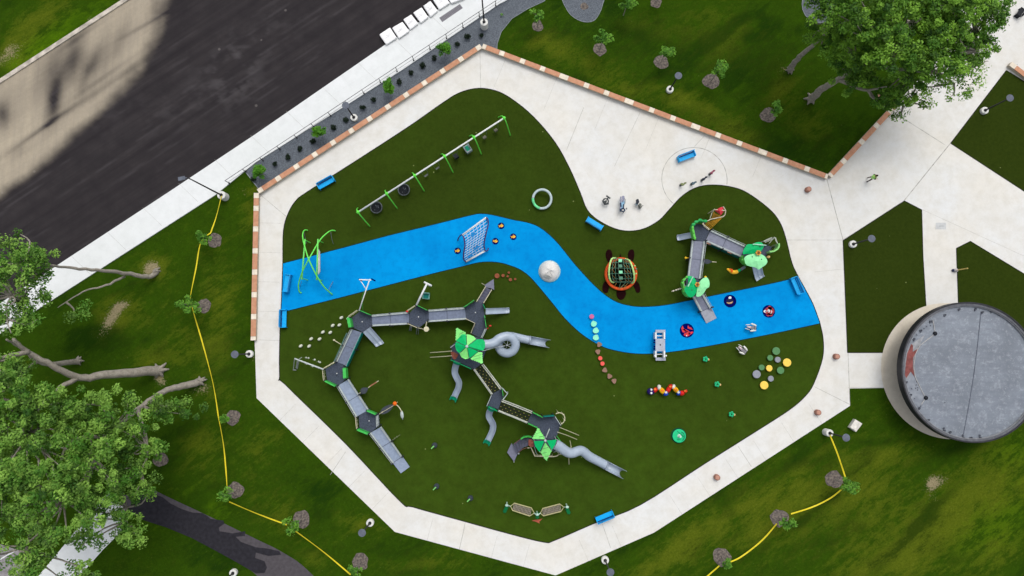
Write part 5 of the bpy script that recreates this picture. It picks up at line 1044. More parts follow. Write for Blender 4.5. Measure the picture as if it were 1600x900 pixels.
def hubfl(x, y, z, r=.16):
    p = V(x, y, z); b = MB()
    for k in range(6): b.ell((p.x + r * math.cos(k * 1.047), p.y + r * math.sin(k * 1.047), z), r * .6, r * .6, .06, 8)
    o = b.build('flower', M('hub_orange', (226, 160, 70), .6), TS); b = MB(); b.cyl((p.x, p.y, z), r * .7, .1, 10); b.build('flower_center', M('hub_brown', (120, 76, 40), .6), o)
    b = MB(); b.tube([(p.x, p.y, 0), (p.x, p.y, z)], .06, 8); b.build('post', M('post_green', (60, 150, 90), .5), TS)
hubfl(*Y7(372, 334), 3.0)
for x, y in ((312, 398), (398, 412), (460, 320)): b = MB(); p = V(*Y7(x, y), 2.95); b.cyl((p.x, p.y, 2.82), .06, .06, 8); b.build('bolt', DPOST, TS)
b = MB(); b.tube([V(*Y7(322, 240), 3.05), V(*Y7(262, 358), 3.05)], .05, 6); b.build('leaf_rib', M('rib_pale', (190, 240, 214), .5), TS)
b = MB(); q = [V(*Y7(x, y), 1) for x, y in [(225, 258), (190, 290), (178, 325), (196, 380), (195, 425), (225, 465), (262, 480)]]
for i in range(6): b.panel(q[i], q[i + 1], 1.0, 1.9, .12)
for p in q: b.ell(p + Vector((0, 0, .9)), .16, .14, .08, 8)
b.build('leaf_panel', M('tot_lime', (104, 206, 84)), TS)
b = MB(); b.tube([V(*Y7(235, 262), 1.9), V(*Y7(212, 300), 1.9), V(*Y7(222, 350), 1.9), V(*Y7(262, 358), 1.9)], .035, 6); b.build('hand_rail', PALE, TS)
b = MB(); b.tube([V(*Y7(205, 375), 1.1), V(*Y7(70, 414), .5)], .04, 6); b.build('climbing_bar', WARM, TS); b = MB(); [b.ell(V(*Y7(x, y), .9), .09, .09, .08, 8) for x, y in ((170, 384), (150, 390), (125, 398), (90, 409))]; b.build('bead', CREAM, TS)
b = MB(); b.ell(V(*Y7(468, 246), 2.6), .12, .12, .08, 8); b.build('bud', YELL, TS)
ramp(TS, Y7(312, 478), Y7(478, 790), Y7(440, 445), Y7(598, 728), 1.0, .06, M('tot_ramp', (136, 140, 158)), (.56,), railend=.56, rw=.2)
b = MB(); A0, A1, B0, B1 = V(*Y7(412, 655), .46), V(*Y7(478, 790), .10), V(*Y7(532, 595), .46), V(*Y7(598, 728), .10); b.slab([A0, A1, B1, B0], .05); b.build('ramp_end', M('ramp_end', (168, 172, 184), .6, .05, 3), TS)
# deck, canopies and slide at the east end
dC = zz(Y6, [(985, 605), (1240, 585), (1300, 595), (1330, 610), (1330, 640), (1290, 670), (1200, 790), (1000, 790), (940, 735)]); deckp(TS, dC, z1); posts(TS, zz(Y6, [(985, 605), (1240, 590), (1325, 620), (1200, 790), (1000, 790)]), z1, .9)
b = leaf_canopy(sm(Y6, [(975, 640), (1000, 605), (1022, 575), (1090, 570), (1130, 550), (1180, 545), (1215, 565), (1228, 600), (1200, 650), (1165, 690), (1100, 697), (1040, 692), (968, 696)]), 2.7, None, Y6(1090, 630)); b.build('canopy', M('canopy_emerald', (0, 186, 108)), TS)
b = leaf_canopy(sm(Y6, [(985, 745), (1020, 712), (1080, 695), (1140, 690), (1200, 700), (1245, 730), (1268, 770), (1270, 800), (1245, 835), (1200, 865), (1165, 890), (1135, 870), (1110, 860), (1060, 850), (1010, 830), (992, 790)]), 2.75, None, Y6(1140, 780)); b.build('canopy', leafl, TS)
hubfl(*Y6(1160, 680), 3.05, .18)
for x, y in ((1070, 640), (1185, 598), (1085, 730), (1200, 762), (1140, 800)): b = MB(); p = V(*Y6(x, y), 2.9); b.cyl((p.x, p.y, 2.84), .06, .06, 8); b.build('bolt', DPOST, TS)
b = MB(); b.tube([V(*Y6(1090, 572), 3.0), V(*Y6(1258, 586), 2.9)], .05, 6); b.build('leaf_rib', M('rib_pale', (190, 240, 214)), TS)
b = MB(); q = [V(*Y8(x, y), z1) for x, y in [(575, 400), (580, 480), (530, 560), (430, 620), (310, 628)]]
for i in range(4): b.panel(q[i], q[i + 1], z1, z1 + .9, .15)
b.build('leaf_panel', M('tot_pale', (150, 220, 130), .5, .08, 5), TS)
b = MB()
for (x0, y0, x1, y1) in ((245, 300, 460, 200), (255, 320, 470, 215), (280, 340, 500, 240), (390, 365, 540, 200), (540, 195, 600, 330), (570, 200, 630, 375)): b.tube([V(*Y8(x0, y0), 1.6), V(*Y8(x1, y1), 1.9)], .04, 6)
for x, y in ((245, 300), (460, 200), (540, 195), (635, 378)): p = V(*Y8(x, y), 1.7); b.tube([p, (p.x, p.y, 0)], .04, 6)
b.build('climber_bars', M('bars_pale', (196, 202, 188), .5), TS)
b = MB(); b.ell(V(*Y8(372, 745), 1.4), .2, .14, .12, 8, .3); b.build('bud', M('bud_tan', (222, 184, 120), .6), TS)
slide2(TS, Y7(992, 95), Y7(1062, 300), Y7(1112, 110), Y7(1157, 240), z1)
b = MB(); q = [V(*Y7(x, y), 1) for x, y in [(868, 20), (872, 60), (905, 95), (950, 112)]]
for i in range(3): b.panel(q[i], q[i + 1], 1.0, 1.9, .14)
for p in q: b.ell(p + Vector((0, 0, .9)), .17, .14, .08, 8)
b.build('leaf_panel', M('tot_lime', (104, 206, 84)), TS)
b = MB(); b.tube([V(*Y7(930, 125), 1.4), V(*Y7(880, 160), 1.35)], .14, 10); b.build('joint_sleeve', MIDG, TS); b = MB(); b.tube([V(*Y7(878, 158), 1.35), V(*Y7(840, 182), 1.3)], [.12, .17], 8); b.build('tail_stem', EMER, TS, smooth=True)
b = MB(); b.tube(smooth_path([V(*Y7(x, y), 1.3) for x, y in [(845, 180), (810, 190), (775, 185), (745, 165), (718, 150)]], 3), [.17, .19, .2, .2, .2, .2, .19, .18, .17, .15, .13, .1, .06], 10); sh = b.build('sea_creature', M('creature_yellow', (252, 190, 50), .5), TS, smooth=True)
b = MB(); b.ell(V(*Y7(776, 172), 1.5), .12, .2, .05, 8); b.ell(V(*Y7(755, 156), 1.42), .1, .1, .06, 8); b.build('creature_spots', M('creature_orange', (236, 96, 20), .5), sh); b = MB(); p = V(*Y7(820, 190), 1.2); b.tube([p, (p.x, p.y, 0)], .05, 6); b.build('post', POLE, TS)
# rope net with red cone roof
fr = MB(); Zr = lambda x, y, z: V(*Y6(x, y), z)
fr.tube([Zr(460, 318, 1.9), Zr(560, 262, 2.0), Zr(720, 228, 2.2), Zr(742, 205, 2.2), Zr(752, 152, 2.3), Zr(722, 105, 2.3)], .05, 6); fr.tube([Zr(615, 140, 2.3), Zr(752, 153, 2.35)], .05, 6); fr.tube([Zr(612, 135, 2.3), Zr(580, 180, 1.8), Zr(555, 250, 1.5)], .045, 6); fr.tube([Zr(462, 318, 1.9), Zr(550, 388, 1.9)], .05, 6); fr.tube([Zr(470, 340, 1.2), Zr(540, 395, 1.2)], .04, 6)
for x, y, z in ((612, 135, 2.3), (722, 105, 2.3), (742, 205, 2.2)): p = Zr(x, y, z); fr.tube([p, (p.x, p.y, 0)], .045, 6)
fr.build('climber_frame', M('frame_pale', (214, 206, 180), .5), TS)
b = MB(); b.slab([Zr(600, 165, 1.0), Zr(625, 190, 1.05), Zr(690, 212, 1.05), Zr(680, 232, 1.0), Zr(570, 262, .95)], .05); b.build('net_floor', M('ochre_floor', (150, 112, 30), .8, .15, 8), TS)
b = MB()
for k in range(6): u = k / 5; b.tube([Zr(470, 320, 1.5).lerp(Zr(555, 385, 1.5), u), Zr(715, 232, 2.0)], .03, 5)
for u in (.25, .5, .75): b.tube([Zr(470, 320, 1.5).lerp(Zr(715, 232, 2.0), u), Zr(555, 385, 1.5).lerp(Zr(715, 232, 2.0), u)], .024, 5)
b.build('rope_net', ROPEY, TS)
b = MB(); ap = Zr(668, 150, 2.8); q = [Zr(612, 152, 2.1), Zr(698, 106, 2.1), Zr(726, 112, 2.1), Zr(722, 170, 2.1), Zr(692, 212, 2.1)]
b.add([tuple(ap)] + [tuple(p) for p in q], [(0, i + 1, (i + 1) % 5 + 1) for i in range(5)] + [(5, 4, 3, 2, 1)]); b.build('cone_roof', M('cone_red', (236, 70, 84), .5, .05, 4), TS)

# ------------------------------------------------------------------ stepping pods and small play things
def pod(name, label, cat, x, y, rpx, mat, grp, h=.3, shape='round', rot=0.0, cap=None):
    c = V(x, y, h); r = rpx * .0647
    b = MB()
    if shape == 'round': b.lathe((c.x, c.y, 0), [(r * .8, 0), (r * .8, h * .7), (r, h * .8), (r, h - .02), (r - .03, h)], 22)
    elif shape == 'petal':
        q = []
        for k in range(20):
            a_ = 2 * math.pi * k / 20; rr_ = r * (1 + .16 * math.cos(3 * a_)); q.append((c.x + rr_ * math.cos(a_ + rot), c.y + rr_ * math.sin(a_ + rot)))
        b.prism(q, h - .07, h); b.cyl((c.x, c.y, 0), r * .45, h - .05, 12)
    elif shape == 'heart':
        q = []
        for k in range(22):
            a_ = 2 * math.pi * k / 22; rr_ = r * (1.05 - .28 * math.exp(-((math.atan2(math.sin(a_), math.cos(a_))) / .35) ** 2) + .08 * math.cos(2 * a_)); q.append((c.x + rr_ * math.cos(a_ + rot), c.y + rr_ * math.sin(a_ + rot)))
        b.prism(q, h - .08, h); b.cyl((c.x, c.y, 0), r * .4, h - .06, 12)
    o = b.build(name, mat, loc=(c.x, c.y, 0)); tag(o, label, cat, grp)
    if cap: q = MB(); q.cyl((c.x, c.y, h - .002), r * .25, .03, 10); q.build('center_cap', cap, o)
    return o
PK = M('pod_pink', (214, 108, 160), .6, .1, 7); MN = M('pod_mint', (150, 244, 206), .6, .08, 7); BRN = M('pod_brown', (152, 118, 100), .7, .12, 7); CORAL = M('pod_coral', (246, 100, 88), .6, .08, 7)
G1 = 'winding line of stepping pods crossing the blue path edge'
pod('stepping_pod', 'round pink stepping pod at the head of the winding line', 'stepping pod', 924.6, 494.6, 3.7, PK, G1, .35)
for i, (x, y, ro, lb) in enumerate(((928, 505.7, 1.2, 'mint leaf pod next to the pink one'), (931.2, 516.4, .5, 'middle one of the three mint leaf pods'), (931.4, 527.4, .3, 'mint leaf pod next to the first brown pod'))): pod('stepping_pod', lb + ' on blue rubber', 'stepping pod', x, y, 4.4, MN, G1, .32, 'heart', ro)
for i, (x, y, lb) in enumerate(((936.4, 538.2, 'brown pod straddling the blue path edge'), (934.3, 549.5, 'brown pod on turf just above the coral pods'), (945, 578.3, 'brown pod on turf just below the coral pods'), (952.5, 587.8, 'brown pod second from the lower end of the winding line'), (959.6, 595.2, 'brown pod at the lower end of the winding line'))): pod('stepping_pod', lb, 'stepping pod', x, y, 3.7, BRN, G1, .3, 'petal', i * .7)
for x, y, lb in ((938, 559.8, 'upper one of two round coral stepping pods'), (941.4, 568.2, 'lower one of two round coral stepping pods')): pod('stepping_pod', lb, 'stepping pod', x, y, 3.3, CORAL, G1, .33)
G2 = 'round balance pods in the east corner of the turf'; PGn = M('pod_green', (92, 142, 92), .7, .06, 5); PGy = M('pod_grey', (150, 154, 164), .6, .06, 5); PY = M('pod_yellow', (254, 216, 96), .6, .05, 5)
for x, y, r, m_, lb in ((1213, 548.5, 6, PGn, 'large green balance pod, topmost of the east cluster'), (1203.6, 559.2, 4.5, PGn, 'small green balance pod beside the upper small grey pod'), (1190.3, 574.2, 4.5, PGn, 'small green balance pod beside the big grey pod'), (1219.8, 578.7, 5.6, PGn, 'large green balance pod below the big right yellow pod'),
        (1215.5, 562, 4.5, PGy, 'small grey balance pod between green and yellow pods'), (1182.5, 584.7, 6.2, PGy, 'biggest grey balance pod at the cluster edge'), (1204.6, 591.7, 4.5, PGy, 'small grey balance pod beside the lowest yellow pod'),
        (1230, 566.5, 6.4, PY, 'large yellow balance pod nearest the ring walk'), (1202.2, 575.4, 4.9, PY, 'small yellow balance pod in the cluster center'), (1194.3, 601.9, 6.4, PY, 'large yellow balance pod, lowest of the cluster')):
    pod('balance_pod', lb, 'balance pod', x, y, r, m_, G2, .34)
G3 = 'terracotta stumps by the stair tip'; TS2 = M('stump_terra', (150, 88, 64), .9, .12, 7, spec=.02)
for x, y, r, lb in ((776.6, 431, 3.9, 'largest terracotta stump near the stair tip'), (786, 430.5, 2.6, 'terracotta stump directly beside the largest one'), (795, 425.8, 1.9, 'small terracotta stump closest to the blue path bend'), (793.2, 431.7, 1.8, 'tiny terracotta stump in the middle of the group'), (797.5, 437, 2.6, 'medium terracotta stump at the lower side of the group'), (805, 436, 1.9, 'small terracotta stump farthest from the stair tip')):
    pod('stump', lb, 'stump', x, y, r, TS2, G3, .25)
G4 = 'pale stepping stones beside the west ramp'; WS = M('stone_white', (222, 226, 206), .8, .12, 9)
wpods = [(544, 497.2), (533.3, 496.4), (530.2, 507.8), (519.8, 508.6), (516, 519.5), (504.4, 518.9), (499.2, 529.8), (486, 529.4), (483, 540.8), (469.8, 540.6)]
for i, (x, y) in enumerate(wpods):
    c = V(x, y, .3); b = MB(); b.ell((c.x, c.y, .28), .22, .15, .12, 8, .6); b.ell((c.x + .07, c.y + .05, .30), .13, .12, .12, 8); b.cyl((c.x, c.y, 0), .09, .24, 8)
    tag(b.build('stepping_stone', WS, loc=(c.x, c.y, 0)), 'pale stepping stone, ' + ORD[i] + ' from the green panel end of the zigzag', 'stepping stone', G4)
for i, (x, y, lb) in enumerate(((1102.5, 561, 'green flower stool just below the blue path'), (1120.7, 600.3, 'green flower stool in the middle of the three'), (1143, 647.2, 'green flower stool nearest the ring walk'))):
    c = V(x, y, .4); b = MB()
    for k in range(5): b.ell((c.x + .17 * math.cos(k * 1.257), c.y + .17 * math.sin(k * 1.257), .4), .14, .14, .07, 8)
    b.tube([(c.x, c.y, 0), (c.x, c.y, .36)], .06, 8); o = b.build('flower_stool', M('flower_green', (44, 200, 134), .5), loc=(c.x, c.y, 0), smooth=True); tag(o, lb, 'stool', 'green flower stools')
    b = MB(); b.cyl((c.x, c.y, .42), .09, .06, 10); b.build('flower_center', M('flower_dark', (0, 110, 70), .6), o); b = MB(); b.ell((c.x + .3, c.y - .05, .38), .1, .12, .05, 8); b.build('leaf_tip', M('tip_peach', (240, 190, 130), .6), o)
c = V(1062, 681.5, .5); t = thing('spinner_disc', 'round green stand up spinner on the lower turf', 'spinner', (c.x, c.y, 0))
b = MB(); b.lathe((c.x, c.y, 0), [(.55, 0), (.62, .2), (.66, .24), (.66, .30), (.60, .31)], 32); b.build('platform', M('spin_green', (38, 206, 138), .5, .05, 3), t)
b = MB(); b.tube([(c.x + .45 * math.cos(a_), c.y + .45 * math.sin(a_), .62) for a_ in [math.radians(q) for q in range(-60, 80, 12)]], .03, 6); b.beam((c.x - .2, c.y + .48, .325), (c.x + .45, c.y - .1, .325), .05, .015); b.beam((c.x - .25, c.y - .38, .325), (c.x + .15, c.y - .36, .325), .04, .015); b.build('rail', M('rail_deep', (0, 110, 80), .5), t)
b = MB(); b.lathe((c.x, c.y, .3), [(.18, 0), (.16, .05), (.07, .08), (.07, .5), (.11, .55)], 14); b.build('hub', M('hub_white', (206, 226, 216), .5), t)
b = MB(); b.cyl((c.x, c.y, 0), .78, .04, 30); b.build('skirt', M('skirt_dark', (8, 74, 44), .7), t)
# colourful serpent of blocks
c = V(1040, 609); t = thing('bead_serpent', 'colourful segmented serpent climber with a navy head', 'climber', (c.x, c.y, 0)); Zs = lambda x, y, z: V(1000 + x / 8.18, 590 + y / 8.18, z)
b = MB(); b.ell(Zs(138, 178, .45), .40, .36, .28, 14); hd = b.build('head', M('serpent_navy', (34, 20, 92), .5), t, smooth=True)
b = MB(); [b.ell(Zs(x, y, .75), .12, .12, .08, 8) for x, y in ((146, 155), (144, 198))]; b.build('eye', WHITE, hd)
SR, SY, SB, SW, SO = M('serp_red', (214, 34, 28), .5), M('serp_yellow', (250, 190, 20), .5), M('serp_blue', (20, 70, 190), .5), M('serp_white', (236, 232, 220), .5), M('serp_orange', (244, 120, 40), .5)
segs = [((176, 180), (215, 135), SR, .22), ((222, 122), (262, 128), SW, .28), ((258, 140), (305, 195), SY, .27), ((300, 205), (352, 195), SB, .27), ((345, 185), (378, 125), SR, .24), ((372, 130), (412, 100), SR, .24), ((410, 105), (440, 125), SW, .26), ((435, 130), (480, 180), SY, .25), ((472, 190), (510, 200), SB, .27), ((508, 205), (560, 192), SR, .26), ((555, 190), (600, 165), SR, .16)]
for (p, q, m_, r) in segs: b = MB(); a0, a1 = Zs(*p, .5), Zs(*q, .5); b.tube([a0, a0.lerp(a1, .5), a1], [r * .8, r, r * .8], 10); b.build('segment', m_, t, smooth=True)
for (x, y, m_) in ((192, 150, SO), (285, 165, SO), (335, 190, SW), (388, 118, SO), (458, 155, SO), (492, 190, SW), (578, 172, SO)): b = MB(); b.ell(Zs(x, y, .74), .14, .12, .05, 8); b.build('spot', m_, t)
b = MB(); 
for x, y in ((138, 178), (240, 125), (330, 200), (410, 105), (490, 195), (600, 160)): p = Zs(x, y, .4); b.tube([p, (p.x, p.y, 0)], .06, 6)
b.build('footing', DPOST, t)
# white balance steps (double ended deck)
Zb = lambda x, y, z: V(1020 + x / 11.25, 490 + y / 11.25, z)
c = Zb(130, 550, 0); t = thing('step_platform', 'white framed step platform half on the blue path', 'platform', (c.x, c.y, 0))
def quad(x0, y0, x1, y1, z): return [tuple(Zb(x, y, z).xy) for x, y in ((x0, y0), (x1, y0), (x1, y1), (x0, y1))]
PLG = M('platform_grey', (178, 184, 198), .5, .05, 3)
b = MB(); b.prism(quad(48, 440, 215, 662, .9), .8, .9); d_ = b.build('deck', PLG, t); b = MB(); p = Zb(132, 550, .9); b.cyl((p.x, p.y, .9), .07, .04, 10); b.build('deck_cap', DPOST, d_)
b = MB(); b.prism(quad(48, 285, 220, 335, .3), .2, .32); b.build('step', PLG, t); b = MB(); b.prism(quad(50, 772, 225, 825, .3), .2, .32); b.build('step', PLG, t)
b = MB(); b.prism(quad(70, 383, 195, 398, .6), .52, .6); b.build('tread', WHITE, t); b = MB(); b.prism(quad(70, 708, 195, 722, .6), .52, .6); b.build('tread', WHITE, t)
for y0, y1 in ((330, 445), (655, 770)):
    for x in (55, 205): b = MB(); b.prism(quad(x - 13, y0, x + 13, y1, .95), .2, .95); b.build('side_rail', WHITE, t)
for x, y in ((30, 470), (28, 505), (30, 580), (28, 620), (232, 740), (38, 745)): b = MB(); p = Zb(x, y, .9); b.ell(p, .1, .1, .1, 8); b.tube([p, (p.x, p.y, .3)], .03, 5); b.build('handle', WHITE if x > 200 or y > 700 else NAVY, t)
# white spring riders
def rider(label, x, y, ang, mint):
    c = V(x, y); t = thing('spring_rider', label, 'spring rider', (0, 0, 0), 'white spring riders'); 
    b = MB(); b.lathe((0, 0, 0), [(.16, 0), (.16, .05), (.09, .07), (.11, .2), (.09, .35)], 12); b.build('spring', DPOST, t)
    b = MB(); b.box((0, 0, .48), (.55, .28, .18)); b.box((.28, 0, .55), (.1, .36, .3)); b.build('seat', M('rider_grey', (140, 138, 144), .5), t)
    for s in (-1, 1): b = MB(); b.ell((.1, .30 * s, .55), .34, .11, .14, 10, -.25 * s); b.ell((-.45, .22 * s, .5), .28, .05, .08, 8, .2 * s); b.build('side_shell', M('rider_white', (240, 240, 232), .5), t, smooth=True)
    b = MB(); b.ell((-.35, 0, .58), .25, .12, .12, 8); b.build('nose', M('rider_nose', (226, 206, 210), .5), t, smooth=True); b = MB(); b.box((.36, -.05, .5), (.12, .2, .2)); b.build('handle', BLACK, t)
    t.location = (c.x, c.y, 0); t.rotation_euler.z = ang
rider('white winged spring rider standing on the blue path', 1172.5, 512, math.radians(-8), 0)
rider('white winged spring rider on turf just off the blue path', 1158, 547, math.radians(-38), 1)
# mesh hammock bridges
Zh = lambda x, y, z: V(770 + x / 11.43, 770 + y / 11.43, z)
c = Zh(790, 330, 0); t = thing('mesh_bridge', 'pair of tan mesh panels strung between green footed posts', 'climber', (c.x, c.y, 0)); TAN = M('tube_tan', (196, 190, 140), .6, .08, 6)
for pts, nn_ in (([(315, 240), (385, 185), (690, 270), (740, 362), (660, 415), (355, 315)], 0), ([(850, 365), (890, 280), (1195, 200), (1270, 255), (1215, 335), (905, 412)], 1)):
    b = MB(); b.tube([Zh(x, y, .75) for x, y in pts], .05, 6, closed=True); b.build('frame', TAN, t)
    b = MB(); L0, L1, R0, R1 = (Zh(385, 185, .7), Zh(690, 270, .7), Zh(355, 315, .7), Zh(660, 415, .7)) if nn_ == 0 else (Zh(890, 280, .7), Zh(1195, 200, .7), Zh(905, 412, .7), Zh(1215, 335, .7))
    for k in range(14): u = k / 13; b.beam(L0.lerp(L1, u), R0.lerp(R1, u), .075, .03)
    for k in range(5): s = k / 4; b.beam(L0.lerp(R0, s) - Vector((0, 0, .03)), L1.lerp(R1, s) - Vector((0, 0, .03)), .03, .02)
    b.build('mesh_panel', M('mesh_tan', (150, 140, 128), .7, .15, 8), t)
for x, y in ((250, 225), (795, 390), (1330, 255)):
    p = Zh(x, y, 1.3); b = MB(); b.tube([p, (p.x, p.y, 0)], .07, 8); b.ell(p, .17, .13, .1, 8); b.build('post', M('post_mint', (196, 226, 210), .5), t)
b = MB(); b.tube([Zh(262, 225, 1.25), Zh(315, 240, .75)], .05, 6); b.tube([Zh(740, 362, .75), Zh(790, 400, 1.2), Zh(850, 365, .75)], .06, 6); b.tube([Zh(1270, 255, .75), Zh(1330, 250, 1.25)], .05, 6); b.build('arm', M('post_mint', (196, 226, 210)), t)
for q in (((255, 240), (205, 345)), ((1320, 275), (1365, 370)), ((790, 345), (795, 450))): b = MB(); b.beam(Zh(*q[0], .12), Zh(*q[1], .08), .34, .08); b.ell(Zh(*q[1], .12), .1, .1, .06, 8); b.build('footpad', M('foot_green', (0, 112, 60), .6, .1, 5), t)
b = MB(); b.prism([tuple(Zh(x, y, .05).xy) for x, y in [(695, 500), (760, 480), (820, 478), (888, 460), (850, 500), (825, 515), (838, 548), (790, 525), (740, 508)]], .02, .06); tag(b.build('bird_inlay', M('inlay_terra', (176, 92, 70), .8, .15, 6), loc=(Zh(790, 500, 0).x, Zh(790, 500, 0).y, 0)), 'flat rust coloured bird shaped inlay below the mesh panels', 'ground inlay')
# little pods on the lower turf
for x, y, lb in ((677, 696.7, 'small dark pod with a lime tip, nearest the long ramp end'), (680, 761, 'small dark pod with a lime tip beside the lower left walk'), (733, 779.5, 'small dark pod with a lime tip, lowest of the three')):
    c = V(x, y, .3); b = MB(); b.lathe((c.x + .12, c.y + .05, 0), [(.26, 0), (.28, .22), (.22, .3), (.1, .33)], 14); o = b.build('turf_speaker', M('speaker_dark', (58, 66, 72), .6, .1, 6), loc=(c.x, c.y, 0)); tag(o, lb, 'play pod', 'small dark pods on the lower turf'); b = MB(); b.tube([(c.x + .08, c.y, .34), (c.x - .2, c.y - .28, .3)], .06, 6); b.build('tip', M('tip_lime', (150, 236, 130), .5), o)
# instruments on the pale concrete bay
c = V(945.5, 316); t = thing('drum_post', 'dark ring shaped drum with a tilted mallet post on the concrete bay', 'outdoor instrument', (c.x, c.y, 0))
b = MB(); b.tube([(c.x + .28 * math.cos(k / 12 * 6.283), c.y + .28 * math.sin(k / 12 * 6.283), .45) for k in range(12)], .07, 6, closed=True); b.tube([(c.x - .3, c.y + .1, .45), (c.x - .1, c.y - .3, .45), (c.x + .3, c.y - .22, .45)], .1, 6); b.build('drum_ring', M('drum_dark', (70, 76, 78), .5), t)
b = MB(); b.tube([(c.x, c.y, 0), V(949.5, 310.5, 2.0)], .035, 6); b.cyl((c.x, c.y, 0), .12, .4, 12); b.build('post', M('post_slate', (96, 102, 104), .5), t); b = MB(); p = V(950.5, 308, 2.1); b.beam(p - Vector((.2, -.14, 0)), p + Vector((.2, -.14, 0)), .14, .1); b.tube([V(949.5, 310.5, 2.0), p], .06, 6); b.build('crossbar', M('drum_dark', (70, 76, 78)), t)
Zi = lambda x, y, z: V(935 + x / 20, 295 + y / 20, z)
c = Zi(750, 480, 0); t = thing('metallophone', 'long silver blue metallophone standing on the concrete bay', 'outdoor instrument', (c.x, c.y, 0))
b = MB(); b.prism([tuple(Zi(*p, .75).xy) for p in [(680, 245), (720, 245), (720, 420), (700, 640), (672, 640)]], .68, .78); b.prism([tuple(Zi(*p, .8).xy) for p in [(735, 235), (775, 215), (815, 240), (818, 330), (775, 400), (745, 400)]], .7, .84); b.build('resonator', M('instr_mauve', (148, 150, 172), .45), t)
b = MB(); b.prism([tuple(Zi(*p, .7).xy) for p in [(700, 400), (780, 400), (815, 330), (818, 470), (770, 620), (700, 620)]], .6, .7); b.build('bar_bed', M('instr_blue', (150, 196, 226), .4), t)
b = MB(); b.box(Zi(700, 500, .78), (.13, .40, .1), .1); b.build('damper', M('instr_navy', (24, 52, 84), .5), t); b = MB(); b.box(Zi(785, 550, .78), (.11, .44, .1), -.1); b.build('damper', M('instr_navy', (24, 52, 84)), t)
b = MB(); cc_ = Zi(765, 665, .8); b.tube([(cc_.x + .19 * math.cos(k / 12 * 6.283), cc_.y + .15 * math.sin(k / 12 * 6.283), .8) for k in range(12)], .07, 6, closed=True); b.box(Zi(690, 665, .75), (.16, .25, .1)); b.build('gong', M('instr_navy', (24, 52, 84)), t)
b = MB(); b.tube([Zi(820, 310, .9), Zi(842, 330, .9), Zi(828, 455, .9), Zi(812, 470, .7)], .03, 6); b.ell(Zi(880, 620, .5), .07, .1, .07, 8); b.tube([Zi(800, 640, .5), Zi(880, 620, .5)], .015, 4); b.build('mallet', MIDG, t)
b = MB(); [b.tube([Zi(x, y, .7), (Zi(x, y, 0).x, Zi(x, y, 0).y, 0)], .05, 6) for x, y in ((700, 270), (790, 260), (690, 700), (780, 740))]; b.build('leg', POLE, t)
c = Zi(1240, 430, 0); t = thing('chime_box', 'dark chime box with a small round drum beside it on the concrete bay', 'outdoor instrument', (c.x, c.y, 0))
b = MB(); b.prism([tuple(Zi(*p, .9).xy) for p in [(1188, 330), (1250, 312), (1282, 420), (1245, 465), (1200, 450)]], .5, .9); b.build('box', M('instr_black', (36, 44, 58), .5), t); b = MB(); b.prism([tuple(Zi(*p, .4).xy) for p in [(1180, 420), (1250, 470), (1225, 505), (1185, 480)]], .0, .42); b.build('base', M('instr_pale', (176, 206, 224), .5), t)
b = MB(); q = Zi(1305, 495, .5); b.cyl((q.x, q.y, 0), .14, .55, 12); q = Zi(1330, 555, .6); b.cyl((q.x, q.y, 0), .12, .6, 12); b.tube([Zi(1225, 520, .5), Zi(1290, 500, .5)], .03, 5); b.tube([Zi(1350, 540, .5), Zi(1405, 515, .5)], .03, 5); b.build('drum', M('drum_olive', (116, 118, 110), .5), t)
for x, y, x2, y2, m_, lb in ((1063, 289.5, 1070, 287, M('chime_olive', (130, 140, 96), .6), 'olive green flower chime nearest the concrete bay'), (1080, 288, 1086, 285.5, M('chime_slate', (84, 106, 116), .6), 'small slate blue flower chime at the turf edge'), (1096, 282, 1103, 277.5, M('chime_dark', (54, 58, 70), .6), 'dark flower chime, second from the bench side'), (1108.5, 272.5, 1115, 267.5, M('chime_rose', (150, 84, 100), .6), 'rose red flower chime farthest along the row')):
    c = V(x, y); t = thing('flower_chime', lb, 'outdoor instrument', (c.x, c.y, 0), 'flower chimes on the round island'); p = V(x2, y2, 1.25)
    top_ = Vector((c.x + (p.x - c.x) * .9, c.y + (p.y - c.y) * .9, 1.15)); b = MB(); b.tube([(c.x, c.y, 0), top_], .03, 6); b.cyl((c.x, c.y, 0), .13, .25, 8); b.build('stem', M('stem_slate', (84, 92, 92), .6), t)
    b = MB(); b.ell((top_.x - .12, top_.y - .08, 1.15), .2, .11, .06, 8, .6); b.ell((top_.x + .06, top_.y + .06, 1.2), .16, .1, .06, 8, .3); b.build('petals', m_, t); b = MB(); b.ell((c.x + .05, c.y, .5), .17, .14, .08, 8); b.build('leaf', m_, t)

# ------------------------------------------------------------------ bollards, boxes and plates on the paving
for x, y, lb in ((1261, 297, 'terracotta bollard on the walk by the east seat wall corner'), (1305, 557, 'terracotta bollard on the walk facing the pavilion'), (1276, 644, 'terracotta bollard at the lower right bend of the walk'), (1119, 745, 'terracotta bollard on the lower right walk'), (1371, 153, 'terracotta bollard under the big trees by the seat wall')):
    c = V(x, y); b = MB(); b.lathe((c.x, c.y, 0), [(.29, .0), (.28, .45), (.24, .5), (.1, .51)], 20); o = b.build('bollard', M('bollard_terra', (168, 124, 108), .8, .14, 6), loc=(c.x, c.y, 0)); tag(o, lb, 'bollard', 'terracotta bollards'); b = MB(); b.lathe((c.x, c.y, .5), [(.2, 0), (.17, .03), (.05, .035)], 16); b.build('cap', M('bollard_cap', (196, 146, 126), .8, .1, 6), o)
Zu = lambda x, y, z: V(1200 + x / 3, 600 + y / 3, z)
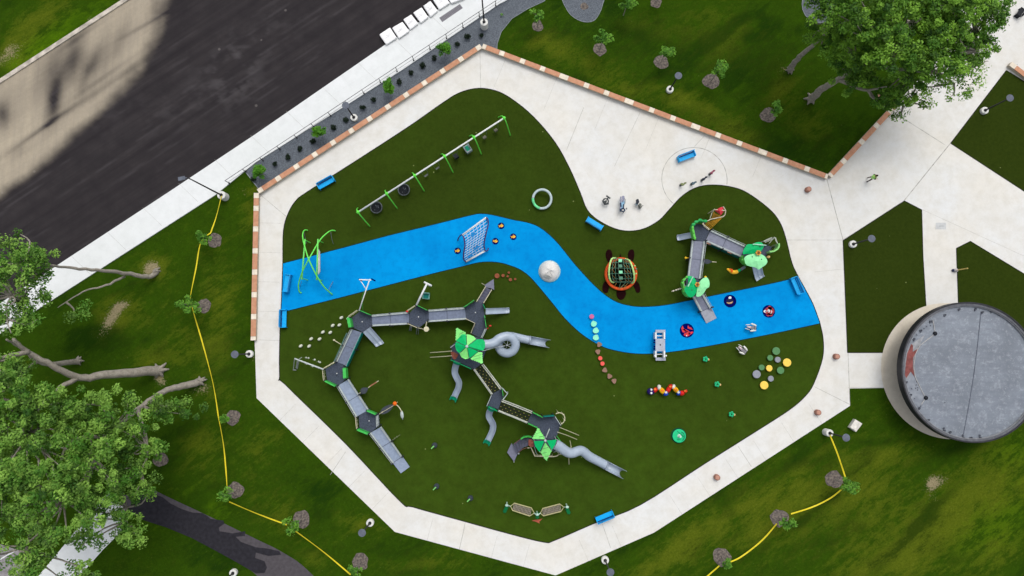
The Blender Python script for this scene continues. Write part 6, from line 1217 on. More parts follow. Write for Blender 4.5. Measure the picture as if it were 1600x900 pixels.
b = MB(); b.prism([tuple(Zu(*p, .4).xy) for p in [(408, 165), (441, 186), (412, 224), (382, 203)]], 0, .45); o = tag(b.build('utility_box', M('box_white', (226, 222, 212), .6, .06, 3), loc=(Zu(410, 195, 0).x, Zu(410, 195, 0).y, 0)), 'low white utility box on the lawn near the pavilion', 'utility box'); b = MB(); b.prism([tuple(Zu(*p, .5).xy) for p in [(408, 168), (438, 187), (412, 220), (386, 203)]], .45, .5); b.build('lid', M('box_lid', (236, 232, 222), .6), o)
b = MB(); b.prism([tuple(V(1455 + x / 9, 340 + y / 9, .03).xy) for x, y in [(68, 72), (206, 72), (208, 165), (62, 163)]], .02, .035); b.mi = 1; b.box(V(1455 + 150 / 9, 340 + 120 / 9, .04), (.5, .06, .01)); tag(b.build('access_cover', [M('cover_grey', (204, 206, 206), .7, .05, 4), M('cover_mark', (176, 180, 180), .7)], loc=V(1470, 353)), 'rectangular grey access cover set in the plaza paving', 'access cover')
ck = lambda x, y: V(580 + x / 8, y / 8, .13)
b = MB(); b.prism([tuple(ck(*p).xy) for p in [(850, 222), (1108, 50), (1145, 100), (888, 276)]], .12, .13); g_ = b.build('grate', M('grate_grey', (134, 132, 138), .7, .1, 12), loc=(ck(1000, 160).x, ck(1000, 160).y, .12)); tag(g_, 'long grey grate set in the sidewalk near the white pallets', 'grate')
b = MB(); A0, A1, B0, B1 = ck(862, 226), ck(1106, 64), ck(886, 262), ck(1134, 98)
for k in range(15): u = (k + .5) / 15; p, q = A0.lerp(A1, u), B0.lerp(B1, u); b.beam((p.x, p.y, .133), (q.x, q.y, .133), .04, .008)
b.build('bars', M('grate_dark', (112, 110, 116), .7), g_)
# wrapped pallets at the kerb
quads = [([(95, 430), (235, 335), (322, 470), (185, 560)], 'white wrapped pallet at the lower end of the kerb row'), ([(255, 345), (390, 265), (482, 385), (345, 480)], 'second white wrapped pallet from the lower end'), ([(395, 240), (500, 175), (592, 290), (487, 370)], 'third white wrapped pallet, slightly narrower than its neighbours'),
         ([(520, 155), (630, 85), (716, 212), (618, 288)], 'fourth white wrapped pallet from the lower end'), ([(645, 70), (740, 5), (836, 132), (740, 213)], 'fifth white wrapped pallet with faint creases'), ([(765, -10), (900, -90), (985, 35), (850, 122)], 'widest white wrapped pallet with a beige lower edge'), ([(950, -30), (1100, -120), (1190, -30), (1000, 42)], 'white wrapped pallet cut by the upper photo edge')]
for i, (q, lb) in enumerate(quads):
    hh = .42; pts = [V(580 + x / 8, y / 8, hh) for x, y in q]; c = sum(pts, Vector()) / 4; t = thing('wrapped_pallet', lb, 'pallet', (c.x, c.y, 0), 'white wrapped pallets at the kerb')
    b = MB(); rr_ = random.Random(i); ring = []
    for k in range(4):
        p, pn, pp_ = pts[k], pts[(k + 1) % 4], pts[k - 1]; ring += [p.lerp(pp_, .1), p.lerp(c, .03), p.lerp(pn, .1)]
    N = 12; lv = [(.95, .16), (.97, .22), (.97, .34), (.94, .40), (.80, .43), (.35, .45)]
    vs = []; 
    for s, z in lv: vs += [(c.x + (p.x - c.x) * s * (1 + rr_.uniform(-.008, .008)), c.y + (p.y - c.y) * s * (1 + rr_.uniform(-.008, .008)), z + (rr_.uniform(-.015, .015) if z > .39 else 0)) for p in ring]
    fs = [(j * N + k, j * N + (k + 1) % N, (j + 1) * N + (k + 1) % N, (j + 1) * N + k) for j in range(5) for k in range(N)] + [tuple(5 * N + k for k in range(N)), tuple(range(N - 1, -1, -1))]
    b.add(vs, fs); ld = b.build('wrapped_load', M('wrap_white', (250, 250, 250), .45, .02, 2), t)
    b = MB(); dx = (pts[1] - pts[0]).normalized(); 
    b.beam(c - dx * .3 + Vector((0, -.1, .035)), c + dx * .28 + Vector((0, -.12, .035)), .02, .012); b.tube(smooth_path([c + Vector((-.2, .1, .04)), c + Vector((-.05, -.02, .045)), c + Vector((.12, .12, .04)), c + Vector((.22, .3, .04))], 4), .009, 4); b.build('crease', M('crease', (206, 206, 210), .6), ld)
    b = MB(); 
    for s in (.15, .5, .85): p, q_ = pts[0].lerp(pts[1], s), pts[3].lerp(pts[2], s); b.beam((c.x + (p.x - c.x) * .96, c.y + (p.y - c.y) * .96, .08), (c.x + (q_.x - c.x) * .96, c.y + (q_.y - c.y) * .96, .08), .1, .14)
    b.build('pallet_base', M('pallet_wood', (156, 130, 96), .9), t)
# yellow marker post and black bench at the top
c = V(1490, 422.6); t = thing('marker_post', 'thin yellow marker post with a pale ball base at the turf corner', 'post', (c.x, c.y, 0))
b = MB(); b.tube([(c.x + .1, c.y, .1), (c.x + .15, c.y, 1.95)], .055, 8); b.build('pole', M('pole_yellow', (224, 196, 116), .6), t); b = MB(); b.ell((c.x + .12, c.y, .2), .2, .2, .22, 12); b.build('base', M('base_pale', (206, 200, 204), .6), t, smooth=True); b = MB(); b.ell((c.x - .12, c.y, .12), .14, .16, .12, 10); b.build('weight', M('weight_navy', (52, 58, 90), .6), t, smooth=True)
c = V(1590, 22); t = thing('metal_bench', 'black bench at the upper corner of the plaza', 'bench', (c.x, c.y, 0))
an = math.radians(52); b = MB(); b.box((c.x, c.y, .44), (1.0, .5, .05), an); b.build('seat', BLACK, t); b = MB(); b.box((c.x + .3 * math.sin(an), c.y - .3 * math.cos(an), .7), (1.05, .06, .5), an); b.build('backrest', M('bench_grey', (60, 60, 64), .5), t)
for s in (-1, 1): b = MB(); b.box((c.x + s * .45 * math.cos(an), c.y + s * .45 * math.sin(an), .25), (.06, .5, .5), an); b.build('leg', BLACK, t)

# ------------------------------------------------------------------ round pavilion
pc = V(1482, 579); pr = V(1482 + 105.5, 579).x - pc.x
mb = MB(); mb.lathe((pc.x, pc.y, 0), [(pr, -.05), (pr, .05)], 96); struct(mb.build('pavilion_pad', MAT_PAD))
t = thing('pavilion', 'round pavilion with a grey membrane roof and dark rim', 'building', (pc.x, pc.y, .05)); Rr = pr * .985
b = MB()
n = 120
def ringwall(b, r0, r1, z0, z1, a0=0, a1=2 * math.pi, n=120):
    full = abs(a1 - a0 - 2 * math.pi) < 1e-6; K_ = n if full else n + 1; vs = []
    for k in range(K_): a_ = a0 + (a1 - a0) * k / n; c_, s_ = math.cos(a_), math.sin(a_); vs += [(pc.x + r1 * c_, pc.y + r1 * s_, z0), (pc.x + r1 * c_, pc.y + r1 * s_, z1), (pc.x + r0 * c_, pc.y + r0 * s_, z1), (pc.x + r0 * c_, pc.y + r0 * s_, z0)]
    fs = [(4 * k + j, 4 * ((k + 1) % K_) + j, 4 * ((k + 1) % K_) + (j + 1) % 4, 4 * k + (j + 1) % 4) for k in range(K_ if full else K_ - 1) for j in range(4)]
    if not full: fs += [(0, 1, 2, 3), (4 * K_ - 1, 4 * K_ - 2, 4 * K_ - 3, 4 * K_ - 4)]
    b.add(vs, fs)
ringwall(b, Rr - .12, Rr, 2.65, 3.45); b.build('fascia', M('fascia_dark', (54, 54, 58), .5, .12, 2), t)
b = MB(); ringwall(b, Rr - .34, Rr - .125, 3.1, 3.38); b.build('parapet_ledge', M('ledge_grey', (104, 106, 112), .6, .12, 3), t)
b = MB(); ringwall(b, Rr - .40, Rr - .345, 3.1, 3.30); b.build('flashing', M('flash_grey', (150, 152, 156), .6, .12, 3), t)
def mat_roof():
    m, n, l, b = node_mat('roof_membrane'); v = ncoord(n); f0 = nnoise(n, l, v, .35, 4, .6); f1 = nnoise(n, l, v, 2.4, 8, .75, .5, .66); f2 = nnoise(n, l, v, 12, 4, .7)
    mp = n.new('ShaderNodeMapping'); mp.inputs['Rotation'].default_value = (0, 0, .15); mp.inputs['Scale'].default_value = (.35, 2.2, 1); l.new(v, mp.inputs['Vector']); f3 = nnoise(n, l, mp.outputs[0], 1.2, 6, .7, .45, .68)
    c = nmix(n, l, f0, L((112, 120, 130)), L((132, 141, 152))); c = nmix(n, l, nmul(n, l, f1, .45), c, L((190, 196, 204))); c = nmix(n, l, nmul(n, l, f3, .5), c, L((104, 110, 124))); c = nmix(n, l, nmul(n, l, f2, .2), c, L((104, 108, 118)))
    wv = nnoise(n, l, v, 5, 6, .8, .62, .7); c = nmix(n, l, nmul(n, l, wv, .8), c, L((222, 224, 228)))
    l.new(c, b.inputs['Base Color']); b.inputs['Roughness'].default_value = .6; return m
b = MB(); b.lathe((pc.x, pc.y, 2.95), [(Rr - .2, 0), (Rr - .2, .16), (Rr * .5, .22), (.3, .25)], 96); roof = b.build('roof', mat_roof(), t)
ZR = lambda x, y, z=3.19: V(1370 + x / 3.748, 460 + y / 3.748, z)
def roofz(p): r = math.hypot(p[0] - pc.x, p[1] - pc.y); return 2.95 + (.16 + .06 * (Rr - .2 - r) / (Rr * .5 - .2) if r > Rr * .5 else .22 + .03 * (Rr * .5 - r) / (Rr * .5 - .3))
def rpoly(pts, dz, mat, nm, par):
    b = MB(); q = [ZR(*p) for p in pts]; b.slab([Vector((p.x, p.y, roofz(p) + dz)) for p in q], .012); return b.build(nm, mat, par)
rpoly([(205, 285), (245, 295), (300, 258), (345, 238), (300, 270), (255, 300), (225, 350), (216, 400), (218, 450), (238, 500), (262, 552), (285, 600), (270, 628), (250, 660), (205, 610), (180, 555), (172, 500), (166, 420), (175, 350)], .012, M('roof_pale', (150, 156, 164), .6, .1, 2, c2=(128, 134, 144)), 'pale_patch', roof)
rpoly([(222, 280), (285, 235), (250, 300), (224, 352), (215, 400), (222, 482), (200, 455), (182, 500), (172, 490), (172, 440), (166, 400), (178, 340), (198, 295)], .022, M('roof_white', (158, 160, 164), .7, .14, 2), 'light_patch', roof)
rpoly([(203, 290), (214, 300), (212, 336), (250, 313), (222, 355), (214, 372), (213, 425), (222, 482), (200, 452), (174, 490), (166, 470), (172, 400), (180, 345)], .032, M('star_red', (138, 80, 76), .8, .16, 3), 'red_star', roof)
b = MB(); a_, c_ = ZR(612, 105), ZR(510, 820); b.tube([Vector((a_.lerp(c_, u).x + .12 * math.sin(math.pi * u), a_.lerp(c_, u).y, roofz(a_.lerp(c_, u)) + .01)) for u in [k / 10 for k in range(11)]], .035, 5); b.build('roof_seam', M('seam_grey', (104, 110, 122), .6), roof)
b = MB(); b.tube([Vector((ZR(*p).x, ZR(*p).y, roofz(ZR(*p)) + .045)) for p in [(330, 150), (342, 230), (300, 262), (252, 300), (226, 352), (217, 420), (226, 486), (262, 560), (286, 606), (262, 645)]], .03, 5); b.build('membrane_edge', M('edge_white', (196, 194, 190), .6), roof)
for x, y in ((342, 229), (288, 606)): b = MB(); p = ZR(x, y); b.lathe((p.x, p.y, roofz(p)), [(.2, 0), (.2, .08), (.14, .16), (.04, .18)], 16); b.build('roof_drain', BLACK, t)
cl = [(398, 122), (482, 88), (577, 88), (672, 100), (720, 115), (765, 137), (825, 180), (258, 213), (218, 264), (172, 516), (198, 590), (248, 668), (302, 738), (395, 800), (430, 808), (506, 842), (552, 842), (605, 842), (642, 847), (710, 822), (783, 797), (822, 775), (315, 160), (618, 105)]
for i, (x, y) in enumerate(cl):
    p = ZR(x, y); b = MB(); z_ = roofz(p); b.box((p.x, p.y, z_ + .05), (.18, .16, .1), i * .7); b.box((p.x + .08, p.y + .05, z_ + .06), (.14, .12, .08), i * 1.1); b.box((p.x - .02, p.y - .1, z_ + .05), (.12, .1, .08), i * .3)
    if i in (17, 15, 13): b.box((p.x, p.y + .25, z_ + .05), (.16, .14, .1), i)
    b.build('roof_clamp', M('clamp_dark', (84, 88, 98), .6, .12, 6), t)
b = MB(); rr_ = random.Random(5)
for x, y in ((293, 188), (316, 183), (235, 237), (227, 210), (278, 200), (236, 512), (232, 530), (228, 550), (240, 547), (205, 552), (190, 575), (222, 610), (258, 655), (398, 634), (240, 560), (212, 640), (325, 165)): p = ZR(x, y); b.ell((p.x, p.y, roofz(p) + .045), .07, .05, .02, 8, rr_.uniform(0, 3))
b.build('stain', M('clamp_dark', (84, 88, 98)), roof)
b = MB()
for k in range(12): a_ = k * math.pi / 6 + .2; b.tube([(pc.x + (Rr - 1.5) * math.cos(a_), pc.y + (Rr - 1.5) * math.sin(a_), .05), (pc.x + (Rr - 1.5) * math.cos(a_), pc.y + (Rr - 1.5) * math.sin(a_), 2.96)], .09, 8)
b.build('column', DPOST, t)
b = MB(); b.lathe((pc.x + 1.2, pc.y, .05), [(3.6, 0), (3.6, 2.88)], 40); b.build('core_wall', M('core_wall', (150, 120, 104), .8, .1, 2), t)
for a0, a1 in ((150, 164), (184, 206)):
    b = MB()
    for zz__ in (.45, .75, 1.05): b.tube([(pc.x + (Rr - 1.45) * math.cos(math.radians(a)), pc.y + (Rr - 1.45) * math.sin(math.radians(a)), zz__) for a in np.linspace(a0, a1, 10)], .025, 5)
    for a in np.linspace(a0, a1, 6): p = (pc.x + (Rr - 1.45) * math.cos(math.radians(a)), pc.y + (Rr - 1.45) * math.sin(math.radians(a))); b.tube([(*p, .05), (*p, 1.07)], .03, 5)
    b.build('railing', POLE, t)
# ------------------------------------------------------------------ plants
LEAF_B = mat_leaf('leaf_bright', (74, 126, 28), (150, 202, 66), (34, 72, 18)); LEAF_W = mat_leaf('leaf_soft_green', (76, 132, 34), (162, 208, 90), (38, 76, 22)); LEAF_Y = mat_leaf('leaf_young', (84, 142, 44), (128, 184, 60), (48, 92, 26)); LEAF_D = mat_leaf('leaf_shrub', (14, 36, 18), (26, 54, 26), (10, 26, 12))
def mat_bark():
    m, n, l, b = node_mat('bark'); v = ncoord(n); f = nnoise(n, l, v, 3, 8, .75, .35, .7); f2 = nnoise(n, l, v, 14, 5, .8)
    c = nmix(n, l, f, L((148, 140, 128)), L((200, 192, 178))); c = nmix(n, l, nmul(n, l, f2, .5), c, L((112, 106, 96))); l.new(c, b.inputs['Base Color']); b.inputs['Roughness'].default_value = .95; nbump(n, l, b, f2, .6, .05); return m
BARK = mat_bark()
def leaves(name, clumps, mat, parent, per, size, seed, flat=.6):
    """clumps: (x, y, z, r, tint, kind); many small folded leaf faces spread through each clump"""
    r_ = np.random.default_rng(seed); C = np.array(clumps); n = len(C) * per; idx = np.repeat(np.arange(len(C)), per)
    d = r_.normal(size=(n, 3)); d /= np.linalg.norm(d, axis=1)[:, None]; rad = C[idx, 3] * r_.uniform(.15, 1.05, n) ** .6
    ctr = C[idx, :3] + d * rad[:, None] * np.array([1, 1, flat])
    nrm = d * .7 + r_.normal(size=(n, 3)) * .55 + np.array([0, 0, .9]); nrm /= np.linalg.norm(nrm, axis=1)[:, None]
    a = np.cross(nrm, r_.normal(size=(n, 3))); a /= np.linalg.norm(a, axis=1)[:, None]; b = np.cross(nrm, a); s = size * r_.uniform(.6, 1.35, n)
    fold = nrm * (s * .18)[:, None]
    v = np.stack([ctr - a * s[:, None], ctr - b * (s * .5)[:, None] + fold, ctr + a * s[:, None], ctr + b * (s * .5)[:, None] + fold], 1) - np.array(parent['_o'])
    me = bpy.data.meshes.new(name); me.vertices.add(4 * n); me.vertices.foreach_set('co', v.astype(np.float32).ravel()); me.loops.add(4 * n); me.loops.foreach_set('vertex_index', np.arange(4 * n, dtype=np.int32)); me.polygons.add(n); me.polygons.foreach_set('loop_start', (np.arange(n) * 4).astype(np.int32))
    t_ = np.clip(C[idx, 4] + r_.normal(0, .16, n), 0, 1); at = me.attributes.new('tint', 'FLOAT', 'POINT'); at.data.foreach_set('value', np.repeat(t_, 4).astype(np.float32)); k_ = np.clip(C[idx, 5] * r_.uniform(.5, 1.2, n), 0, 1); at = me.attributes.new('dark_kind', 'FLOAT', 'POINT'); at.data.foreach_set('value', np.repeat(k_, 4).astype(np.float32))
    me.materials.append(mat); me.update(calc_edges=True); o = bpy.data.objects.new(name, me); COL.objects.link(o); o.parent = parent; o['_o'] = tuple(parent['_o']); return o
def big_tree(name, label, base, limbs, masses, mat, seed, br=.42, per=60, size=.2, dens=1.0, group=None, cr=(.3, .7)):
    """limbs: lists of (px, py, z) read from the photo; masses: (px, py, z, rx, ry, rz) in metres around that point"""
    b0 = V(*base); t = thing(name, label, 'tree', (b0.x, b0.y, 0), group); rr_ = random.Random(seed)
    b = MB(); tips = []
    for k, lm in enumerate(limbs):
        pts = smooth_path([V(*p) for p in lm], 5); pts = [p + Vector((rr_.uniform(-.06, .06), rr_.uniform(-.06, .06), rr_.uniform(-.05, .05))) for p in pts]; r0 = br if k == 0 else br * .5
        b.tube(pts, [r0 * (1 - .72 * i / (len(pts) - 1)) for i in range(len(pts))], 10); tips.append(pts)
        if k == 0:
            for q in range(6):
                a_ = q * 1.047 + rr_.uniform(-.3, .3); ln = br * rr_.uniform(1.3, 2.0); b.tube([(pts[0].x, pts[0].y, .55), (pts[0].x + ln * .6 * math.cos(a_), pts[0].y + ln * .6 * math.sin(a_), .16), (pts[0].x + ln * math.cos(a_), pts[0].y + ln * math.sin(a_), -.06)], [br * .5, br * .34, br * .14], 6)
    clumps = []; bb = MB()
    for (x, y, z, rx, ry, rz) in masses:
        c = V(x, y, z); n_ = max(4, int(rx * ry * 5.2 * dens)); loc = []
        for i in range(n_):
            for _ in range(20):
                u = Vector((rr_.uniform(-1, 1), rr_.uniform(-1, 1), rr_.uniform(-1, 1)))
                if .2 < u.length < 1: break
            u.z = abs(u.z) * .9 + u.z * .1 if rr_.random() < .7 else u.z
            p = (c.x + u.x * rx, c.y + u.y * ry, max(1.6, c.z + u.z * rz)); clumps.append((*p, rr_.uniform(*cr), rr_.random(), .75 if rr_.random() < .22 else rr_.uniform(0, .25))); loc.append(Vector(p))
        src = min((q for l_ in tips for q in l_[len(l_) // 2:]), key=lambda q: (q - c).length)
        for i in range(0, len(loc), 5):
            q = loc[i]; m_ = src.lerp(q, .5) + Vector((rr_.uniform(-.5, .5), rr_.uniform(-.5, .5), -.3)); bb.tube(smooth_path([src, m_, q], 3), [.11, .10, .085, .07, .055, .04, .03][:7], 5)
    tr = None; b.add(bb.v, bb.f); b.build('trunk', BARK, t, smooth=True); leaves('crown', clumps, mat, t, per, size, seed); return t
NE = LEAF_B
big_tree('maple_tree', 'tall broad leafed tree leaning from the pale trunk nearer the seat wall', (1266, 156), [[(1266, 156, 0), (1284, 140, 2.2), (1310, 124, 4.5), (1345, 100, 7.5), (1400, 80, 10)], [(1310, 124, 4.5), (1350, 140, 7), (1385, 135, 9)], [(1345, 100, 7.5), (1420, 110, 9.5), (1470, 110, 11)]],
         [(1400, 60, 12, 4.4, 3.6, 2.6), (1340, 118, 7.5, 2.6, 1.9, 1.5), (1375, 158, 7, 1.6, 1.0, 1.0), (1330, 80, 9, 2.6, 2.2, 1.6), (1455, 95, 11.5, 3.0, 2.2, 2.0), (1415, 138, 8.5, 2.2, 1.7, 1.4), (1360, 20, 13, 3.6, 2.8, 2.2)], NE, 11, .42, 84, .13, 1.5, 'tall trees over the plaza corner')
big_tree('maple_tree', 'tall broad leafed tree leaning from the slim pale trunk on the lawn', (1234, 110), [[(1234, 110, 0), (1246, 92, 2), (1270, 72, 4.5), (1300, 38, 7.5), (1340, 5, 10)], [(1300, 38, 7.5), (1360, 30, 10), (1440, 25, 12)]],
         [(1300, 20, 10, 2.6, 2.4, 1.8), (1280, 62, 7.5, 1.5, 1.2, 1.2), (1310, -20, 11, 3, 2.4, 1.8)], NE, 12, .32, 84, .13, 1.2, 'tall trees over the plaza corner')
big_tree('maple_tree', 'spreading tree at the photo edge above the plaza corner', (1420, 40), [[(1420, 40, 0), (1440, 25, 4), (1470, 10, 8), (1500, -5, 11)], [(1470, 10, 8), (1520, 50, 10), (1530, 80, 11)]],
         [(1490, 20, 12.5, 4.2, 3.2, 2.4), (1535, 20, 12, 2.4, 2.2, 1.6), (1520, 75, 10.5, 1.9, 2.0, 1.3), (1470, 60, 11.5, 2.8, 2.4, 1.8), (1440, -20, 13, 4.5, 2.4, 2)], NE, 13, .4, 84, .13, 1.5, 'tall trees over the plaza corner')
# the thin, see-through lower fringe belongs to the third tree's outer boughs
big_tree('young_maple_tree', 'thin airy tree whose sparse boughs overhang the white plaza', (1440, 95), [[(1440, 95, 0), (1450, 105, 3), (1468, 118, 6), (1490, 130, 7.5)], [(1450, 105, 3), (1430, 140, 6), (1412, 165, 7)], [(1468, 118, 6), (1520, 105, 8), (1545, 95, 8.5)]],
         [(1480, 135, 7.5, 2.6, 1.5, 1.0), (1425, 160, 7, 1.8, 1.1, .9), (1520, 112, 8.5, 1.9, 1.6, .9), (1408, 182, 6.5, .9, .5, .5), (1500, 80, 9, 2, 1.4, 1)], NE, 14, .2, 44, .12, .8, 'tall trees over the plaza corner', cr=(.35, .75))
# west trees
W_ = LEAF_W
big_tree('ash_tree', 'thin leaning ash tree whose bare trunk crosses the sidewalk', (246, 424), [[(246, 424, 0), (232, 432, .8), (205, 428, 2.5), (170, 424, 4.8), (125, 420, 7.5), (85, 415, 9.5), (40, 405, 12)], [(195, 432, 2.8), (165, 446, 4.5), (130, 456, 6), (90, 480, 8)], [(85, 415, 9.5), (40, 440, 11), (10, 480, 12), (18, 520, 12.5)]],
         [(30, 420, 12, 2.9, 2.2, 1.8), (60, 398, 11, 1.8, 1.5, 1.2), (18, 372, 12, .9, .8, .7), (60, 450, 10, 2.2, 1.6, 1.2), (125, 488, 7, 1.1, 1.0, .9), (20, 500, 11.5, 2.2, 1.7, 1.2), (45, 478, 10, 1.8, 1.6, 1.1), (-20, 440, 13, 3, 3, 2)], W_, 21, .26, 64, .125, 1.0, 'tall trees in the lower corner of the lawn', cr=(.4, .8))
big_tree('ash_tree', 'tall ash tree with a thick pale trunk lying toward the west edge', (250, 578), [[(250, 578, 0), (215, 582, 2.2), (165, 586, 4.5), (125, 590, 6.2), (80, 570, 8.5), (45, 550, 10), (20, 530, 11.5)], [(125, 590, 6.2), (95, 605, 8), (60, 640, 10), (40, 690, 12)], [(45, 550, 10), (0, 560, 12), (-30, 570, 13)]],
         [(20, 620, 13, 3.4, 3.0, 2.0), (-10, 590, 12, 2.5, 2.2, 1.5), (80, 650, 12, 3.2, 2.6, 2.0), (60, 720, 14, 4.0, 3.4, 2.4), (130, 640, 10, 2.6, 1.8, 1.5)], W_, 22, .5, 84, .125, 1.15, 'tall trees in the lower corner of the lawn')
big_tree('ash_tree', 'ash tree with a short visible trunk among dense lower leaves', (314, 596), [[(314, 596, 0), (285, 603, 1.6), (255, 612, 3.2), (215, 640, 6), (170, 680, 9), (130, 720, 11)], [(215, 640, 6), (230, 700, 8), (220, 740, 9)], [(170, 680, 9), (110, 690, 11), (90, 740, 12)]],
         [(175, 650, 10, 3.2, 2.4, 1.9), (255, 640, 5.5, 2.0, 1.3, 1.1), (295, 640, 4.2, 1.5, .9, .8), (215, 690, 8.5, 2.6, 2.0, 1.5), (150, 730, 12, 3.6, 3.0, 2.2), (205, 745, 9, 2.2, 1.8, 1.4)], W_, 23, .38, 84, .125, 1.15, 'tall trees in the lower corner of the lawn')
big_tree('ash_tree', 'ash tree with a small slanting trunk behind the thick one', (124, 564), [[(124, 564, 0), (95, 568, 2), (60, 566, 4), (35, 545, 6), (10, 530, 8)], [(60, 566, 4), (20, 590, 7), (-10, 640, 9)]],
         [(5, 700, 12, 3, 3.4, 2), (-10, 780, 13, 3.2, 3, 2), (20, 580, 8, 2.0, 1.4, 1.2)], W_, 24, .3, 84, .125, 1.1, 'tall trees in the lower corner of the lawn')
big_tree('ash_tree', 'wide ash tree shading the pale curved path at the lower edge', (165, 700), [[(165, 700, 0), (150, 720, 4), (130, 750, 8), (100, 780, 11)], [(150, 720, 4), (190, 770, 7), (200, 820, 8)], [(130, 750, 8), (60, 820, 11), (30, 860, 12)]],
         [(90, 790, 13, 4.2, 3.4, 2.4), (175, 790, 10, 2.6, 1.8, 1.4), (205, 835, 8, 1.7, 1.6, 1.0), (40, 860, 12, 3.0, 2.6, 1.8), (225, 770, 8, 1.4, 1.0, .9), (140, 830, 9, 1.6, 1.6, 1.0), (120, 890, 9, 2.0, 1.0, 1.0)], W_, 25, .4, 78, .125, 1.05, 'tall trees in the lower corner of the lawn')

def young(seed, mat, h=2.9, cr=.62, per=26, n=13, size=.12):
    t = thing('young_tree', 'x', 'tree', (0, 0, 0)); rr_ = random.Random(seed); b = MB(); b.tube(smooth_path([(0, 0, 0), (.03, .02, h * .35), (-.02, .03, h * .7), (0, 0, h * .95)], 3), [.05, .02], 7)
    cl = []
    for i in range(n):
        a_ = rr_.uniform(0, 6.28); q = rr_.uniform(.1, 1) * cr; z = h - .9 + rr_.uniform(0, .9) + (.2 if q < .3 else 0); p = (q * math.cos(a_), q * math.sin(a_), z); cl.append((*p, rr_.uniform(.2, .32), rr_.random(), .5 if rr_.random() < .25 else .1)); b.tube([(0, 0, h - 1.1 + rr_.uniform(0, .5)), p], [.022, .008], 5)
    b.build('trunk', BARK, t); leaves('crown', cl, mat, t, per, size, seed); return t
Y1 = young(31, LEAF_Y); Y2 = young(32, LEAF_Y, 2.7, .7, 22, 14); Y3 = young(33, LEAF_Y, 2.4, .5, 30, 10); Y4 = young(34, LEAF_Y, 3.2, .75, 26, 18); YS = [reg(Y1), reg(Y2), reg(Y3), reg(Y4)]; used = [False] * 4
YT = [(336, 376, 'young staked tree just below the tall street lamp on the west lawn'), (318, 478, 'young tree tied with yellow tape between the two bare trunks'), (364, 652, 'young tree beside the tape, level with the west ramp'), (368, 766, 'young tree where the yellow tape turns beside the footpath'),
      (471, 811, 'young tree beyond the lower left corner of the walk'), (563, 878, 'young tree at the lower photo edge where the tape ends'), (1303, 749, 'young tree nearest the pavilion on the lower right lawn'), (1218, 809, 'young tree in the middle of the lower right tape'), (1128, 870, 'young tree at the lower photo edge on the right lawn'),
      (840, 41, 'young tree beside the gravel blob at the top'), (937, 77, 'young tree, second along the lawn above the seat wall'), (1033, 97, 'young tree next to the lawn lamp, on its west side'), (1111, 127, 'young tree next to the lawn lamp, on its east side'), (1200, 180, 'young tree nearest the two tall pale trunks'), (1025, 4, 'young tree cut by the top photo edge'), (974, 24, 'small leafy sapling near the top photo edge')]
for i, (x, y, lb) in enumerate(YT):
    k_ = (i * 3 + i // 4) % 4; p = P(x, y); rz = (i * 1.3) % 6.28
    if not used[k_]: o = YS[k_]; o.location = p; o.rotation_euler.z = rz; o['label'] = lb; used[k_] = True
    else: o = copy_tree(YS[k_], p, rz, lb)
    o['group'] = 'young trees on the lawns'; o.scale = (1.08 + .16 * math.sin(i * 2.1),) * 3
Yg = reg(young(41, mat_leaf('leaf_gravel', (74, 138, 24), (112, 176, 40), (40, 88, 16)), 2.0, .62, 42, 20, .12)); Yg['group'] = 'small round trees in the gravel bed'
for i, (x, y, lb) in enumerate(((413, 274, 'small round tree at the lower end of the gravel bed'), (505, 213, 'small round tree between the lamp and the lower shrubs'), (611, 143, 'small round tree halfway up the gravel bed'), (696, 86, 'small round tree near the white pallets and handrail'))):
    if i == 0: Yg.location = P(x, y); Yg['label'] = lb
    else: o = copy_tree(Yg, P(x, y), i * 1.7, lb)
SH = [(397, 281), (431, 257.5), (451, 246.5), (469.8, 233.3), (490.5, 221.7), (521.8, 200), (540.8, 188.3), (567.5, 169.3), (584.5, 157.3), (624.4, 129), (643, 115), (661, 103.7), (678.7, 91.7), (714.7, 70.3), (730.4, 59), (752.4, 57)]
def shrub():
    t = thing('shrub', 'x', 'shrub', (0, 0, 0), 'dark round shrubs in the gravel bed'); rr_ = random.Random(3); b = MB()
    cl = [(rr_.uniform(-.12, .12), rr_.uniform(-.12, .12), rr_.uniform(.15, .4), .2, rr_.random(), rr_.uniform(0, .8)) for _ in range(9)]
    for c_ in cl[:5]: b.tube([(0, 0, 0), c_[:3]], .012, 4)
    b.build('stem', BARK, t); leaves('foliage', cl, LEAF_D, t, 34, .07, 4); return t
sh0 = reg(shrub())
for i, (x, y) in enumerate(SH):
    lb = 'dark round shrub, ' + ORD[i] + ' from the lower end of the gravel bed'
    if i == 0: sh0.location = P(x, y); sh0['label'] = lb
    else: o = copy_tree(sh0, P(x, y), i * .9, lb); o.scale = (1 + .18 * math.sin(i * 3.7), 1 + .15 * math.cos(i * 2.3), 1 + .2 * math.sin(i * 1.9))
b = MB(); t = thing('seedling', 'tiny pale green plant in the gravel near the top lamp', 'plant', P(784, 24)); p = V(784, 24); b.tube([(p.x, p.y, 0), (p.x, p.y, .25)], .012, 4); b.build('stem', BARK, t); leaves('foliage', [(p.x, p.y, .25, .16, .6, .1)], LEAF_Y, t, 40, .06, 6)

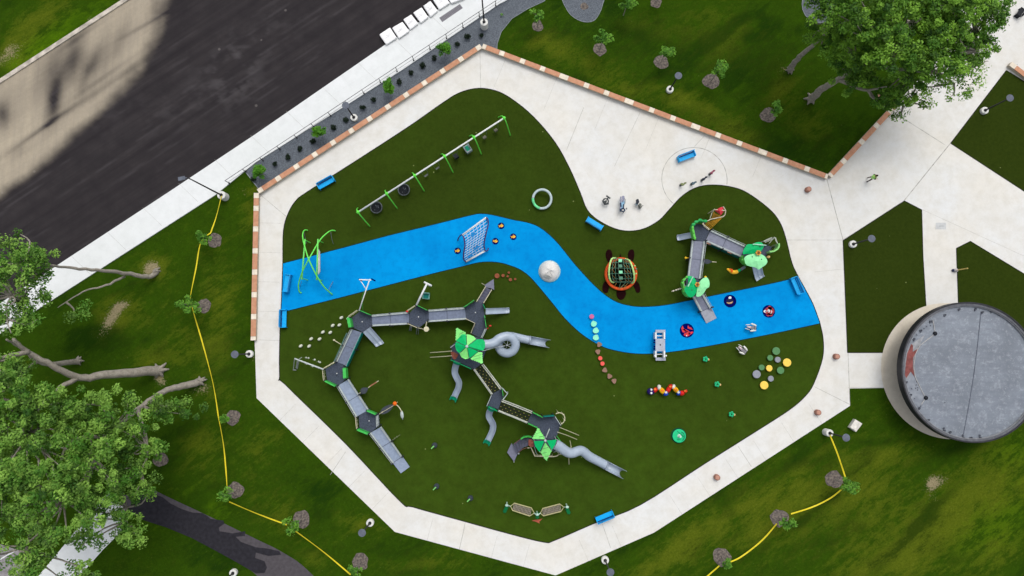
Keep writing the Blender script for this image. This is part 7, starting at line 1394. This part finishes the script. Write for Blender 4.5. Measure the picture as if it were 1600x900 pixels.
# ------------------------------------------------------------------ yellow caution tape
TP = M('tape_yellow', (236, 216, 48), .5, .06, 6)
def tape(label, runs, group='runs of yellow tape'):
    p0 = V(*runs[0][0][:2]); t = thing('caution_tape', label, 'caution tape', (p0.x, p0.y, 0), group)
    for r_2 in runs:
        pts = smooth_path([V(*p) for p in r_2], 8); b = MB(); m = len(pts); vs = []
        for i, p in enumerate(pts):
            d_ = (pts[min(m - 1, i + 1)] - pts[max(0, i - 1)]).normalized(); s_ = Vector((-d_.y, d_.x, 0)).normalized(); tw = .35 + .35 * math.sin(i * .35 + len(runs)); n_ = s_ * math.cos(tw * .9) + Vector((0, 0, 1)) * math.sin(tw * .9)
            w = .066; vs += [p + n_ * w, p - n_ * w, p - n_ * w - Vector((0, 0, .008)), p + n_ * w - Vector((0, 0, .008))]
        b.add(vs, [(4 * i + j, 4 * (i + 1) + j, 4 * (i + 1) + (j + 1) % 4, 4 * i + (j + 1) % 4) for i in range(m - 1) for j in range(4)] + [(3, 2, 1, 0), (4 * m - 4, 4 * m - 3, 4 * m - 2, 4 * m - 1)]); b.build('tape', TP, t)
tape('yellow caution tape strung down the west lawn from tree to tree', [[(346, 306, 1.1), (338, 338, .95), (329, 364, 1.05)], [(329, 364, 1.05), (314, 378, 1.1), (306, 420, .9), (298, 460, 1.0), (298, 470, 1.1)], [(298, 470, 1.1), (304, 494, .95), (317, 538, .85), (333, 600, .9), (341, 650, 1.1)], [(341, 650, 1.1), (349, 694, .9), (353, 735, .9), (355, 766, 1.05)], [(358, 784, 1.05), (400, 802, .85), (448, 820, 1.05)], [(462, 830, 1.1), (505, 862, .85), (548, 898, 1.0)]])
tape('yellow caution tape strung across the lower right lawn', [[(1297, 680, 1.1), (1309, 710, .9), (1321, 746, 1.05)], [(1318, 762, 1.05), (1298, 778, .7), (1270, 792, .6), (1236, 803, 1.0)], [(1214, 818, 1.05), (1190, 845, .7), (1158, 870, .7), (1136, 880, 1.0)], [(1124, 884, 1.05), (1100, 905, .8)]])

# ------------------------------------------------------------------ worker in a lime vest
pf = V(1355.5, 281); person = thing('person', 'worker in a lime vest and dark trousers standing on the plaza', 'person', (pf.x, pf.y, .02))
def skinned(name, verts, edges, radii, mats, matfn, parent):
    me = bpy.data.meshes.new(name); me.from_pydata(verts, edges, []); o = bpy.data.objects.new(name, me); COL.objects.link(o)
    md = o.modifiers.new('skin', 'SKIN'); sv = me.skin_vertices[0].data
    for i, r in enumerate(radii): sv[i].radius = (r, r) if not isinstance(r, tuple) else r; sv[i].use_root = (i == 0)
    o.modifiers.new('sub', 'SUBSURF').levels = 2; o.modifiers['sub'].render_levels = 2
    dg = bpy.context.evaluated_depsgraph_get(); m2 = bpy.data.meshes.new_from_object(o.evaluated_get(dg)); o.modifiers.clear(); o.data = m2
    for m in mats: m2.materials.append(m)
    for p in m2.polygons: p.use_smooth = True; p.material_index = matfn(p.center)
    o.parent = parent; o['_o'] = tuple(parent['_o']); return o
SKIN = M('skin', (196, 148, 122), .6, .05, 8); TRO = M('trousers', (84, 74, 70), .8, .1, 8); SHIRT = M('shirt_dark', (60, 84, 60), .8, .1, 8); VEST = M('vest_lime', (176, 236, 120), .6, .05, 8); HAIRM = M('hair_dark', (44, 36, 30), .8, .1, 12); SHOE = M('shoe', (40, 38, 38), .7)
# facing +X; pelvis root, legs apart, arms bent forward
vb = [(0, 0, .95), (.02, 0, 1.12), (.03, 0, 1.32), (.04, 0, 1.46), (.06, 0, 1.56), (.09, 0, 1.68), (.08, 0, 1.76),
      (0, .10, .92), (.08, .16, .50), (-.06, .19, .09), (.10, .20, .04), (0, -.10, .92), (-.06, -.17, .50), (-.20, -.21, .09), (-.04, -.23, .04),
      (.03, .19, 1.42), (.05, .27, 1.15), (.26, .24, 1.02), (.34, .22, 1.02), (.03, -.19, 1.42), (.06, -.28, 1.16), (.27, -.22, 1.04), (.35, -.20, 1.05)]
eb = [(0, 1), (1, 2), (2, 3), (3, 4), (4, 5), (5, 6), (0, 7), (7, 8), (8, 9), (9, 10), (0, 11), (11, 12), (12, 13), (13, 14), (3, 15), (15, 16), (16, 17), (17, 18), (3, 19), (19, 20), (20, 21), (21, 22)]
rb = [(.14, .11), (.14, .11), (.16, .12), (.12, .09), .055, (.085, .09), .08, .095, .065, .045, .04, .095, .065, .045, .04, .06, .045, .034, .034, .06, .045, .034, .034]
for s, (hx, hy, hz) in ((1, (.36, .22, 1.02)), (-1, (.37, -.20, 1.05))):          # five fingers on each hand
    w = 18 if s == 1 else 22
    for k, (dy, ln) in enumerate(((-.030, .075), (-.010, .085), (.010, .08), (.028, .065), (.045 * s, .045))):
        i0 = len(vb); vb += [(hx + .015, hy + dy, hz), (hx + .02 + ln * .6, hy + dy * 1.15, hz - .012), (hx + .01 + ln, hy + dy * 1.2, hz - .04)]; eb += [(w, i0), (i0, i0 + 1), (i0 + 1, i0 + 2)]; rb += [.010, .009, .008]
def bm_(c):
    if c.z > 1.50: return 0
    if c.x > .24 and .95 < c.z < 1.15: return 0
    if c.z < .12: return 3
    if c.z < 1.0 and abs(c.y) < .24 and c.x < .2: return 1
    return 2
body = skinned('body', vb, eb, rb, [SKIN, TRO, SHIRT, SHOE], bm_, person)
PO = lambda x, y, z: (pf.x + x, pf.y + y, .02 + z)
b = MB(); b.lathe(PO(.03, 0, .98), [(.20, 0), (.205, .1), (.215, .3), (.20, .42), (.12, .5), (.09, .5)], 18); v_ = b.build('vest', VEST, person, smooth=True)
b = MB(); b.lathe(PO(.03, 0, 1.12), [(.214, 0), (.216, .05)], 18); b.build('reflective_band', M('band', (226, 230, 220), .4), v_)
b = MB(); b.ell(PO(.07, 0, 1.74), .105, .095, .09, 12); b.ell(PO(.03, 0, 1.68), .09, .09, .1, 10); b.build('hair', HAIRM, person, smooth=True)
b = MB(); b.ell(PO(.185, 0, 1.665), .02, .014, .025, 8); b.build('nose', SKIN, person); 
for s in (-1, 1): b = MB(); b.ell(PO(.168, s * .035, 1.69), .012, .014, .009, 8); b.build('eye', HAIRM, person); b = MB(); b.ell(PO(.085, s * .095, 1.675), .02, .01, .03, 8); b.build('ear', SKIN, person)
b = MB(); b.ell(PO(.172, 0, 1.625), .01, .025, .006, 8); b.build('mouth', M('mouth', (150, 80, 76), .6), person)
person.rotation_euler.z = math.radians(8)

# drop the bookkeeping property used while building
for o in bpy.data.objects:
    if '_o' in o: del o['_o']
